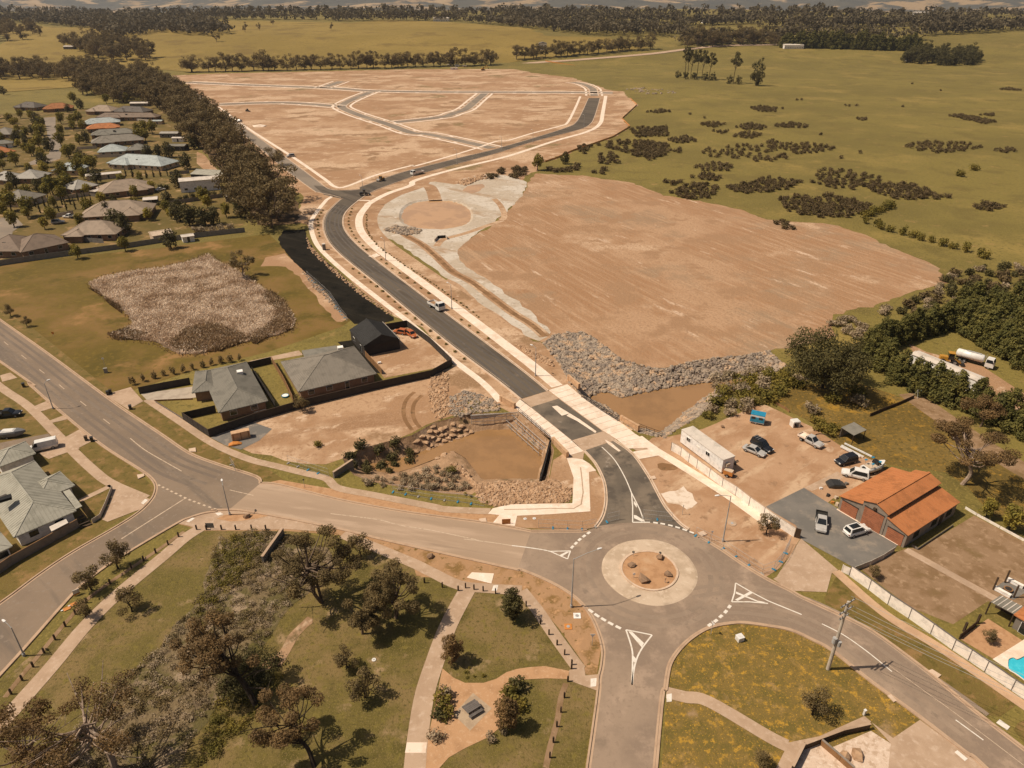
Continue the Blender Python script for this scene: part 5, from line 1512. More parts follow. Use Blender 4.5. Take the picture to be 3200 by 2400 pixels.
def house(label, blocks, roof, wall, cat='house', name='house', eave=2.6, pitch=22, gable=False, sides='fblr', over=.55, wh=1.2, ridge=True, group=None, roofs=None, door='f', ribbed=False):
    c0 = frame4(blocks[0])[0]
    root = thing(name, label, cat, (c0.x, c0.y, 0), 0, group)
    for q, cs in enumerate(blocks):
        c, a, L, Wd = frame4(cs)
        rm = roofs[q] if roofs else roof
        vs, fs, rd, cn = roof_block(c, a, L, Wd, eave + q * .012, pitch, gable)
        rf = mobj('roof', vs, fs, rm, root)
        if ribbed:
            ribs(c, a, L, Wd, eave + q * .012, pitch, gable).build('roof_ribs', rm, rf)
        if ridge:
            mb = MB()
            mb.beam(Vector(rd[0]) + Vector((0, 0, .03)), Vector(rd[1]) + Vector((0, 0, .03)), .3, .07)
            if not gable:
                for e, k in ((0, 0), (0, 3), (1, 1), (1, 2)):
                    mb.beam(Vector(rd[e]) + Vector((0, 0, .02)), Vector(cn[k]) + Vector((0, 0, .02)), .22, .06)
            mb.build('ridge_cap', rm, rf)
        mg = MB()
        for k in range(4):
            p, p2 = Vector(cn[k]), Vector(cn[(k + 1) % 4])
            mg.beam(p + Vector((0, 0, -.1)), p2 + Vector((0, 0, -.1)), .12, .13)
        mg.build('gutter', rm, rf)
        iL, iW = L - 2 * over, Wd - 2 * over
        ht = eave - .1
        mb = MB().box((c.x, c.y, ht / 2 - .05), (iL, iW, ht + .1), a)
        if gable:
            h = math.tan(rad(pitch)) * Wd / 2
            co, si = math.cos(a), math.sin(a)
            for sx in (-1, 1):
                x = sx * (iL / 2)
                tri = [(c.x + x * co - y * si, c.y + x * si + y * co, zz) for y, zz in ((-iW / 2, ht - .05), (iW / 2, ht - .05), (0, eave + h - .12 - math.tan(rad(pitch)) * .2))]
                x2 = sx * (iL / 2 - .2)
                tr2 = [(c.x + x2 * co - y * si, c.y + x2 * si + y * co, zz) for y, zz in ((-iW / 2, ht - .05), (iW / 2, ht - .05), (0, eave + h - .12 - math.tan(rad(pitch)) * .2))]
                mb.add(tri + tr2, [(0, 1, 2), (5, 4, 3), (0, 3, 4, 1), (1, 4, 5, 2), (2, 5, 3, 0)])
        mb.build('wall', wall, root, True)
        windows_on(root, c, a, L, Wd, eave, sides if q == 0 else sides[:1], inset=over, wh=wh, z=min(1.5, eave * .56), door=door if q == 0 else None)
    return root


def from_front(spec, depth, eave=2.6):
    p0, p1 = W(spec, eave)
    u = (p1 - p0).normalized()
    n = Vector((-u.y, u.x, 0))
    if n.y < 0:
        n = -n
    return [p0, p1, p1 + n * depth, p0 + n * depth]


# houses of the old estate (front eave line, depth, roof, wall, label)
OLD = [
    ('a:110,232 300,240', 12, 'roof_dark', 'wall_brick', 'dark hip-roofed house farthest up the old estate', {}),
    ('a:360,252 625,240', 12, 'roof_rust', 'wall_brick', 'brown-orange roofed house at the head of the old estate street', {}),
    ('a:730,268 960,272', 13, 'roof_tan', 'wall_brick', 'tan-grey roofed house below the lime trees near the belt', {}),
    ('a:965,268 1235,278', 11, 'roof_dark', 'wall_brick', 'dark grey roofed house close under the tree belt', {}),
    ('a:820,322 1345,322', 9, 'roof_brown', 'wall_brick', 'long brown-grey roofed house behind the pale blue one', {}),
    ('a:712,382 1040,362', 10, 'roof_blue', 'wall_brick', 'pale blue roofed house with a white roof box, behind the orange roof', {}),
    ('a:748,426 1040,406', 9, 'roof_orange', 'wall_brick', 'bright orange tiled house in the middle of the old estate', {}),
    ('a:780,478 1170,456', 9, 'roof_grey', 'wall_brick', 'grey roofed house just in front of the orange roof', {}),
    ('a:785,548 1245,516', 11, 'roof_mid', 'wall_brick', 'wide grey roofed house behind the columnar conifers', {}),
    ('a:838,626 1085,612', 11, 'roof_blue', 'wall_cream', 'pale blue roofed house with a bare forecourt', {}),
    ('a:1090,610 1280,600', 10, 'roof_grey', 'wall_brick', 'grey roofed wing house beside the pale blue roof', {}),
    ('a:915,716 1392,746', 13, 'roof_blue', 'wall_cream', 'largest pale blue roofed house, with conifers along its front', {}),
    ('a:440,782 672,782', 10, 'roof_blue', 'wall_cream', 'small blue-grey roofed house beside the estate street', {}),
    ('a:92,852 322,852', 11, 'roof_pale', 'wall_brick', 'pale grey roofed house with a roof cooler left of the street', {}),
    ('a:-120,850 60,870', 10, 'roof_pale', 'wall_brick', 'pale roofed house cut by the left photo edge', {}),
    ('a:640,950 860,905', 10, 'roof_pale', 'wall_brick', 'light roofed front wing house beside the cypress avenue', {}),
    ('a:860,985 1335,930', 13, 'roof_tan', 'wall_brick', 'broad tan-grey roofed house above the dark hedge', {}),
    ('a:-60,1045 205,1055', 12, 'roof_mid', 'wall_cream', 'grey roofed house with a black panel patch at the left edge', {}),
    ('a:670,1190 1295,1150', 14, 'roof_tan', 'wall_brick', 'biggest tan roofed house, with a rooftop cooler and skylights', {}),
    ('a:522,1342 1000,1332', 12, 'roof_tan', 'wall_brick', 'tan roofed house with a white skylight and a panel row', {}),
    ('a:180,1490 600,1402', 12, 'roof_brown', 'wall_brick', 'dark brown roofed house right behind the grey boundary fence', {}),
    ('a:-200,1480 175,1480', 13, 'roof_brown', 'wall_brick', 'brown roofed house at the left edge behind the boundary fence', {}),
    ('a:-150,650 142,612', 10, 'roof_orange', 'wall_cream', 'orange tiled house at the left photo edge', {}),
    ('a:-100,470 90,470', 12, 'roof_mid', 'wall_brick', 'grey roofed house left of the big dark garden trees', {}),
    ('a:-100,560 110,545', 6, 'roof_grey', 'wall_white', 'white walled garage at the left photo edge', {}),
]
for sp, dp, rf_, wl_, lb_, kw in OLD:
    dp *= 1.2
    cs = from_front(sp, dp)
    bl = [cs]
    L = (cs[1] - cs[0]).length
    if L > 16:
        u = (cs[1] - cs[0]).normalized()
        n = (cs[3] - cs[0]).normalized()
        k = random.choice((.12, .55))
        a0 = cs[0] + u * L * k - n * 2.2
        bl.append([a0, a0 + u * L * .32, a0 + u * L * .32 + n * (dp * .7), a0 + n * (dp * .7)])
    hs = house(lb_, bl, rf_, wl_, sides='flr', pitch=26)
    mid_ = (cs[0] + cs[1] + cs[2] + cs[3]) / 4
    if random.random() < .55:
        b = MB().box((mid_.x + random.uniform(-2, 2), mid_.y - dp * .22, 4.2), (1.1, 1.1, .9)).build('roof_cooler', 'wall_grey' if random.random() < .5 else 'roof_dark', hs, True)
SHEDS = [
    ('a:1115,202 1278,200', 7, 'roof_white', 'wall_grey', 'white roofed garden shed nearest the top of the belt', 2.6),
    ('a:1372,462 1532,462', 7, 'roof_pale', 'wall_grey', 'pale garage under the belt beside the green poplars', 2.8),
    ('a:1478,502 1582,502', 4, 'roof_white', 'wall_white', 'bright white carport under the tree belt', 2.4),
    ('a:1440,572 1592,572', 7, 'roof_grey', 'wall_dark', 'grey double shed with dark openings under the belt', 2.8),
    ('a:1310,355 1395,355', 5, 'roof_blue', 'wall_cream', 'little pale blue roofed shed near the belt', 2.4),
    ('a:1640,812 1908,826', 12, 'roof_green', 'wall_dark', 'grey-green gable shed at the end of the dirt track', 3.6),
    ('a:1542,880 1895,852', 8, 'roof_white', 'wall_white', 'long tall white shed beside the tree belt', 5.2),
    ('a:738,832 1050,802', 5, 'roof_white', 'wall_cream', 'long low pale lean-to in front of the garden wall', 2.4),
    ('a:1318,1350 1500,1320', 7, 'wall_cream', 'wall_cream', 'cream garden shed just inside the grey boundary fence', 2.6),
    ('a:1938,1005 2040,1005', 4, 'roof_white', 'wall_grey', 'small white garden shed standing alone on a lawn', 2.6),
    ('a:1230,1040 1360,1030', 6, 'roof_white', 'wall_dark', 'white patio roof joined to the biggest tan house', 2.6),
    ('a:1570,1360 1680,1345', 4, 'roof_white', 'wall_white', 'white caravan shelter against the grey boundary fence', 2.2),
    ('a:820,965 920,940', 4, 'roof_white', 'wall_grey', 'white porch roof by the broad tan house', 2.5),
]
for sp, dp, rf_, wl_, lb_, ev in SHEDS:
    cs = from_front(sp, dp, ev)
    house(lb_, [cs], rf_, wl_, 'shed', 'shed', ev, 12, True, 'f', .2, 1.0)

# houses beside the dirt lot
def W4(spec, z):
    """three corners of a rectangle given, the fourth completed"""
    a, b, c = W(spec, z)
    return [a, b, c, a + c - b]


h1 = house('grey hip-roofed brick house beside the concrete driveway', [W4('i:605,492 790,828 372,946', 2.6), W('i:128,590 176,762 330,742 420,548', 2.6)], 'roof_grey', 'wall_brick', pitch=21, ribbed=True)
q = W1('i:552,590', 3.9)
MB().box(q, (1.3, 1.3, .8), .4).build('roof_cooler', 'wall_white', h1, True)
h2 = house('wide dark grey hip-roofed house next to the black shed', [W4('i:870,507 1096,748 1768,592', 2.6)], 'roof_mid', 'wall_brick', pitch=22, ribbed=True)
MB().beam(W1('i:1135,540', 3.75), W1('i:1205,500', 3.9), 1.0, .08).build('skylight', 'roof_pale', h2, True)
q = W1('i:1420,385', 3.4)
MB().box(q, (1.4, 1.4, 1.0), .3).build('roof_cooler', 'wall_white', h2, True)
lean = thing('patio_roof', 'flat grey patio roof behind the wide grey house', 'patio roof', W1('i:1240,400'))
MB().prism(W('i:1085,402 1385,358 1400,395 1112,462', 2.5), 2.42, 2.52).build('roof_sheet', 'roof_grey', lean, True)
for s_ in ('i:1090,405', 'i:1380,362', 'i:1110,455', 'i:1395,393'):
    p = W1(s_, 2.5)
    MB().box((p.x, p.y, 1.2), (.1, .1, 2.45)).build('post', 'post_grey', lean, True)
sheet('back_paving', W('i:615,498 1060,402 1100,440 835,486'), .03, 'concrete')
sheet('darkened_side_yard', W('i:1395,330 1520,312 1768,602 1690,585'), .03, MT['liner'])  # near-black sheet makes the side yard dark by its colour alone
h3 = house('black gable-roofed shed in the fenced dirt yard', [W('i:1497,226 1622,358 1936,304 1800,156', 3.0)], 'roof_black', 'wall_dark', 'shed', 'shed', 3.0, 24, True, 'f', .15, 1.0, ribbed=True)
MB().beam(W1('i:1785,155', 3.1), W1('i:1930,302', 3.1), .15, .12).build('barge_board', 'roof_white', h3, True)
# pale green-grey house at the left edge
h4 = house('pale green-grey roofed corner house with several gables', [W4('h:122,1322 650,1080 290,650', 2.8), W('h:632,864 522,746 190,880 330,1012', 2.8), W('h:300,588 222,492 -120,600 -20,720', 2.8)], 'roof_green', 'wall_white', pitch=23, ribbed=True)
q = W1('h:40,990', 5.2)
MB().box(q, (2.0, 1.2, .5), .6).build('solar_water_heater', 'black', h4, True)
MB().cyl(W1('h:-5,985', 5.3), W1('h:60,960', 5.3), .3).build('heater_tank', 'roof_dark', h4, True)
MB().prism(W('h:545,930 600,910 710,1055 655,1080', 2.6), 2.5, 2.62).build('porch_roof', 'roof_green', h4, True)
MB().prism(W('h:425,1235 570,1165 590,1200 445,1275', 2.0), 1.95, 2.05).build('window_awning', 'roof_white', h4, True)
h5 = house('white roofed house corner cut by the left photo edge', [W4('h:-180,1330 0,1285 108,1408', 2.8)], 'roof_green', 'wall_white', pitch=20)
stairs = thing('entry_steps', 'dark timber steps beside the pale green-grey corner house', 'steps', W1('h:740,1215'))
for k in range(4):
    a, b = W1('h:%d,%d' % (672 + k * 6, 1195 + k * 18)), W1('h:%d,%d' % (745 + k * 16, 1160 + k * 17))
    MB().beam(a + Vector((0, 0, .75 - k * .2)), b + Vector((0, 0, .75 - k * .2)), .45, .12).build('tread', 'timber_dark', stairs, True)


def fence(name, label, pts, h, panel, mat, cap=None, post=None, th=.06, z0=0.0, group=None, posts=True, cat='fence'):
    """fence of separate panels between posts"""
    r = thing(name, label, cat, pts[0], 0, group)
    for a, b in zip(pts[:-1], pts[1:]):
        a, b = Vector(a), Vector(b)
        L = (b - a).length
        n = max(1, round(L / panel))
        for k in range(n):
            p, q = a.lerp(b, k / n), a.lerp(b, (k + 1) / n)
            d = (q - p).normalized() * .04
            z = Vector((0, 0, z0 + h / 2))
            MB().beam(p + d + z, q - d + z, th, h).build('panel', mat, r, True)
            if posts:
                MB().box((p.x, p.y, z0 + h / 2 + .02), (.12, .12, h + .06), math.atan2(d.y, d.x)).build('post', post or mat, r, True)
            if cap:
                MB().beam(p + Vector((0, 0, z0 + h + .03)), q + Vector((0, 0, z0 + h + .03)), th + .08, .05).build('cap_rail', cap, r, True)
    return r


fence('boundary_fence', 'long grey steel fence between the old estate and the basin lawn', W('a:-200,1640 0,1605 300,1560 700,1505 1080,1455 1390,1405') + W('a:1600,1375 1850,1345 2120,1315'), 1.9, 2.5, 'fence_grey')
for s_, l_ in (('a:340,1065 560,1030 780,1000', 'pale wall along the cypress avenue'), ('a:400,1205 640,1160', 'garden wall above the silver car'), ('a:1390,1090 1930,1012', 'fence behind the long clipped hedge'), ('a:670,602 840,592', 'short fence left of the pale blue forecourt house'), ('a:820,672 1220,662', 'long pale fence behind the largest pale blue roof'), ('a:1470,822 1640,806', 'fence joining the grey-green gable shed'), ('a:690,1395 900,1412', 'white fence beside the dark brown roofed house'), ('a:1150,350 1400,372', 'fence below the little pale blue shed'), ('a:560,430 740,425', 'low fence left of the orange tiled house')):
    fence('garden_fence', l_, W(s_), 1.7, 3.0, 'fence_grey' if 'fence' in l_ and 'pale' not in l_ else 'block_pale')
fence('dark_fence', 'dark fence along the edge of the dirt lot', W('i:292,1150 690,1012 1100,892 1520,790 1800,722 2212,632;e:1692,1500'), 1.9, 2.4, 'fence_dark', 'timber_dark')
fence('dark_fence', 'dark fence between the shed yard and the new road', W('e:1692,1498 1500,1310 1305,1165'), 1.9, 2.4, 'fence_dark', 'timber_dark')
fence('dark_fence', 'short dark fence at the back of the shed yard', W('e:1305,1165 1130,1195'), 1.9, 2.4, 'fence_dark', 'timber_dark')
fence('dark_fence', 'dark front fence at the footpath by the grey brick house', W('i:292,1150 65,1000'), 1.8, 2.4, 'fence_dark', 'timber_dark')
fence('dark_fence', 'dark cross fence in front of the grey brick house', W('i:65,1000 350,935'), 1.8, 2.4, 'fence_dark')
fence('dark_fence', 'dark side fence along the concrete driveway', W('d:1210,1470 1430,1425 1650,1385'), 1.8, 2.4, 'fence_dark')
fence('dark_fence', 'dark back fence of the little lawn between the houses', W('i:625,560 830,512'), 1.8, 2.4, 'fence_dark')
fence('timber_fence', 'brown timber fence beside the wide grey house', W('i:835,512 940,690 1015,850'), 1.8, 2.4, 'timber')
fence('dark_fence', 'dark side fence of the grey brick house', W('i:665,600 770,760 862,900'), 1.8, 2.4, 'fence_dark')
fence('timber_fence', 'thin pale fence rail between the black shed and the wide house', W('i:1530,320 1650,470 1780,610'), 1.7, 2.4, 'timber')
fence('low_garden_wall', 'low timber edging wall at the grey brick house front garden', W('h:1335,150 1670,135'), .4, 3, 'timber', posts=False, cat='wall')
fence('low_garden_wall', 'low garden wall along the footpath by the driveway', W('h:1345,160 1590,310'), .4, 3, 'wall_grey', posts=False, cat='wall')
fence('corner_fence', 'grey-brown paling fence around the pale green-grey corner house', W('h:-150,1720 0,1640 112,1560 400,1400 690,1235'), 1.7, 2.4, 'wall_block', 'timber')
fence('white_garden_wall', 'white angled garden wall of the corner house', W('h:800,1205 870,1160 920,1050 975,910'), .9, 3, 'block_pale', posts=False, cat='wall')
fence('cream_fence', 'cream panel fence between the new footpath and the storage yard', W('k:268,436 352,482 420,538 490,588 598,668 708,752 826,824 940,915 1068,1005 1195,1098 1330,1184'), 2.0, 9, 'fence_cream', 'kerb', 'post_grey', .1)
fence('cream_fence', 'cream panel fence beside the east footpath, long run past the pool', W('l:702,1380 870,1500;m:1035,245 1215,365 1405,500 1592,637 1730,727 1872,826 2102,988 2300,1125'), 2.0, 9, 'fence_cream', 'post_grey', 'post_grey', .1)
fence('cream_fence', 'short cream wall panel at the barn driveway', W('l:635,1345 700,1375'), 1.4, 3, 'fence_cream', cat='wall')
fence('block_wall', 'low pale block wall around the barn forecourt', W('l:740,1345 880,1290 990,1235 1090,1170'), 1.0, 2.4, 'block_pale', posts=False, cat='wall')
fence('sliding_gate', 'dark gate post and folded gate at the end of the cream fence', W('k:1335,1186 1380,1200'), 2.0, 2, 'timber_dark', cat='gate')
fence('back_wall', 'low white wall at the rear of the barn lawn', W('l:1700,800 1800,860 2000,970 2212,1085 2400,1190'), .5, 4, 'fence_cream', posts=False, cat='wall')
fence('retaining_wall', 'dark timber retaining wall beside the south driveway', W('m:300,1498 455,1440 640,1370 872,1320'), 1.0, 3, 'timber_dark', 'concrete', None, .25, cat='wall')
fence('retaining_wall', 'dark timber retaining wall running off the bottom photo edge', W('m:300,1498 250,1600 200,1700'), 1.2, 3, 'timber_dark', 'concrete', None, .25, cat='wall')
fence('timber_screen', 'brown timber screen wall in the pale gravel garden', W('m:455,1460 620,1600 730,1700'), 1.0, 2, 'timber', 'wall_block', None, .2, cat='wall')
fence('paling_fence', 'short paling fence at the mulch court by the pool', W('m:1650,545 1800,425'), 1.0, 2, 'timber_dark')
for s_, l_ in (('m:1690,480', 'dark post beside the mulch court, farther from the pergola'), ('m:1805,410', 'dark post beside the mulch court, nearer the pergola')):
    p = W1(s_)
    o = MB().box((p.x, p.y, .9), (.28, .28, 1.8), .4, .96).build('timber_post', 'timber_dark')
    tag(o, l_, 'post')

# the barn
A, B = W1('l:603,805'), W1('l:1168,1140')
u = (B - A).normalized()
v = Vector((-u.y, u.x, 0))
BW = (B - A).length
BD = (W1('l:1690,737', 2.7) - W1('l:1207,985', 2.7)).length
barn = thing('barn', 'large barn with orange roofs and three orange roller doors', 'barn', A)


def bp(s, t, z):
    return A + u * s + v * t + Vector((0, 0, z))


x1_, x2_ = BW * .33, BW * .69
z_out, z_in, z_c = 2.9, 3.9, 4.7
z_r = z_c + (x2_ - x1_) / 2 * .36


def slab4(pts, th=.1):
    top = [Vector(p) for p in pts]
    bot = [p - Vector((0, 0, th)) for p in top]
    return top + bot, [(0, 1, 2, 3), (7, 6, 5, 4), (0, 4, 5, 1), (1, 5, 6, 2), (2, 6, 7, 3), (3, 7, 4, 0)]


def wallprism(pts, t0, t1, name='wall', mat='wall_block'):
    mb = MB()
    n = len(pts)
    vs = [bp(s, t0, z) for s, z in pts] + [bp(s, t1, z) for s, z in pts]
    fs = [tuple(range(n)), tuple(range(2 * n - 1, n - 1, -1))] + [(k, n + k, n + (k + 1) % n, (k + 1) % n) for k in range(n)]
    return mb.add(vs, fs).build(name, mat, barn, True)


wallprism([(0, -.1), (x1_, -.1), (x1_, z_in - .1), (0, z_out - .1)], 0, BD)
wallprism([(x1_ + .01, -.1), (x2_ - .01, -.1), (x2_ - .01, z_c - .1), ((x1_ + x2_) / 2, z_r - .1), (x1_ + .01, z_c - .1)], -.12, BD - .05)
wallprism([(x2_, -.1), (BW, -.1), (BW, z_out - .1), (x2_, z_in - .1)], 0, BD)
xm = (x1_ + x2_) / 2
ov = .25
rl = mobj('roof', *slab4([bp(-ov, -ov, z_out), bp(x1_ - .02, -ov, z_in + .03), bp(x1_ - .02, BD + ov, z_in + .03), bp(-ov, BD + ov, z_out)]), 'roof_orange', barn)
rc1 = mobj('roof', *slab4([bp(x1_ - ov, -.35, z_c - .05), bp(xm, -.35, z_r + .05), bp(xm, BD + ov, z_r + .05), bp(x1_ - ov, BD + ov, z_c - .05)]), 'roof_orange', barn)
rc2 = mobj('roof', *slab4([bp(xm, -.35, z_r + .05), bp(x2_ + ov, -.35, z_c - .05), bp(x2_ + ov, BD + ov, z_c - .05), bp(xm, BD + ov, z_r + .05)]), 'roof_orange', barn)
rr = mobj('roof', *slab4([bp(x2_ + .02, -ov, z_in + .03), bp(BW + ov, -ov, z_out), bp(BW + ov, BD + ov, z_out), bp(x2_ + .02, BD + ov, z_in + .03)]), 'roof_orange', barn)
for rf_, (sa, za), (sb, zb) in ((rl, (-ov, z_out), (x1_ - .02, z_in + .03)), (rc1, (x1_ - ov, z_c - .05), (xm, z_r + .05)), (rc2, (xm, z_r + .05), (x2_ + ov, z_c - .05)), (rr, (x2_ + .02, z_in + .03), (BW + ov, z_out))):
    for k in range(int(BD / .9)):
        t = .1 + k * .9
        MB().beam(bp(sa, t, za + .012), bp(sb, t, zb + .012), .07, .05).build('roof_rib', 'roof_orange', rf_, True)
MB().beam(bp(xm, -.35, z_r + .1), bp(xm, BD + ov, z_r + .1), .4, .08).build('ridge_cap', 'roof_orange', rc1, True)
for s0, s1, hh, t in ((.45, x1_ - .6, 2.35, 0), (x1_ + .45, x2_ - .45, 3.75, -.12), (x2_ + .55, BW - .45, 2.3, 0)):
    dr = MB()
    c = bp((s0 + s1) / 2, t - .03, hh / 2)
    dr.box(c, (s1 - s0, .08, hh), math.atan2(u.y, u.x))
    d_ = dr.build('roller_door', 'door_orange', barn, True)
    for k in range(int(hh / .38)):
        MB().box(bp((s0 + s1) / 2, t - .08, .2 + k * .38), (s1 - s0 - .06, .03, .05), math.atan2(u.y, u.x)).build('door_rib', 'door_orange', d_)
    MB().box(bp((s0 + s1) / 2, t - .06, hh + .08), (s1 - s0 + .2, .1, .14), math.atan2(u.y, u.x)).build('lintel', 'wall_dark', barn, True)
MB().box(bp(xm, -.3, 4.3), (.5, .3, .4), math.atan2(u.y, u.x)).build('gable_lamp', 'timber_dark', barn, True)
for k in (.2, .55, .85):
    p = bp(BW + .03, BD * k, 1.5)
    f_ = MB().box(p, (.1, 1.6, 1.2), math.atan2(u.y, u.x)).build('window', 'timber_dark', barn, True)
    MB().box(p + u * .04, (.08, 1.4, 1.0), math.atan2(u.y, u.x)).build('pane', 'glass', f_)
MB().box(bp(BW + .03, BD * .7, 1.05), (.1, 1.0, 2.1), math.atan2(u.y, u.x)).build('door', 'timber_dark', barn, True)
fence('planter_wall', 'low grey planter wall along the shaded side of the barn', [bp(BW + .5, 1.5, 0), bp(BW + 1.6, 1.5, 0), bp(BW + 1.6, BD * .8, 0)], .45, 4, 'wall_grey', posts=False, cat='wall')
# lean-to, pergola and small buildings
lt = thing('lean_to', 'small grey open lean-to at the corner of the storage yard', 'lean-to', W1('k:1850,290'))
MB().add(*slab4([P(*D('k:1738,235')[0], 2.3), P(*D('k:1850,305')[0], 2.3), P(*D('k:1960,258')[0], 2.6), P(*D('k:1850,190')[0], 2.6)])).build('roof_sheet', 'roof_grey', lt, True)
for s_ in ('k:1742,238', 'k:1850,302', 'k:1950,258', 'k:1850,198'):
    p = W1(s_, 2.3)
    MB().box((p.x, p.y, 1.1), (.12, .12, 2.2)).build('post', 'timber_dark', lt, True)
MB().beam(W1('k:1850,200', 2.3) + Vector((0, 0, -1.2)), W1('k:1745,240', 2.3) + Vector((0, 0, -1.2)), .08, 2.1).build('back_wall', 'wall_grey', lt, True)
pg = thing('garden_room', 'grey striped roofed garden room with an open dark front near the pool', 'garden room', W1('m:2070,330'))
cs = W('m:1925,222 2012,165 2212,268 2128,328', 2.5)
MB().add(*slab4(cs)).build('roof_sheet', 'roof_grey', pg, True)
for k in range(5):
    a, b = cs[0].lerp(cs[3], .1 + k * .2), cs[1].lerp(cs[2], .1 + k * .2)
    MB().beam(a + Vector((0, 0, .03)), b + Vector((0, 0, .03)), .12, .05).build('roof_strip', 'roof_white', pg, True)
for p in cs:
    MB().box((p.x, p.y, 1.2), (.14, .14, 2.4)).build('post', 'timber_dark', pg, True)
MB().beam(cs[1] - Vector((0, 0, 1.3)), cs[2] - Vector((0, 0, 1.3)), .1, 2.3).build('back_wall', 'timber_dark', pg, True)
cs = W('m:2125,328 2215,268 2420,390 2330,450', 2.6)
h6 = house('orange roofed pool house at the right photo edge', [cs], 'roof_orange', 'wall_grey', 'pool house', 'pool_house', 2.6, 10, False, 'f', .3)
pe = thing('pergola', 'open timber pergola with a white bench in the dry garden', 'pergola', W1('l:2040,1480'))
for s_ in ('l:1945,1500', 'l:2045,1440', 'l:2120,1570', 'l:2230,1500'):
    p = W1(s_)
    MB().box((p.x, p.y, 1.25), (.2, .2, 2.5), .5).build('post', 'timber_dark', pe, True)
sheet('pergola_slab', W('l:1935,1500 2040,1430 2250,1510 2120,1590'), .045, 'yard_seal')
for s_, l_ in (('l:1945,1490 2090,1570', 'white bench wall along the front of the pergola'), ('l:2065,1420 2200,1490', 'white bench wall at the back of the pergola')):
    a, b = W(s_)
    o = MB().beam(a + Vector((0, 0, .25)), b + Vector((0, 0, .25)), .5, .5).build('bench_wall', 'wall_white')
    MB().beam(a + Vector((0, 0, .53)), b + Vector((0, 0, .53)), .56, .06).build('seat_slab', 'fence_cream', o)
    tag(o, l_, 'bench')
p = W1('l:2070,1510')
o = MB().cyl((p.x, p.y, 0), (p.x, p.y, .45), .55, .65, 14).build('fire_pit', 'timber')
MB().cyl((p.x, p.y, .4), (p.x, p.y, .46), .48, .48, 14).build('ash_bowl', 'wall_dark', o)
tag(o, 'round brown fire pit in the middle of the pergola', 'fire pit')
# long white trailer shed and grey shed on the right, far farm buildings
tr = house('long white roofed shed half hidden by the conifer hedge', [W('g:1235,560 1790,800 1905,775 1300,545', 3.4)], 'roof_white', 'wall_white', 'shed', 'shed', 3.4, 8, True, 'f', .1)
house('weathered grey shed at the right edge above the hedge', [W4('g:2062,290 2300,400 2340,330', 2.8)], 'roof_mid', 'wall_grey', 'shed', 'shed', 2.8, 12, True, 'f', .1)


def far_building(px, py, L, Wd, h, rf_, wl_, label, cat='farm shed', a=0.0):
    g = G(px, py)
    cs = [Vector((g.x + x * math.cos(a) - y * math.sin(a), g.y + x * math.sin(a) + y * math.cos(a), 0)) for x, y in ((-L / 2, -Wd / 2), (L / 2, -Wd / 2), (L / 2, Wd / 2), (-L / 2, Wd / 2))]
    r = house(label, cs and [cs], rf_, wl_, cat, 'farm_building', h, 14, True, 'f', .2, ridge=False)
    r.location.z += g.z
    return r


far_building(1712, 105, 30, 12, 5, 'roof_white', 'wall_white', 'white farm building in front of the far windbreak')
far_building(1962, 134, 8, 6, 3, 'roof_white', 'wall_white', 'tiny white shed inside the paddock thicket')
far_building(152, 107, 16, 9, 4, 'roof_white', 'wall_grey', 'small white roofed shed in the far left paddock')
far_building(954, 46, 34, 14, 6, 'roof_white', 'wall_white', 'white farmhouse at the far tree line')
far_building(1172, 107, 12, 16, 9, 'wall_grey', 'wall_white', 'white silo shed among the far roadside eucalypts')
far_building(1530, 50, 28, 14, 6, 'roof_white', 'wall_white', 'white farm shed among the distant tree lines')
far_building(1990, 34, 40, 14, 7, 'roof_white', 'wall_white', 'pale roofed barn on the far hill farmland')
# country road far off
rp = catmull([G(x, y) for x, y in D('D:1060,147 1150,138 1250,130 1400,118 1480,108 1560,100 1680,97')], 8)
o = ribbon('country_road', rp, -6, 6, 0, 'concrete')
for v_ in o.data.vertices:
    v_.co.z = T(v_.co.x, v_.co.y) + .5

# bridge furniture
for s_, l_ in (('f:490,795 575,868', 'tan brick pier wall at the north-east end of the bridge'), ('f:945,1150 1085,1230', 'tan brick pier wall at the south-east end of the bridge'), ('j:875,285 985,345', 'tan brick pier wall at the north-west end of the bridge'), ('j:1325,650 1440,770', 'tan brick pier wall at the south-west end of the bridge')):
    a, b = W(s_)
    r = thing('pier_wall', l_, 'wall', a)
    MB().beam(a + Vector((0, 0, .6)), b + Vector((0, 0, .6)), .45, 1.3).build('brickwork', 'brick_pier', r, True)
    MB().beam(a + Vector((0, 0, 1.28)), b + Vector((0, 0, 1.28)), .55, .09).build('coping', 'brick_pier', r, True)
    d = (b - a).normalized()
    for e in (a, b):
        MB().box((e.x, e.y, .66), (.6, .6, 1.4), math.atan2(d.y, d.x)).build('pillar', 'brick_pier', r, True)


def railing(label, pts, h=1.15, step=1.8, mat='black', z0=.05, bars=2, name='railing'):
    r = thing(name, label, 'railing', pts[0])
    q = resample(pts, step)
    for p in q:
        MB().box((p.x, p.y, z0 + h / 2), (.07, .07, h)).build('post', mat, r, True)
    for k in range(bars + 1):
        mb = MB()
        zz = z0 + h - k * h / (bars + .6)
        for a, b in zip(q[:-1], q[1:]):
            mb.beam(Vector((a.x, a.y, zz)), Vector((b.x, b.y, zz)), .06, .06)
        mb.build('rail', mat, r, True)
    return r


railing('black steel railing on the east side of the bridge', W('f:600,945 780,1070 942,1172'))
railing('black steel railing south of the east bridge pier', W('f:1095,1215 1200,1255 1330,1300'))
railing('dark steel railing on the west side of the bridge', W('j:1025,385 1160,500 1300,625'))
railing('dark stepped railing down the pond wing wall', W('j:1300,625 1270,760 1235,880 1210,955'), 1.1, 1.5)
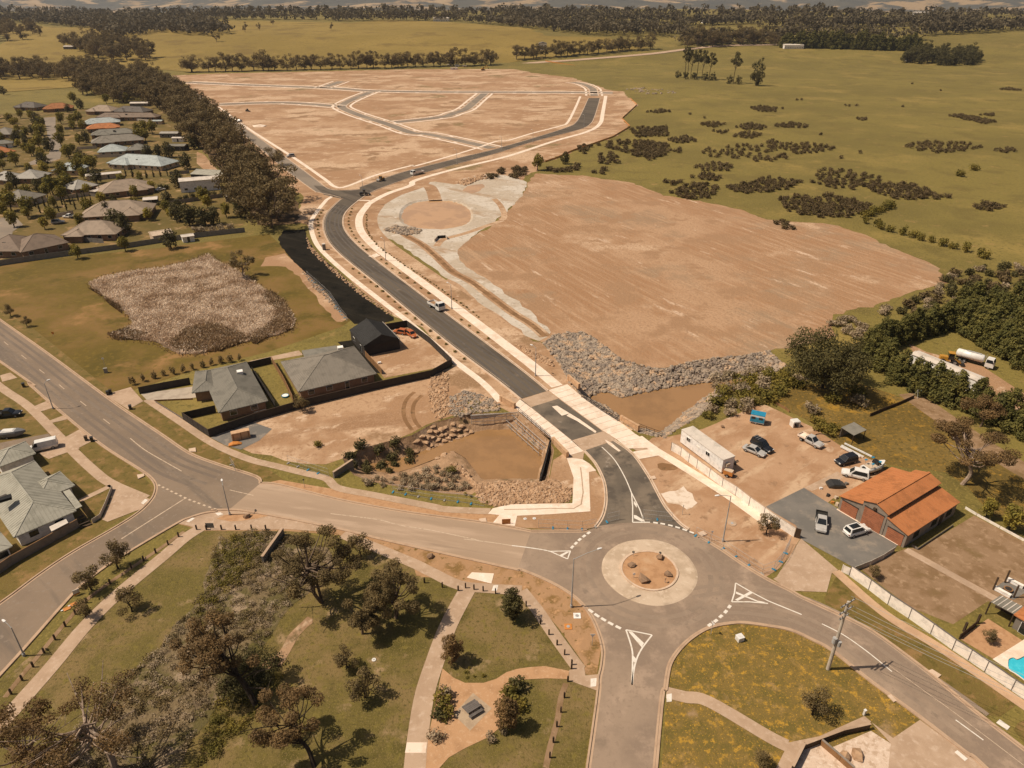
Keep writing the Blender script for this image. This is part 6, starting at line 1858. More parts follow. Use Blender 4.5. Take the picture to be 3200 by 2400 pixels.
# culvert head walls
hw = thing('culvert_headwall', 'pale concrete culvert wall under the west side of the bridge', 'culvert wall', W1('j:1010,380'))
a, b = W('j:1012,378 1300,622')
MB().beam(a + Vector((0, 0, -1.85)), b + Vector((0, 0, -1.85)), .4, 3.7).build('wall', 'block_pale', hw, True)
d = (b - a).normalized()
n = Vector((-d.y, d.x, 0))
n = n if n.x < 0 else -n
for k in range(3):
    p = a.lerp(b, .22 + .28 * k) + n * .22
    MB().box((p.x, p.y, -2.55), (3.2, .1, 1.5), math.atan2(d.y, d.x)).build('culvert_opening', 'black', hw, True)
a2, b2 = W('j:610,405 1010,378')
MB().beam(a2 + Vector((0, 0, -1.6)), b2 + Vector((0, 0, -1.6)), .35, 3.0).build('wing_wall', 'block_pale', hw, True)
b3 = W1('j:1212,958')
MB().beam(b + Vector((0, 0, -1.7)), b3 + Vector((0, 0, -1.7)), .35, 3.4).build('wing_wall', 'wall_dark', hw, True)
a4, b4 = W('f:585,925 945,1165')
hw2 = thing('culvert_headwall', 'dark culvert wall under the east side of the bridge', 'culvert wall', a4)
MB().beam(a4 + Vector((0, 0, -1.75)), b4 + Vector((0, 0, -1.75)), .4, 3.5).build('wall', 'wall_grey', hw2, True)
# scaffold frames in the pond
sc = thing('scaffold', 'galvanised scaffold frames standing in the muddy pond', 'scaffold', W1('j:1080,640', -3))
for k in range(7):
    t = k / 6
    p = a.lerp(b, t) + n * 1.3
    for off in (0, 1.5):
        q = p + n * off
        MB().cyl((q.x, q.y, -3.4), (q.x, q.y, -1.2 + (.9 if off == 0 else 0)), .05, n=6).build('upright', 'galv', sc, True)
for off, zz in ((0, -.4), (0, -1.5), (0, -2.4), (1.5, -1.3), (1.5, -2.3)):
    MB().cyl(a + n * (1.3 + off) + Vector((0, 0, zz)), b + n * (1.3 + off) + Vector((0, 0, zz)), .05, n=6).build('ledger', 'galv', sc, True)
for k in range(7):
    p = a.lerp(b, k / 6) + n * 1.3
    MB().cyl(p + Vector((0, 0, -1.4)), p + n * 1.5 + Vector((0, 0, -1.4)), .05, n=6).build('transom', 'galv', sc, True)
for k in range(5):
    p, q = a2.lerp(b2, k / 4), a2.lerp(b2, min(1, (k + 1) / 4))
    o_ = Vector((.2, -1.0, 0))
    MB().cyl(p + o_ + Vector((0, 0, -3)), p + o_ + Vector((0, 0, .6)), .05, n=6).build('upright', 'galv', sc, True)
for zz in (.5, -.3, -1.2, -2.1):
    MB().cyl(a2 + Vector((.2, -1.0, zz)), b2 + Vector((.2, -1.0, zz)), .05, n=6).build('ledger', 'galv', sc, True)
for s_, l_ in (('p:755,720 930,470', 'pale concrete headwall at the gully below the resealed road'), ('i:1365,1505 1530,1395', 'grey concrete headwall where the creek meets the footpath')):
    a, b = W(s_)
    r = thing('headwall', l_, 'wall', a)
    MB().beam(a + Vector((0, 0, .2)), b + Vector((0, 0, .2)), .35, 2.4).build('wall', 'wall_grey', r, True)
    MB().beam(a + Vector((0, 0, 1.43)), b + Vector((0, 0, 1.43)), .45, .1).build('coping', 'concrete', r, True)

# rock armour
def rocks_stuff(name, pts, smin, smax, mat, label, zf, seed):
    r = random.Random(seed)
    protos = [rock_mesh(seed + k) for k in range(5)]
    V, Fc = [], []
    for x, y in pts:
        vs, fs = r.choice(protos)
        s, a = r.uniform(smin, smax), r.uniform(0, 6.28)
        co, si = math.cos(a) * s, math.sin(a) * s
        z = zf(x, y) + s * r.uniform(0, .25)
        n = len(V)
        V += [(x + vx * co - vy * si, y + vx * si + vy * co, z + vz * s) for vx, vy, vz in vs]
        Fc += [(i + n, j + n, k + n) for i, j, k in fs]
    o = mobj(name, V, Fc, mat)
    return tag(o, label, None, None, 'stuff')


MT['rock_grey'] = M('armour_rock', (166, 146, 124), [((130, 114, 100), .8, .44, .6), ((190, 156, 122), .45, .52, .62), ((206, 178, 150), 1.4, .60, .72)], bump=.05)
MT['rock_tan'] = M('tan_rock', (188, 150, 114), [((160, 124, 92), .8, .44, .6), ((206, 174, 142), 1.6, .54, .68)], bump=.05)
r = random.Random(9)
pts = []
xs, ys = [p.x for p in R_RIM], [p.y for p in R_RIM]
while len(pts) < 8200:
    x, y = r.uniform(min(xs), max(xs)), r.uniform(min(ys), max(ys))
    if inside(x, y, R_RIM) and not inside(x, y, R_WAT):
        pts.append((x, y))
rocks_stuff('rock_armour', pts, .2, .66, 'rock_grey', 'grey and tan rock armour lining the creek bank east of the bridge', zR, 71)
# big stones of the pond wall, each one its own piece
pw = thing('stone_pitching', 'tan stone pitching on the bank of the culvert pond', 'stone bank', W1('j:300,620'))
wall_poly = W('j:100,600 290,480 480,440 650,460') + W('j:670,545 560,620 440,710 330,775 120,800', -2.6)
sp_ = scatter(wall_poly, .95, 260, 72)
rm = []
for k in range(5):
    vs, fs = rock_mesh(80 + k, .38)
    me = bpy.data.meshes.new('stone')
    me.from_pydata(vs, [], fs)
    me.materials.append(MT['rock_tan'])
    rm.append(me)
for p in sp_:
    o = bpy.data.objects.new('stone', random.choice(rm))
    COL.objects.link(o)
    attach(o, pw)
    o.location = (p.x, p.y, zL(p.x, p.y) + .04)
    s = random.uniform(.72, .95)
    o.scale = (s * random.uniform(.9, 1.3), s, s * .8)
    o.rotation_euler = (random.uniform(-.2, .2), random.uniform(-.2, .2), random.uniform(0, 6.28))


def rubble(name, poly, n, smin, smax, mat, label, seed, zf=lambda x, y: 0.03):
    wp_ = W(poly)
    r = random.Random(seed)
    xs, ys = [p.x for p in wp_], [p.y for p in wp_]
    out = []
    while len(out) < n:
        x, y = r.uniform(min(xs), max(xs)), r.uniform(min(ys), max(ys))
        if inside(x, y, wp_):
            out.append((x, y))
    return rocks_stuff(name, out, smin, smax, mat, label, zf, seed)


rubble('rubble', 'i:2212,580;j:250,60 420,30 420,130 400,260 440,380 330,460 280,400 240,220', 420, .2, .5, 'rock_tan', 'broken rock rubble beside the dirt lot wheel ruts', 73)
rubble('brown_rubble', 'j:430,250 560,200 700,230 860,300 860,370 620,390 520,430 430,400', 700, .16, .42, 'rock_grey', 'loose brown rubble west of the bridge pier', 74)
rubble('pale_rubble', 'j:640,1010 750,990 1000,980 1200,990 1350,960 1400,1020 1480,1050 1480,1160 1000,1170 800,1200 680,1150', 1500, .14, .42, 'rock_tan', 'pale broken stone terrace on the south side of the culvert pond', 75)
MT['wet_stone'] = MT['rock_grey']
rubble('spit_stones', 'j:440,740 520,760 620,870 680,960 640,960 560,850 470,790', 90, .3, .6, 'rock_tan', 'stones along the little spit in the culvert pond', 76, zL)
rubble('outlet_rock', 'e:1105,325 1200,290 1300,300 1440,330 1400,360 1300,375 1150,345', 260, .4, .9, 'rock_grey', 'rock spillway at the outlet of the round muddy pond', 77)
rubble('inlet_rock', 'c:340,1080 400,1060 480,1040 560,1010 620,1050 540,1060 420,1110', 140, .5, 1.3, 'rock_tan', 'tumbled pale rocks at the upper basin inlet', 78)
rubble('path_edge_rock', 'e:440,400 480,470 560,560 760,740 960,900 1180,1060 1160,1070 940,920 740,760 540,580 450,490', 260, .25, .55, 'rock_tan', 'broken stones along the edge of the black liner', 79)
rubble('fence_line_rock', 'e:400,690 440,720 520,800 640,910 720,1010 800,1100 780,1110 690,1020 600,920 500,830', 160, .2, .45, 'rock_grey', 'small stones along the liner side of the basin lawn', 80)
rubble('bank_stones', 'f:20,480 150,540 340,620 360,680 300,660 150,590', 160, .3, .6, 'rock_tan', 'loose stones beside the shared path above the creek', 81)
rubble('paddock_stones', 'D:1338,192 1390,190 1450,196 1465,202 1400,204', 60, .7, 1.5, 'rock_grey', 'scattered stones in the paddock beyond the estate end', 82)
o = MB()
cw = W('e:1545,430 1570,400 1640,395 1655,410')
for p, q in zip(cw[:-1], cw[1:]):
    o.beam(p + Vector((0, 0, .5)), q + Vector((0, 0, .5)), .3, 1.2)
o = o.build('drain_headwall', 'block_pale')
MB().beam(cw[1] + Vector((0, -.3, .45)), cw[2] + Vector((0, -.3, .45)), .2, .8).build('drain_opening', 'black', o)
tag(o, 'small concrete drain headwall in the pale clay basin', 'drain headwall')
# ------------------------------------------------------------------ vehicles
def paintm(name, c, rough=.32):
    if name not in MT:
        MT[name] = M(name, c, [(tuple(int(v * .92) for v in c), 1.5, .48, .66)], rough=rough, spec=.5, coord='object')
    return name


for nm, c in dict(car_white=(232, 224, 212), car_silver=(186, 178, 168), car_black=(34, 34, 36), car_orange=(190, 104, 56), car_grey=(110, 106, 102), mach_yellow=(196, 140, 50), mach_dark=(58, 54, 48), blue_paint=(44, 138, 168), orange_plastic=(208, 134, 66)).items():
    paintm(nm, c)
MT['lamp_glass'] = M('lamp_glass', (220, 215, 205), rough=.15, spec=.6)
MT['tail_red'] = M('tail_lamp', (130, 24, 18), rough=.2, spec=.6)
MT['blue_foot'] = paintm('blue_foot', (50, 140, 170), .6) and MT['blue_foot']


def loft(secs):
    """closed body from stations (x, z bottom, z top, half width)"""
    mb = MB()
    for x, zb, zt, hw in secs:
        h = zt - zb
        mb.v += [(x, -hw * .9, zb), (x, -hw, zb + h * .3), (x, -hw * .985, zb + h * .72), (x, -hw * .86, zt), (x, hw * .86, zt), (x, hw * .985, zb + h * .72), (x, hw, zb + h * .3), (x, hw * .9, zb)]
    n = len(secs)
    for i in range(n - 1):
        for k in range(8):
            mb.f.append((i * 8 + k, i * 8 + (k + 1) % 8, (i + 1) * 8 + (k + 1) % 8, (i + 1) * 8 + k))
    mb.f += [tuple(range(7, -1, -1)), tuple((n - 1) * 8 + k for k in range(8))]
    mb.f = [f[::-1] for f in mb.f]
    return mb


def inset_quad(q, k, off):
    c = sum((Vector(p) for p in q), Vector()) / 4
    n = (Vector(q[1]) - Vector(q[0])).cross(Vector(q[3]) - Vector(q[0])).normalized()
    if n.dot(c - Vector((0, 0, c.z * .9))) < 0 and abs(n.z) < .95:
        n = -n
    return [c + (Vector(p) - c) * k + n * off for p in q]


def wheel(root, x, y, r=.33, w=.24):
    t = MB().cyl((x, y - w / 2, r), (x, y + w / 2, r), r, n=14).build('wheel', 'rubber', root)
    s = 1 if y > 0 else -1
    MB().cyl((x, y + s * (w / 2 + .005), r), (x, y + s * (w / 2 + .02), r), r * .6, n=10).build('rim', 'steel', t)


SPECS = {
    'sedan': dict(L=4.7, W=1.82, zt=.88, hood=.82, cab=(-1.75, 1.05, -1.0, .2), H=1.43),
    'suv': dict(L=4.7, W=1.9, zt=1.02, hood=.98, cab=(-2.2, 1.15, -1.95, .35), H=1.72),
    'wagon': dict(L=4.9, W=1.88, zt=1.0, hood=.98, cab=(-2.3, 1.1, -2.1, .3), H=1.85),
    'van': dict(L=5.2, W=1.95, zt=1.15, hood=1.1, cab=(-2.55, 1.9, -2.5, 1.2), H=2.05),
    'ute': dict(L=5.2, W=1.88, zt=1.0, hood=1.02, cab=(-.75, 1.25, -.6, .45), H=1.78),
    'hatch': dict(L=4.2, W=1.75, zt=.9, hood=.86, cab=(-1.95, .95, -1.6, .25), H=1.5),
}


def car(label, spec, kind, paint, cat='car', name='car', sunroof=False, rack=False, tray=None, group=None, z=None):
    a, b = W(spec)
    d = b - a
    c = (a + b) / 2
    root = thing(name, label, cat, (c.x, c.y, .05 if z is None else z), math.atan2(d.y, d.x), group)
    S = SPECS[kind]
    L, Wd, zt, H = S['L'], S['W'], S['zt'], S['H']
    h = L / 2
    if kind == 'ute':
        secs = [(-.85, .35, zt, Wd / 2 * .98), (-.6, .3, zt, Wd / 2), (.9, .3, zt, Wd / 2), (h - .9, .32, S['hood'], Wd / 2), (h - .25, .35, S['hood'] - .1, Wd / 2 * .95), (h, .42, S['hood'] - .3, Wd / 2 * .82)]
    else:
        secs = [(-h, .45, zt - .2, Wd / 2 * .84), (-h + .18, .34, zt - .04, Wd / 2 * .96), (-h + .7, .28, zt, Wd / 2), (S['cab'][1] - .2, .28, zt, Wd / 2), (h - .75, .3, S['hood'] - .04, Wd / 2 * .99), (h - .2, .34, S['hood'] - .16, Wd / 2 * .93), (h, .42, S['hood'] - .34, Wd / 2 * .78)]
    loft(secs).build('body', paint, root, smooth=False)
    x0, x1, x2, x3 = S['cab']
    wb, wt = Wd / 2 * .93, Wd / 2 * .74
    v = [(x0, -wb, zt - .02), (x1, -wb, zt - .02), (x1, wb, zt - .02), (x0, wb, zt - .02), (x2, -wt, H), (x3, -wt, H), (x3, wt, H), (x2, wt, H)]
    cabn = mobj('cabin', v, [(4, 5, 6, 7), (0, 1, 5, 4), (1, 2, 6, 5), (2, 3, 7, 6), (3, 0, 4, 7)], paint, root, world=False)
    for nm, ix, k in (('windscreen', (1, 2, 6, 5), .86), ('rear_window', (3, 0, 4, 7), .8), ('side_window', (0, 1, 5, 4), .84), ('side_window', (2, 3, 7, 6), .84)):
        if kind == 'van' and nm == 'side_window':
            q = [v[i] for i in ix]
            q = [(max(p[0], .75 if j in (0, 3) else p[0]), p[1], p[2]) for j, p in enumerate(q)] if ix[0] == 0 else [(max(p[0], .75), p[1], p[2]) for p in q]
        elif kind == 'van' and nm == 'rear_window':
            continue
        else:
            q = [v[i] for i in ix]
        mobj(nm, inset_quad(q, k, .012), [(0, 1, 2, 3)], 'glass', root, world=False)
    if sunroof:
        mobj('sunroof', [(x2 + .35, -wt * .75, H + .012), (x3 - .15, -wt * .75, H + .012), (x3 - .15, wt * .75, H + .012), (x2 + .35, wt * .75, H + .012)], [(0, 1, 2, 3)], 'glass', root, world=False)
    if rack:
        for k in range(3):
            x = x2 + .3 + k * .55
            MB().beam((x, -wt, H + .08), (x, wt, H + .08), .06, .05).build('roof_rack', 'galv', root)
    for s in (-1, 1):
        wheel(root, h - .95, s * (Wd / 2 - .12))
        wheel(root, -h + .95, s * (Wd / 2 - .12))
        MB().box((h - .12, s * Wd * .33, S['hood'] - .26), (.18, .4, .16)).build('headlight', 'lamp_glass', root)
        MB().box((-h + .06, s * Wd * .36, zt - .28), (.12, .26, .2)).build('tail_light', 'tail_red', root)
        MB().box((x1 - .35, s * (Wd / 2 + .06), zt + .04), (.16, .18, .13)).build('wing_mirror', paint, root)
    if kind == 'ute':
        MB().box((-h + .85, 0, .62), (1.75, Wd * .7, .3)).build('chassis', 'mach_dark', root)
        tr_ = MB()
        tr_.box((-h + .9, 0, .86), (1.85, Wd, .08))
        for sx, sy, lx, ly in ((0, Wd / 2, 1.85, .05), (0, -Wd / 2, 1.85, .05), (-.92, 0, .05, Wd), (.92, 0, .05, Wd)):
            tr_.box((-h + .9 + sx, sy, 1.05), (lx, ly, .32))
        tr_.build('tray', tray or 'galv', root)
        MB().box((-h + 1.85, 0, 1.3), (.06, Wd * .9, .55)).build('headboard', 'mach_dark', root)
    return root


car('silver tray utility parked on the barn forecourt', 'l:455,860 452,1030', 'ute', 'car_silver', 'ute', 'utility_vehicle', tray='mach_dark')
car('white SUV with a dark glass roof in front of the barn doors', 'l:665,1040 850,985', 'suv', 'car_white', sunroof=True, name='suv')
car('silver sedan parked beside the black wagon in the storage yard', 'k:895,420 1075,495', 'sedan', 'car_silver')
car('black wagon with silver roof racks next to the silver sedan', 'k:970,370 1130,465', 'wagon', 'car_black', rack=True)
car('silver tray utility beside the bushes of the storage yard', 'k:1385,330 1560,420', 'ute', 'car_silver', 'ute', 'utility_vehicle', tray='concrete_new')
car('black SUV parked across the storage yard near the boat', 'k:1860,520 1690,565', 'suv', 'car_black', name='suv')
car('long white wagon nosed against the barn corner', 'k:1960,690 1750,640', 'wagon', 'car_white', sunroof=False)
car('white delivery van on the driveway of the corner house', 'h:480,540 285,585', 'van', 'car_white', 'van', 'van')
car('dark utility under the left hedge, cut by the photo edge', 'h:-30,290 190,270', 'ute', 'car_black', 'ute', 'utility_vehicle', tray='mach_dark')
car('orange car parked at the fence of the shed yard', 'i:2000,255 2070,300', 'hatch', 'car_orange')
car('orange car half hidden behind the black shed', 'i:1975,262 1905,250', 'hatch', 'car_orange')
car('white car on the driveway beside the long white shed', 'a:1335,965 1440,945', 'sedan', 'car_white')
car('white utility in front of the tan roofed houses', 'a:640,1195 560,1190', 'ute', 'car_white', 'ute', 'utility_vehicle')
car('silver car beside the old estate driveway hedge', 'a:450,1245 560,1235', 'wagon', 'car_silver')
car('silver car parked on the side street footpath', 'b:1000,800 925,808', 'wagon', 'car_silver')
car('white utility far along the side street', 'b:540,495 505,505', 'ute', 'car_white', 'ute', 'utility_vehicle')


def truck(label, spec, kind='tipper', name='truck', cab='car_white', bed='car_white', L=7.0):
    a, b = W(spec)
    d = b - a
    c = (a + b) / 2
    r = thing(name, label, 'truck', (c.x, c.y, .05), math.atan2(d.y, d.x))
    h = L / 2
    Wd = 2.3
    MB().box((0, 0, .75), (L - .3, .9, .3)).build('chassis', 'mach_dark', r)
    cv = [(h - 1.9, -Wd / 2, .5), (h, -Wd / 2, .5), (h, Wd / 2, .5), (h - 1.9, Wd / 2, .5), (h - 1.9, -Wd / 2, 1.5), (h, -Wd / 2, 1.5), (h, Wd / 2, 1.5), (h - 1.9, Wd / 2, 1.5), (h - 1.85, -Wd / 2 + .12, 2.5), (h - .35, -Wd / 2 + .12, 2.5), (h - .35, Wd / 2 - .12, 2.5), (h - 1.85, Wd / 2 - .12, 2.5)]
    mobj('cab', cv, [(3, 2, 1, 0), (0, 1, 5, 4), (1, 2, 6, 5), (2, 3, 7, 6), (3, 0, 4, 7), (4, 5, 9, 8), (5, 6, 10, 9), (6, 7, 11, 10), (7, 4, 8, 11), (8, 9, 10, 11)], cab, r, world=False)
    for nm, ix in (('windscreen', (5, 6, 10, 9)), ('side_window', (4, 5, 9, 8)), ('side_window', (6, 7, 11, 10))):
        mobj(nm, inset_quad([cv[i] for i in ix], .84, .015), [(0, 1, 2, 3)], 'glass', r, world=False)
    for s in (-1, 1):
        wheel(r, h - 1.0, s * (Wd / 2 - .2), .45, .3)
        wheel(r, -h + 1.3, s * (Wd / 2 - .2), .45, .4)
        MB().box((h + .01, s * .85, .75), (.06, .35, .2)).build('headlight', 'lamp_glass', r)
        MB().box((h - .3, s * (Wd / 2 + .12), 1.9), (.1, .18, .4)).build('wing_mirror', 'mach_dark', r)
    if kind == 'tanker':
        wheel(r, -h + 2.3, Wd / 2 - .2, .45, .4)
        wheel(r, -h + 2.3, -Wd / 2 + .2, .45, .4)
        tb = MB().tube([Vector((-h, 0, 1.9)), Vector((-h + .25, 0, 1.9)), Vector((h - 2.7, 0, 1.9)), Vector((h - 2.4, 0, 1.9))], [.6, 1.0, 1.0, .7], 16)
        tk = tb.build('tank', bed, r, smooth=True)
        MB().box((-.6, 0, 2.95), (3.2, .5, .1)).build('walkway', 'galv', tk)
        MB().cyl((h - 2.2, .6, 1.2), (h - 2.2, .6, 2.9), .07).build('exhaust', 'galv', r)
    else:
        bx = MB()
        l0, l1 = -h, h - 2.1
        m_ = (l0 + l1) / 2
        bx.box((m_, 0, 1.0), (l1 - l0, Wd, .12))
        for sy in (-1, 1):
            bx.box((m_, sy * (Wd / 2), 1.32), (l1 - l0, .08, .62))
        bx.box((l0, 0, 1.32), (.08, Wd, .62))
        bx.box((l1, 0, 1.55), (.1, Wd, 1.1))
        bx.build('tray', bed, r)
        MB().box((m_, 0, 1.12), (l1 - l0 - .3, Wd - .3, .14)).build('load', 'soil', r)
    return r


truck('white tipper truck on the new road', 'e:1500,975 1620,1040', L=6.2)
truck('white tipper truck far up the new road, beyond the junction', 'b:2110,945 2005,965', L=7.5)
truck('white tanker truck parked before the tall conifer hedge', 'g:1650,620 1905,690', 'tanker', L=8.6)


def machine(label, spec, name, body='mach_yellow', kind='loader', s=1.0, cat='digger'):
    a, b = W(spec)
    d = b - a
    c = (a + b) / 2
    r = thing(name, label, cat, (c.x, c.y, .05), math.atan2(d.y, d.x))
    r.scale = (s, s, s)
    if kind == 'roller':
        MB().cyl((1.5, -.9, .7), (1.5, .9, .7), .7, n=16).build('drum', 'steel', r)
        for sy in (-1, 1):
            wheel(r, -1.4, sy * .8, .65, .4)
            MB().box((1.5, sy * 1.0, .75), (1.3, .12, .3)).build('yoke', body, r)
        MB().box((-1.3, 0, 1.2), (1.8, 1.4, .9), 0, .92).build('engine_cover', body, r)
        MB().box((.05, 0, 1.9), (1.1, 1.3, 1.3), 0, .9).build('cab', 'glass', r)
        MB().box((.05, 0, 2.6), (1.3, 1.5, .1)).build('cab_roof', body, r)
    elif kind == 'excavator':
        for sy in (-1, 1):
            loft([(-1.9, .1, .8, .3), (-1.5, .0, .9, .3), (1.5, .0, .9, .3), (1.9, .1, .8, .3)]).build('track', 'mach_dark', r).location = (0, sy * 1.1, 0)
        MB().box((-.5, 0, 1.5), (2.8, 2.3, 1.0), 0, .95).build('house', body, r)
        MB().box((.6, .6, 2.2), (1.2, .9, 1.5), 0, .92).build('cab', 'glass', r)
        MB().beam((.8, -.3, 1.8), (3.6, -.3, 4.6), .4, .5).build('boom', body, r)
        MB().beam((3.5, -.3, 4.6), (5.4, -.3, 2.2), .3, .4).build('stick', body, r)
        MB().box((5.3, -.3, 1.7), (.8, .9, .9), 0, .7).build('bucket', 'mach_dark', r)
    else:
        for sx in (-1, 1):
            for sy in (-1, 1):
                wheel(r, sx * 1.2, sy * .8, .6, .45)
        MB().box((-.9, 0, 1.25), (2.0, 1.3, .9), 0, .92).build('engine_cover', body, r)
        MB().box((.3, 0, 1.9), (1.2, 1.3, 1.5), 0, .9).build('cab', 'glass', r)
        MB().box((.3, 0, 2.68), (1.35, 1.45, .1)).build('cab_roof', body, r)
        for sy in (-1, 1):
            MB().beam((.9, sy * .45, 1.4), (2.5, sy * .45, .6), .15, .25).build('lift_arm', body, r)
        MB().box((2.8, 0, .5), (.7, 2.0, .7), 0, .8).build('bucket', 'mach_dark', r)
    return r


machine('yellow-brown roller on the new road near the far truck', 'b:1770,1005 1715,1020', 'road_roller', 'mach_yellow', 'roller', cat='roller')
machine('dark wheeled loader at the side street junction', 'b:1560,1140 1630,1135', 'wheel_loader', 'mach_dark', 'loader', cat='loader')
machine('orange digger behind the long white roofed shed', 'g:1480,640 1620,660', 'backhoe', 'mach_yellow', 'loader', 1.1)
machine('orange roller part way up the side street', 'b:535,590 565,600', 'road_roller', 'orange_plastic', 'roller', cat='roller')
machine('yellow excavator by the far site compound', 'c:540,112 620,110', 'excavator', 'mach_yellow', 'excavator', 1.3, 'excavator')
machine('small dark machine standing alone on the estate earth', 'b:575,410 605,412', 'skid_loader', 'mach_dark', 'loader', .8, 'loader')
# far site compound
for k, (s_, L, Wd, h, mt, l_) in enumerate((('c:355,85', 6, 3, 3.6, 'wall_white', 'white site hut with a blue top at the far compound'), ('c:330,105', 9, 2.6, 2.6, 'wall_white', 'long white site hut low at the far compound'), ('c:420,88', 5, 3, 2.8, 'wall_cream', 'cream site hut nearest the far excavator'), ('c:280,78', 4, 2.5, 2.6, 'wall_white', 'small white hut at the edge of the far compound'))):
    p = W1(s_)
    o = thing('site_hut', l_, 'site hut', p)
    MB().box((0, 0, h / 2), (L, Wd, h)).build('wall', mt, o)
    MB().box((0, 0, h + .08), (L + .3, Wd + .3, .16)).build('roof', 'blue_paint' if k == 0 else 'roof_white', o)
    MB().box((0, -Wd / 2 - .03, h * .55), (1.4, .06, 1.0)).build('window', 'glass', o)
# site office by the cream fence
a, b = W('k:345,372 700,640')
so = thing('site_office', 'long white portable site office behind the cream fence', 'site office', (a + b) / 2, math.atan2((b - a).y, (b - a).x))
L = (b - a).length
dn = 1.45
MB().box((0, dn, 1.75), (L, 2.9, 2.9)).build('wall', 'wall_white', so)
MB().box((0, dn, 3.24), (L + .12, 3.02, .1)).build('roof', 'roof_white', so)
for x in (-L * .31, L * .16):
    w_ = MB().box((x, -.03, 2.2), (1.1, .08, .9)).build('window', 'wall_white', so)
    for sx in (-.26, .26):
        MB().box((x + sx, -.06, 2.2), (.44, .06, .74)).build('pane', 'glass', w_)
MB().box((-L * .08, -.02, 2.1), (1.0, .05, .35)).build('sign_plate', 'fence_cream', so)
for x in (-L * .4, 0, L * .4):
    MB().box((x, dn, .15), (.4, 2.6, .32)).build('skid', 'timber', so)
MB().box((L / 2 + .25, dn - .4, 2.0), (.5, .8, .6)).build('air_conditioner', 'wall_cream', so)
gen = thing('generator', 'orange generator trailer at the end of the site office', 'generator', W1('k:760,655'), -.6)
MB().box((0, 0, .85), (1.8, 1.1, .8), 0, .94).build('housing', 'orange_plastic', gen)
MB().box((0, 0, 1.3), (1.6, 1.0, .12)).build('lid', 'wall_cream', gen)
for sy in (-1, 1):
    wheel(gen, 0, sy * .65, .32, .2)
MB().beam((.9, 0, .5), (2.0, 0, .45), .1, .1).build('drawbar', 'mach_dark', gen)
tb = thing('tow_frame', 'dark drawbar frame lying behind the site office', 'tow frame', W1('k:820,545'), .5)
MB().beam((-.9, 0, .3), (.9, .1, .3), .18, .15).build('bar', 'mach_dark', tb)
MB().beam((-.4, -.5, .3), (.4, .6, .3), .14, .14).build('crossbar', 'mach_dark', tb)
MB().box((-.4, -.5, .15), (.3, .3, .3)).build('foot', 'timber_dark', tb)
# blue caravan
cv = thing('caravan', 'small blue and white caravan at the back of the storage yard', 'caravan', W1('k:1010,195'), -.42)
MB().box((0, 0, 1.35), (3.0, 2.0, 1.8), 0, .96).build('wall', 'car_white', cv)
MB().box((0, 0, 2.3), (2.95, 1.95, .12)).build('roof', 'blue_paint', cv)
MB().box((0, -1.0, 1.2), (2.9, .06, 1.2)).build('blue_side', 'blue_paint', cv)
for x in (-.8, .7):
    MB().box((x, -1.03, 1.6), (.8, .05, .5)).build('window', 'glass', cv)
for sy in (-1, 1):
    wheel(cv, -.2, sy * .85, .32, .2)
MB().beam((1.5, 0, .5), (2.5, 0, .45), .12, .1).build('drawbar', 'mach_dark', cv)
wt = thing('water_tank', 'white upright tank frame beside the reddish bush', 'tank', W1('k:1335,225'), .2)
MB().box((0, 0, 1.35), (1.7, 1.5, .25), 0, .9).build('top', 'car_white', wt)
for sx in (-1, 1):
    MB().box((sx * .7, 0, .65), (.28, 1.4, 1.3)).build('side', 'car_white', wt)
MB().box((0, .5, .65), (1.2, .15, 1.2)).build('back', 'wall_grey', wt)
# boat on its trailer
bt = thing('boat', 'white boat with blue canopy corners beside the barn', 'boat', W1('k:2010,610', 0), .42)
loft([(-2.6, .7, 1.35, 1.0), (-1.0, .55, 1.4, 1.1), (1.0, .6, 1.5, 1.0), (2.0, .8, 1.6, .6), (2.7, 1.2, 1.7, .12)]).build('hull', 'car_white', bt)
MB().box((-.6, 0, 1.46), (2.6, 1.6, .1)).build('deck', 'wall_cream', bt)
MB().box((.5, 0, 1.85), (.9, 1.5, .7), 0, .8).build('windscreen', 'glass', bt)
for sx, sy in ((-1.6, -.8), (-1.6, .8), (.3, -.85), (.3, .85)):
    MB().cyl((sx, sy, 1.4), (sx, sy, 2.5), .03, n=5).build('canopy_pole', 'galv', bt)
    MB().box((sx, sy, 2.5), (.55, .4, .08)).build('canopy_corner', 'blue_paint', bt)
MB().box((-2.8, 0, 1.2), (.4, .5, .9)).build('outboard_motor', 'mach_dark', bt)
tl = thing('boat_trailer', 'galvanised trailer under the white boat', 'trailer', W1('k:2010,610', 0), .42)
for sy in (-1, 1):
    MB().beam((-2.6, sy * .8, .45), (2.2, sy * .5, .45), .1, .12).build('rail', 'galv', tl)
    wheel(tl, -.8, sy * 1.05, .3, .2)
MB().beam((2.0, 0, .45), (3.4, 0, .45), .1, .12).build('drawbar', 'galv', tl)
bm = thing('covered_boat', 'covered boat on the left driveway, silver cover with blue streaks', 'boat', W1('h:110,455'), .15)
loft([(-2.7, .5, 1.3, .95), (-1.0, .4, 1.5, 1.05), (1.2, .5, 1.6, .95), (2.2, .7, 1.5, .5), (2.8, 1.0, 1.4, .1)]).build('hull', 'car_grey', bm)
MB().box((-.4, 0, 1.62), (2.8, 1.5, .22), 0, .7).build('cover', 'car_white', bm)
for sy in (-1, 1):
    wheel(bm, -.6, sy * .95, .3, .2)
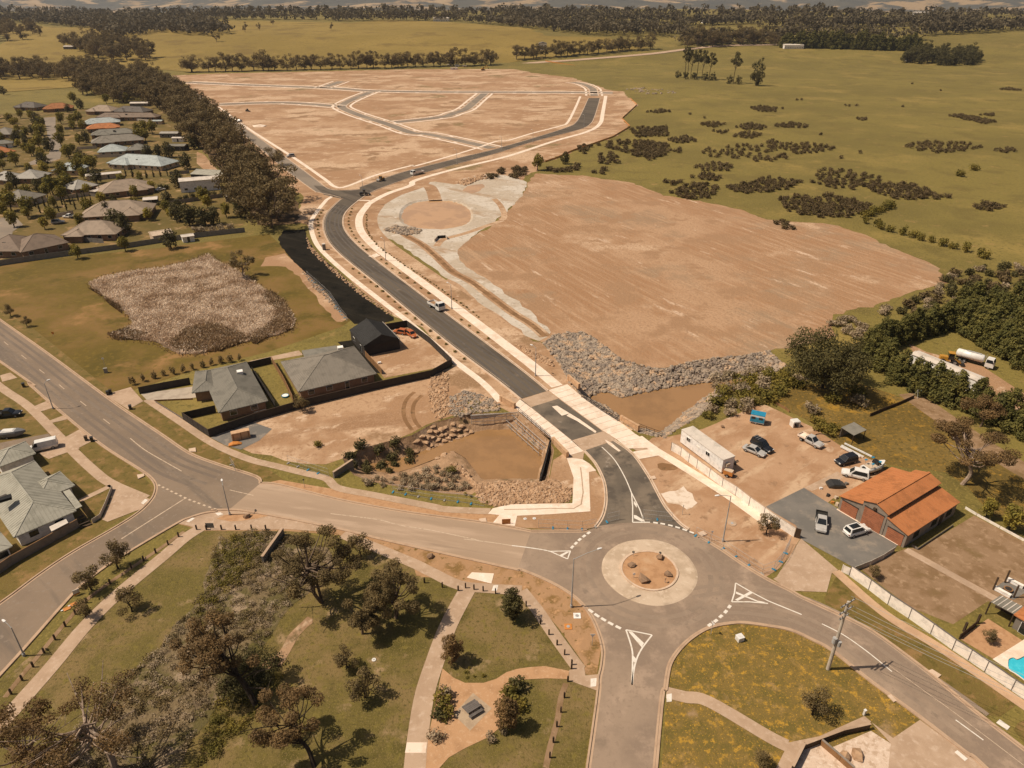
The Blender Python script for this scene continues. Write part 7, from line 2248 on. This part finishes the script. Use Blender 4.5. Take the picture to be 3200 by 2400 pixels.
# beams, sheets and rubbish beside the barn
bs = thing('steel_beams', 'long white steel beams stacked by the meadow fence', 'beams', W1('k:1850,460'), 0)
for k, (s0, s1) in enumerate((('k:1740,400', 'k:1930,500'), ('k:1765,385', 'k:2000,500'), ('k:1730,415', 'k:1900,505'))):
    MB().beam(W1(s0) + Vector((0, 0, .2 + .1 * k)), W1(s1) + Vector((0, 0, .2 + .1 * k)), .25, .3).build('beam', 'car_white', bs, True)
ts = thing('tarped_pile', 'dark tarpaulin covered pile beside the white wagon', 'pile', W1('k:1690,740'))
loft([(-1.6, 0, .5, .9), (-.8, 0, .9, 1.1), (.6, 0, .8, 1.1), (1.6, 0, .4, .8)]).build('tarpaulin', 'mach_dark', ts)
MB().box((.2, 1.1, .5), (2.0, .06, .3)).build('white_edge', 'car_white', ts)
for k, (s_, mt, sz, l_) in enumerate((('k:1560,770', 'car_white', .5, 'white bucket near the tarpaulin pile'), ('k:1620,830', 'mach_dark', .6, 'dark car part on the gravel by the barn'), ('k:1690,850', 'wall_cream', .6, 'cream rubble sack close to the barn corner'), ('k:1660,890', 'orange_plastic', .5, 'orange crate by the barn corner'), ('k:1700,910', 'wall_cream', .7, 'pale stone pile at the barn wall'), ('k:1780,730', 'wall_grey', .6, 'grey drum behind the tarpaulin pile'))):
    p = W1(s_)
    o = MB().box((p.x, p.y, sz * .4), (sz, sz * .8, sz * .8), k, .8).build('yard_clutter', mt)
    MB().box((p.x + sz * .7, p.y + .2, sz * .2), (sz * .6, sz * .5, sz * .4), k + .6, .8).build('loose_piece', mt, o)
    tag(o, l_, 'yard junk')
hs = MB().tube([W1('k:1580,330') + Vector((1.6 * math.cos(t * .42), 1.6 * math.sin(t * .42), .08)) for t in range(14)], [.09] * 14, 6).build('pipe_coil', 'black')
tag(hs, 'black curved pipe on the ground by the silver utility', 'pipe')
# crate and orange barrier at the dirt lot corner
cr = thing('timber_crate', 'tall tan packing crate at the corner of the dirt lot', 'crate', W1('i:565,1160'), .45)
MB().box((0, 0, .9), (3.6, 1.3, 1.8)).build('box', 'brick_pier', cr)
for x in (-1.5, 0, 1.5):
    MB().box((x, -.67, .9), (.15, .06, 1.8)).build('batten', 'timber', cr)
ob = thing('plastic_barrier', 'orange plastic mesh heap in front of the tan crate', 'barrier', W1('i:510,1215'), .3)
loft([(-1.2, 0, .25, .5), (-.4, 0, .5, .7), (.6, 0, .4, .6), (1.3, 0, .15, .4)]).build('mesh_heap', 'orange_plastic', ob)
sheet('gravel_corner', W('i:300,1155 660,1020 830,1080 720,1180 560,1260 420,1220'), .045, 'yard_seal')
# portable toilet
pt = thing('portable_toilet', 'grey portable toilet with white roof beside the new road footpath', 'portable toilet', W1('e:590,500'), .4)
MB().box((0, 0, 1.1), (1.1, 1.1, 2.2)).build('cabin', 'fence_grey', pt)
MB().box((0, 0, 2.27), (1.2, 1.2, .16), 0, .85).build('roof', 'roof_white', pt)
MB().box((0, -.57, 1.05), (.8, .05, 1.9)).build('door', 'wall_grey', pt)


# ------------------------------------------------------------------ street furniture
def lamp(spec, h, arm, label, group=None, mat='galv', reach=1.8, adir=None):
    p = W1(spec)
    r = thing('street_lamp', label, 'street lamp', p, 0, group)
    MB().cyl((0, 0, 0), (0, 0, h), .10 + h * .004, .06, 8).build('pole', mat, r)
    MB().cyl((0, 0, 0), (0, 0, .5), .2, .2, 8).build('base_sleeve', mat, r)
    d = Vector((math.cos(arm), math.sin(arm), 0))
    MB().tube([Vector((0, 0, h - .1)), d * reach * .5 + Vector((0, 0, h + .25)), d * reach + Vector((0, 0, h + .35))], [.05, .045, .04], 6).build('arm', mat, r)
    hd = loft([(-.35, -.06, .08, .12), (-.1, -.08, .1, .17), (.3, -.05, .07, .13), (.42, -.02, .04, .06)]).build('lamp_head', 'white_metal', r)
    hd.location = d * (reach + .2) + Vector((0, 0, h + .35))
    hd.rotation_euler = (0, 0, arm)
    return r


lamp('n:512,822', 9.5, .42, 'tall street lamp beside the roundabout, its arm over the road', reach=4.0)
lamp('k:715,1222', 9.5, 3.3, 'tall street lamp inside the triangle of temporary fencing', reach=2.2)
lamp('p:465,302', 6.5, 2.0, 'short street lamp at the junction kerb, white head', reach=.8)
lamp('h:460,215', 6.5, .9, 'street lamp on the grass strip by the left footpath', reach=.8)
lamp('q:210,690', 5.5, 2.6, 'street lamp at the kerb of the lower side street', reach=1.4)
for s_, l_ in (('e:1692,1010', 'slim lamp pole on the shared path beside the tipper truck'), ('e:1122,592', 'slim lamp pole where the path pad meets the shared path'), ('f:203,760', 'slim lamp pole just before the bridge'), ('c:1010,735', 'slim lamp pole on the far bend of the new road'), ('c:740,797', 'slim lamp pole at the estate street corner'), ('c:355,922', 'slim lamp pole ahead of the far truck'), ('b:1590,1110', 'slim lamp pole by the dark loader'), ('c:1452,592', 'slim lamp pole with arm on the inner bend near the estate end')):
    lamp(s_, 7.5, 2.4, l_, reach=1.2)


def power_pole(spec, label, h=12.5, rz=.55):
    p = W1(spec)
    r = thing('power_pole', label, 'power pole', p, rz)
    MB().cyl((0, 0, 0), (0, 0, h), .26, .17, 10).build('pole', 'block_pale', r)
    for z_, w_ in ((h - .3, 2.8), (h - 1.6, 2.6), (h - 2.7, 1.8)):
        MB().box((0, 0, z_), (w_, .14, .16)).build('crossarm', 'steel', r)
        for sx in (-1, -.45, .45, 1):
            MB().cyl((sx * w_ * .46, 0, z_ + .08), (sx * w_ * .46, 0, z_ + .3), .05, n=6).build('insulator', 'timber_dark', r)
    MB().cyl((-.35, .1, 5.2), (-.35, .1, 6.1), .3, n=10).build('transformer_drum', 'galv', r)
    MB().cyl((.1, -.4, 4.8), (.1, -.4, 5.6), .26, n=10).build('transformer_drum', 'galv', r)
    return r


pp = power_pole('m:517,805', 'pale concrete power pole with crossarms on the corner lawn')
p0 = W1('m:517,805')
p1 = P(2640, 1850)
pp2 = power_pole('D:2640,1850', 'second concrete power pole farther down the road past the pool')
for k, (z_, off) in enumerate(((12.5, 1.2), (12.5, -1.2), (11.2, 1.1), (11.2, -1.1), (10.1, .7))):
    dr = (p1 - p0).normalized()
    n = Vector((-dr.y, dr.x, 0)) * off
    pts = [p0.lerp(p1, t / 8) + n + Vector((0, 0, z_ - 1.0 * 4 * (t / 8) * (1 - t / 8))) for t in range(9)]
    o = MB().tube(pts, [.022] * 9, 5).build('power_line', 'galv')
    tag(o, ('topmost road-side', 'topmost lawn-side', 'middle road-side', 'middle lawn-side', 'lowest')[k] + ' wire strung from the concrete power pole', 'wire')


def bollards(spec, label, group):
    me = None
    for n_, p in enumerate(W(spec)):
        if me is None:
            o = MB().box((0, 0, .5), (.2, .2, 1.0)).box((0, 0, 1.04), (.2, .2, .08), 0, .5).build('timber_bollard', 'timber_dark')
            me = o.data
        else:
            o = bpy.data.objects.new('timber_bollard', me)
            COL.objects.link(o)
        o.location = p
        o.rotation_euler = (0, 0, random.uniform(-.3, .3))
        tag(o, ordn(n_) + ' ' + label, 'bollard', group)


bollards('p:180,430 265,432 395,430 518,430 655,428 778,430 915,455', 'timber bollard from the junction above the park lawn corner', 'bollards above the park lawn')
bollards('h:1545,1322 1455,1392 1348,1462 1243,1527 1138,1592;q:955,70 752,232 655,332 568,438 478,552 385,668 290,788 195,903 100,1022', 'timber bollard from the junction along the lower side street', 'bollards beside the side street')
bollards('p:2148,890;o:350,60 505,98 642,128 705,105 778,118 857,132 964,152', 'timber bollard from the left along the front park path', 'bollards along the front park path')
bollards('o:1228,262 1352,418 1425,508 1495,598 1560,682 1622,768 1620,804', 'timber bollard from the top of the slanting row by the roundabout', 'bollards by the roundabout footpath')
bollards('o:1588,912 1558,1052 1528,1178 1493,1303 1463,1438 1433,1570', 'timber bollard from the top down the mulch strip', 'bollards down the mulch strip')
ribbon('bollard_mulch_strip', catmull(W('o:1575,930 1530,1060 1500,1250 1440,1470 1400,1659'), 4), -.35, .4, .035, 'dry_lawn')
ribbon('roadside_mulch_strip', catmull(W('h:1600,1280 1400,1420 1180,1570;q:960,60 750,220 560,430 380,650 190,880 60,1050'), 4), -.1, .6, .035, 'dry_lawn')


def temp_fence(spec, group, label, h=1.9, seg=2.5):
    pts = resample(W(spec), seg)
    for n_, (a, b) in enumerate(zip(pts[:-1], pts[1:])):
        r = thing('fence_panel', ordn(n_) + ' ' + label, 'fence panel', a, 0, group)
        fr = MB()
        for e in (a, b):
            fr.cyl((e.x, e.y, .1), (e.x, e.y, h), .025, n=5)
        for z_ in (.15, h * .55, h):
            fr.cyl((a.x, a.y, z_), (b.x, b.y, z_), .022, n=5)
        fr.build('frame', 'galv', r, True)
        ms = MB()
        for k in range(1, 9):
            q = a.lerp(b, k / 9)
            ms.beam((q.x, q.y, .15), (q.x, q.y, h), .012, .012, Vector((1, 0, 0)))
        ms.build('wire_mesh', 'galv', r, True)
        MB().box((a.x, a.y, .09), (.7, .26, .18), math.atan2((b - a).y, (b - a).x) + 1.57).build('foot', 'blue_foot' if random.random() < .55 else 'roof_pale', r, True)


temp_fence('k:480,1175 720,1290 900,1410 1060,1510 1185,1455 1250,1340 1310,1215', 'fencing triangle panels', 'wire fence panel on blue feet around the lamp triangle')
temp_fence('j:1690,1378 1560,1402 1300,1385 1100,1380', 'roundabout corner fence panels', 'wire fence panel on blue feet along the new corner kerb')
temp_fence('j:-60,1075 250,1130 560,1165 800,1212', 'creek side fence panels', 'wire fence panel between the creek scrub and the footpath')
temp_fence('i:970,1378 1150,1440 1340,1500', 'lot side fence panels', 'wire fence panel along the footpath by the dirt lot')
temp_fence('i:480,1392 520,1450', 'verge fence panels', 'leaning wire fence panel on the little grass verge')
temp_fence('n:820,90 880,60 1000,75', 'approach fence panels', 'wire fence panel closing the west lane of the approach road')
temp_fence('n:1130,55 1250,68 1385,82', 'approach east fence panels', 'wire fence panel closing the east lane of the approach road')
temp_fence('i:690,1000 880,950', 'stacked fence panels', 'wire fence panel leaning by the dark fence')
temp_fence('e:440,730 520,800 640,910 740,1060 800,1130', 'liner fence panels', 'wire fence panel between the black liner and the basin lawn')


def sign(spec, label, h, face, mat, rz=0.0, size=.6, shape='disc'):
    p = W1(spec)
    r = thing('road_sign', label, 'road sign', p, rz)
    MB().cyl((0, 0, 0), (0, 0, h), .035, n=6).build('post', 'galv', r)
    mb = MB()
    if shape == 'tri':
        for y in (-.06, -.03):
            mb.v += [(-size / 2, y, h + .1), (size / 2, y, h + .1), (0, y, h - size * .75)]
        mb.f = [(0, 1, 2)[::-1], (3, 4, 5), (0, 3, 4, 1)[::-1], (1, 4, 5, 2)[::-1], (2, 5, 3, 0)[::-1]]
    elif shape == 'disc':
        mb.cyl((0, -.06, h - .2), (0, -.03, h - .2), size / 2, n=12)
    else:
        mb.box((0, -.045, h - .25), (size, .03, size * .75))
    mb.build('sign_face', mat, r)
    return r


sign('o:1797,600', 'triangular give way sign post at the kerb of the south road', 2.2, 0, 'white_metal', 0, .75, 'tri')
sign('n:1718,1055', 'sign post at the edge of the flowering corner lawn', 2.2, 0, 'white_metal', 2, .75, 'tri')
sign('k:365,990', 'thin sign post beside the spilled lime', 2.1, 0, 'mach_dark', 1, .35)
sign('k:612,1215', 'small sign post at the kerb by the temporary fencing', 2.0, 0, 'white_metal', 0, .5, 'tri')
sign('p:1112,65', 'sign post on the orange verge of the resealed road', 2.0, 0, 'mach_dark', .3, .35)
sign('n:1050,580', 'round white sign post on the roundabout island, front left', 1.3, 0, 'white_metal', 0, .45)
sign('n:1045,392', 'sign post at the back of the roundabout island', 1.3, 0, 'mach_dark', 3, .45)
sign('n:1275,398', 'sign post at the back right of the roundabout island', 1.3, 0, 'mach_dark', 2.5, .45)
sign('n:1320,620', 'sign post bent over at the right of the roundabout island', 1.2, 0, 'timber', 1.0, .45)
sign('d:915,1255', 'white sign post beside the grey roadside cabinet', 3.2, 0, 'white_metal', 0, .5, 'sq')
sign('d:465,970', 'yellow diamond sign at the lawn fence of the left road', 1.2, 0, 'orange_plastic', 0, .8)
sign('p:300,425', 'blue-grey park name sign by the bollards', 1.1, 0, 'fence_grey', 0, 1.4, 'sq')
for s_, l_, rz in (('n:1035,480', 'dark boulder at the left of the roundabout island', 0), ('n:1275,410', 'low flat boulder at the back of the roundabout island', 1), ('n:1345,555', 'dark boulder at the right of the roundabout island', 2), ('n:1135,600', 'tallest boulder at the front of the roundabout island', 3), ('p:610,322', 'dark boulder on the mulch corner by the junction', 4), ('p:2195,670', 'boulder on the clay verge beside the resealed road', 5), ('m:765,1552', 'large orange boulder in the pale gravel garden', 6), ('m:665,1578', 'smaller rock beside the large orange boulder', 7), ('k:710,235', 'stump-like rock at the back edge of the storage yard', 8)):
    vs, fs = rock_mesh(300 + rz, .8)
    p = W1(s_)
    o = mobj('boulder', vs, fs, 'rock_tan' if 'orange' in l_ else MT['stone'])
    sc_ = .95 if 'large' in l_ or 'tall' in l_ else (.5 if 'small' in l_ or 'stump' in l_ else .7)
    o.scale = (sc_, sc_, sc_ * .9)
    o.rotation_euler = (0, 0, rz * 1.7)
    o.location = (p.x, p.y, .25 + (.3 if 'island' in l_ else 0))
    tag(o, l_, 'boulder')


def wbin(spec, label, lid='mach_dark', rz=0.0, group=None):
    p = W1(spec)
    r = thing('wheelie_bin', label, 'bin', p, rz, group)
    MB().box((0, 0, .5), (.52, .56, 1.0), 0, 1.12).build('body', 'mach_dark', r)
    MB().box((0, 0, 1.04), (.62, .68, .08)).build('lid', lid, r)
    for sx in (-1, 1):
        wheel(r, sx * .24, .3, .1, .06)


wbin('h:935,95', 'pair bin nearer the driveway apron, dark lid', 'mach_dark', .4)
wbin('h:958,82', 'pair bin set back on the driveway apron grass', 'timber_dark', .4)
wbin('h:1130,218', 'single dark bin at the grass verge past the driveway', 'mach_dark', .4)
wbin('h:748,488', 'dark bin with a brown lid on the left driveway', 'timber_dark', .5)
wbin('h:798,495', 'dark bin nearest the kerb on the left driveway', 'mach_dark', .5)
wbin('d:208,1408', 'dark bin on the left grass strip', 'mach_dark', .5)
for s_, sz, mt, l_ in (('n:1965,1105', (.95, .85, .7), 'car_white', 'white utility cabinet on the flowering corner lawn'), ('d:918,1285', (.8, .5, 1.2), 'roof_pale', 'grey roadside cabinet on a pad by the left road'), ('i:1758,515', (.8, .5, .4), 'wall_white', 'white box lying in the shed yard'), ('m:828,1200', (.25, .25, .9), 'car_white', 'white marker post at the retaining wall corner')):
    p = W1(s_)
    o = MB().box((p.x, p.y, sz[2] / 2), sz, .35, .97).build('cabinet', mt)
    MB().box((p.x, p.y, sz[2] + .03), (sz[0] + .06, sz[1] + .06, .06), .35).build('lid', mt, o)
    tag(o, l_, 'cabinet')
for s_, mt, l_ in (('o:1592,440', 'orange_plastic', 'orange pit cover on the clay verge by the roundabout'), ('o:1668,346', 'wall_white', 'small white pit cover near the orange one'), ('k:795,1068', 'concrete', 'round concrete manhole cover in the fenced triangle'), ('r:1572,726', 'car_white', 'tiny white lid on the park lawn'), ('j:1080,1305', 'car_white', 'white form block on the new corner verge'), ('j:1160,1302', 'car_white', 'long white form board on the new corner verge')):
    p = W1(s_)
    rr_ = .75 if 'manhole' in l_ or 'orange' in l_ else .3
    o = MB().cyl((p.x, p.y, .01), (p.x, p.y, .10), rr_, n=4 if 'orange' in l_ else 12).build('pit_cover', mt)
    MB().cyl((p.x, p.y, .1), (p.x, p.y, .13), rr_ * .35, n=8).build('lifting_eye', 'galv', o)
    tag(o, l_, 'cover')
# roadworks boards by the side street
ab = thing('sign_board', 'white and orange roadworks board standing at the kerb', 'sign board', W1('q:668,165'), .7)
MB().box((0, 0, .75), (.9, .06, .7)).build('white_face', 'white_metal', ab)
MB().box((0, 0, .25), (.9, .06, .3)).build('orange_face', 'orange_plastic', ab)
for sx in (-1, 1):
    MB().beam((sx * .4, .3, 0), (sx * .4, 0, 1.1), .05, .05).build('leg', 'galv', ab)
for s_, l_ in (('q:640,245', 'orange board lying on the verge, upper of two'), ('q:580,285', 'orange board lying on the verge, lower of two')):
    p = W1(s_)
    o = MB().box((p.x, p.y, .09), (.95, .75, .05), .75).build('sign_board', 'orange_plastic')
    MB().box((p.x - .5, p.y - .4, .11), (.3, .2, .06), .75).build('white_corner', 'white_metal', o)
    tag(o, l_, 'sign board')
fb = thing('sign_board', 'orange and yellow roadworks board on the new kerb ramp', 'sign board', W1('j:918,1350'), .1)
MB().box((0, 0, .6), (1.5, .06, 1.1)).build('face', 'orange_plastic', fb)
for sx in (-1, 1):
    MB().beam((sx * .6, .4, 0), (sx * .6, 0, 1.0), .05, .05).build('leg', 'galv', fb)
# picnic table
pc = W1('o:765,1165')
pcn = thing('picnic_table', 'grey slatted picnic table with benches on the park slab', 'picnic table', pc, .62)
for k in range(4):
    MB().box((0, -.36 + k * .24, .76), (2.0, .22, .05)).build('table_slat', 'post_grey', pcn)
for sy in (-1, 1):
    for k in range(2):
        MB().box((0, sy * (.72 + .2 * k), .46), (2.0, .18, .05)).build('bench_slat', 'post_grey', pcn)
for sx in (-.75, .75):
    MB().beam((sx, -.95, .42), (sx, .95, .42), .08, .08).build('cross_frame', 'mach_dark', pcn)
    for sy in (-1, 1):
        MB().beam((sx, sy * .6, 0), (sx, sy * .25, .74), .08, .08).build('leg', 'mach_dark', pcn)
# small pieces on lawns
p = W1('i:945,800')
o = MB().cyl((p.x, p.y, 0), (p.x, p.y, .35), .75, .85, 16).build('paddling_tub', 'blue_paint')
MB().cyl((p.x, p.y, .3), (p.x, p.y, .36), .7, .7, 16).build('water', 'wall_white', o)
tag(o, 'small round blue tub on the lawn between the houses', 'tub')
sw = thing('swing_frame', 'pale metal frame with blue cloth at the meadow corner', 'frame', W1('g:1310,940'), .2)
for sx in (-1, 1):
    for sy in (-1, 1):
        MB().cyl((sx * 1.1, sy * .7, 0), (sx * 1.0, 0, 1.9), .05, n=6).build('leg', 'galv', sw)
MB().cyl((-1.1, 0, 1.9), (1.1, 0, 1.9), .05, n=6).build('top_bar', 'galv', sw)
MB().box((0, 0, 1.6), (.8, .5, .3)).build('cloth', 'blue_paint', sw)
fence('meadow_fence', 'dark rail fence across the yellow meadow', W('g:880,1110 1000,1060 1130,1010 1260,950'), .8, 2.5, 'timber_dark')
fence('yard_fence', 'low timber fence at the back corner of the storage yard', W('k:1160,30 1260,85 1290,110'), .6, 2.5, 'timber')
# orange mesh along the estate edge
of = thing('mesh_barrier', 'orange safety mesh along the edge of the estate earthworks', 'safety mesh', P(1376, 227))
q = resample(W('c:1850,355 1910,410 1780,530 1850,600 1700,690 1500,760 1350,810 1220,870 1100,910'), 4)
for a, b in zip(q[:-1], q[1:]):
    MB().beam(a + Vector((0, 0, .5)), b + Vector((0, 0, .5)), .05, .9).build('mesh_panel', 'orange_plastic', of, True)
of2 = thing('mesh_barrier', 'orange safety mesh far out on the paddock bare patch', 'safety mesh', P(1180, 137))
q = resample([G(x, y) for x, y in D('D:1178,134 1210,139 1245,144')], 6)
for a, b in zip(q[:-1], q[1:]):
    MB().beam(a + Vector((0, 0, .9)), b + Vector((0, 0, .9)), .1, 1.2).build('mesh_panel', 'orange_plastic', of2, True)
for s_, l_ in (('b:700,538', 'heap of white gravel on the estate earth'),):
    vs, fs = rock_mesh(401, .5)
    o = mobj('gravel_heap', vs, fs, 'concrete_new')
    o.scale = (6, 4, 2.4)
    o.location = W1(s_)
    tag(o, l_, 'heap')
# ------------------------------------------------------------------ the air
hz = MB().box((0, 5700, 320), (23000, 13000, 660)).build('haze', None)
tag(hz, 'thin warm haze over the whole countryside', None, None, 'stuff')
hm = bpy.data.materials.new('haze_air')
hm.use_nodes = True
for nd in list(hm.node_tree.nodes):
    if nd.type == 'BSDF_PRINCIPLED':
        hm.node_tree.nodes.remove(nd)
pv = hm.node_tree.nodes.new('ShaderNodeVolumePrincipled')
pv.inputs['Color'].default_value = (.74, .74, .75, 1)
pv.inputs['Density'].default_value = 0.00005
pv.inputs['Anisotropy'].default_value = .2
hm.node_tree.links.new(pv.outputs[0], hm.node_tree.nodes['Material Output'].inputs['Volume'])
hz.data.materials.append(hm)
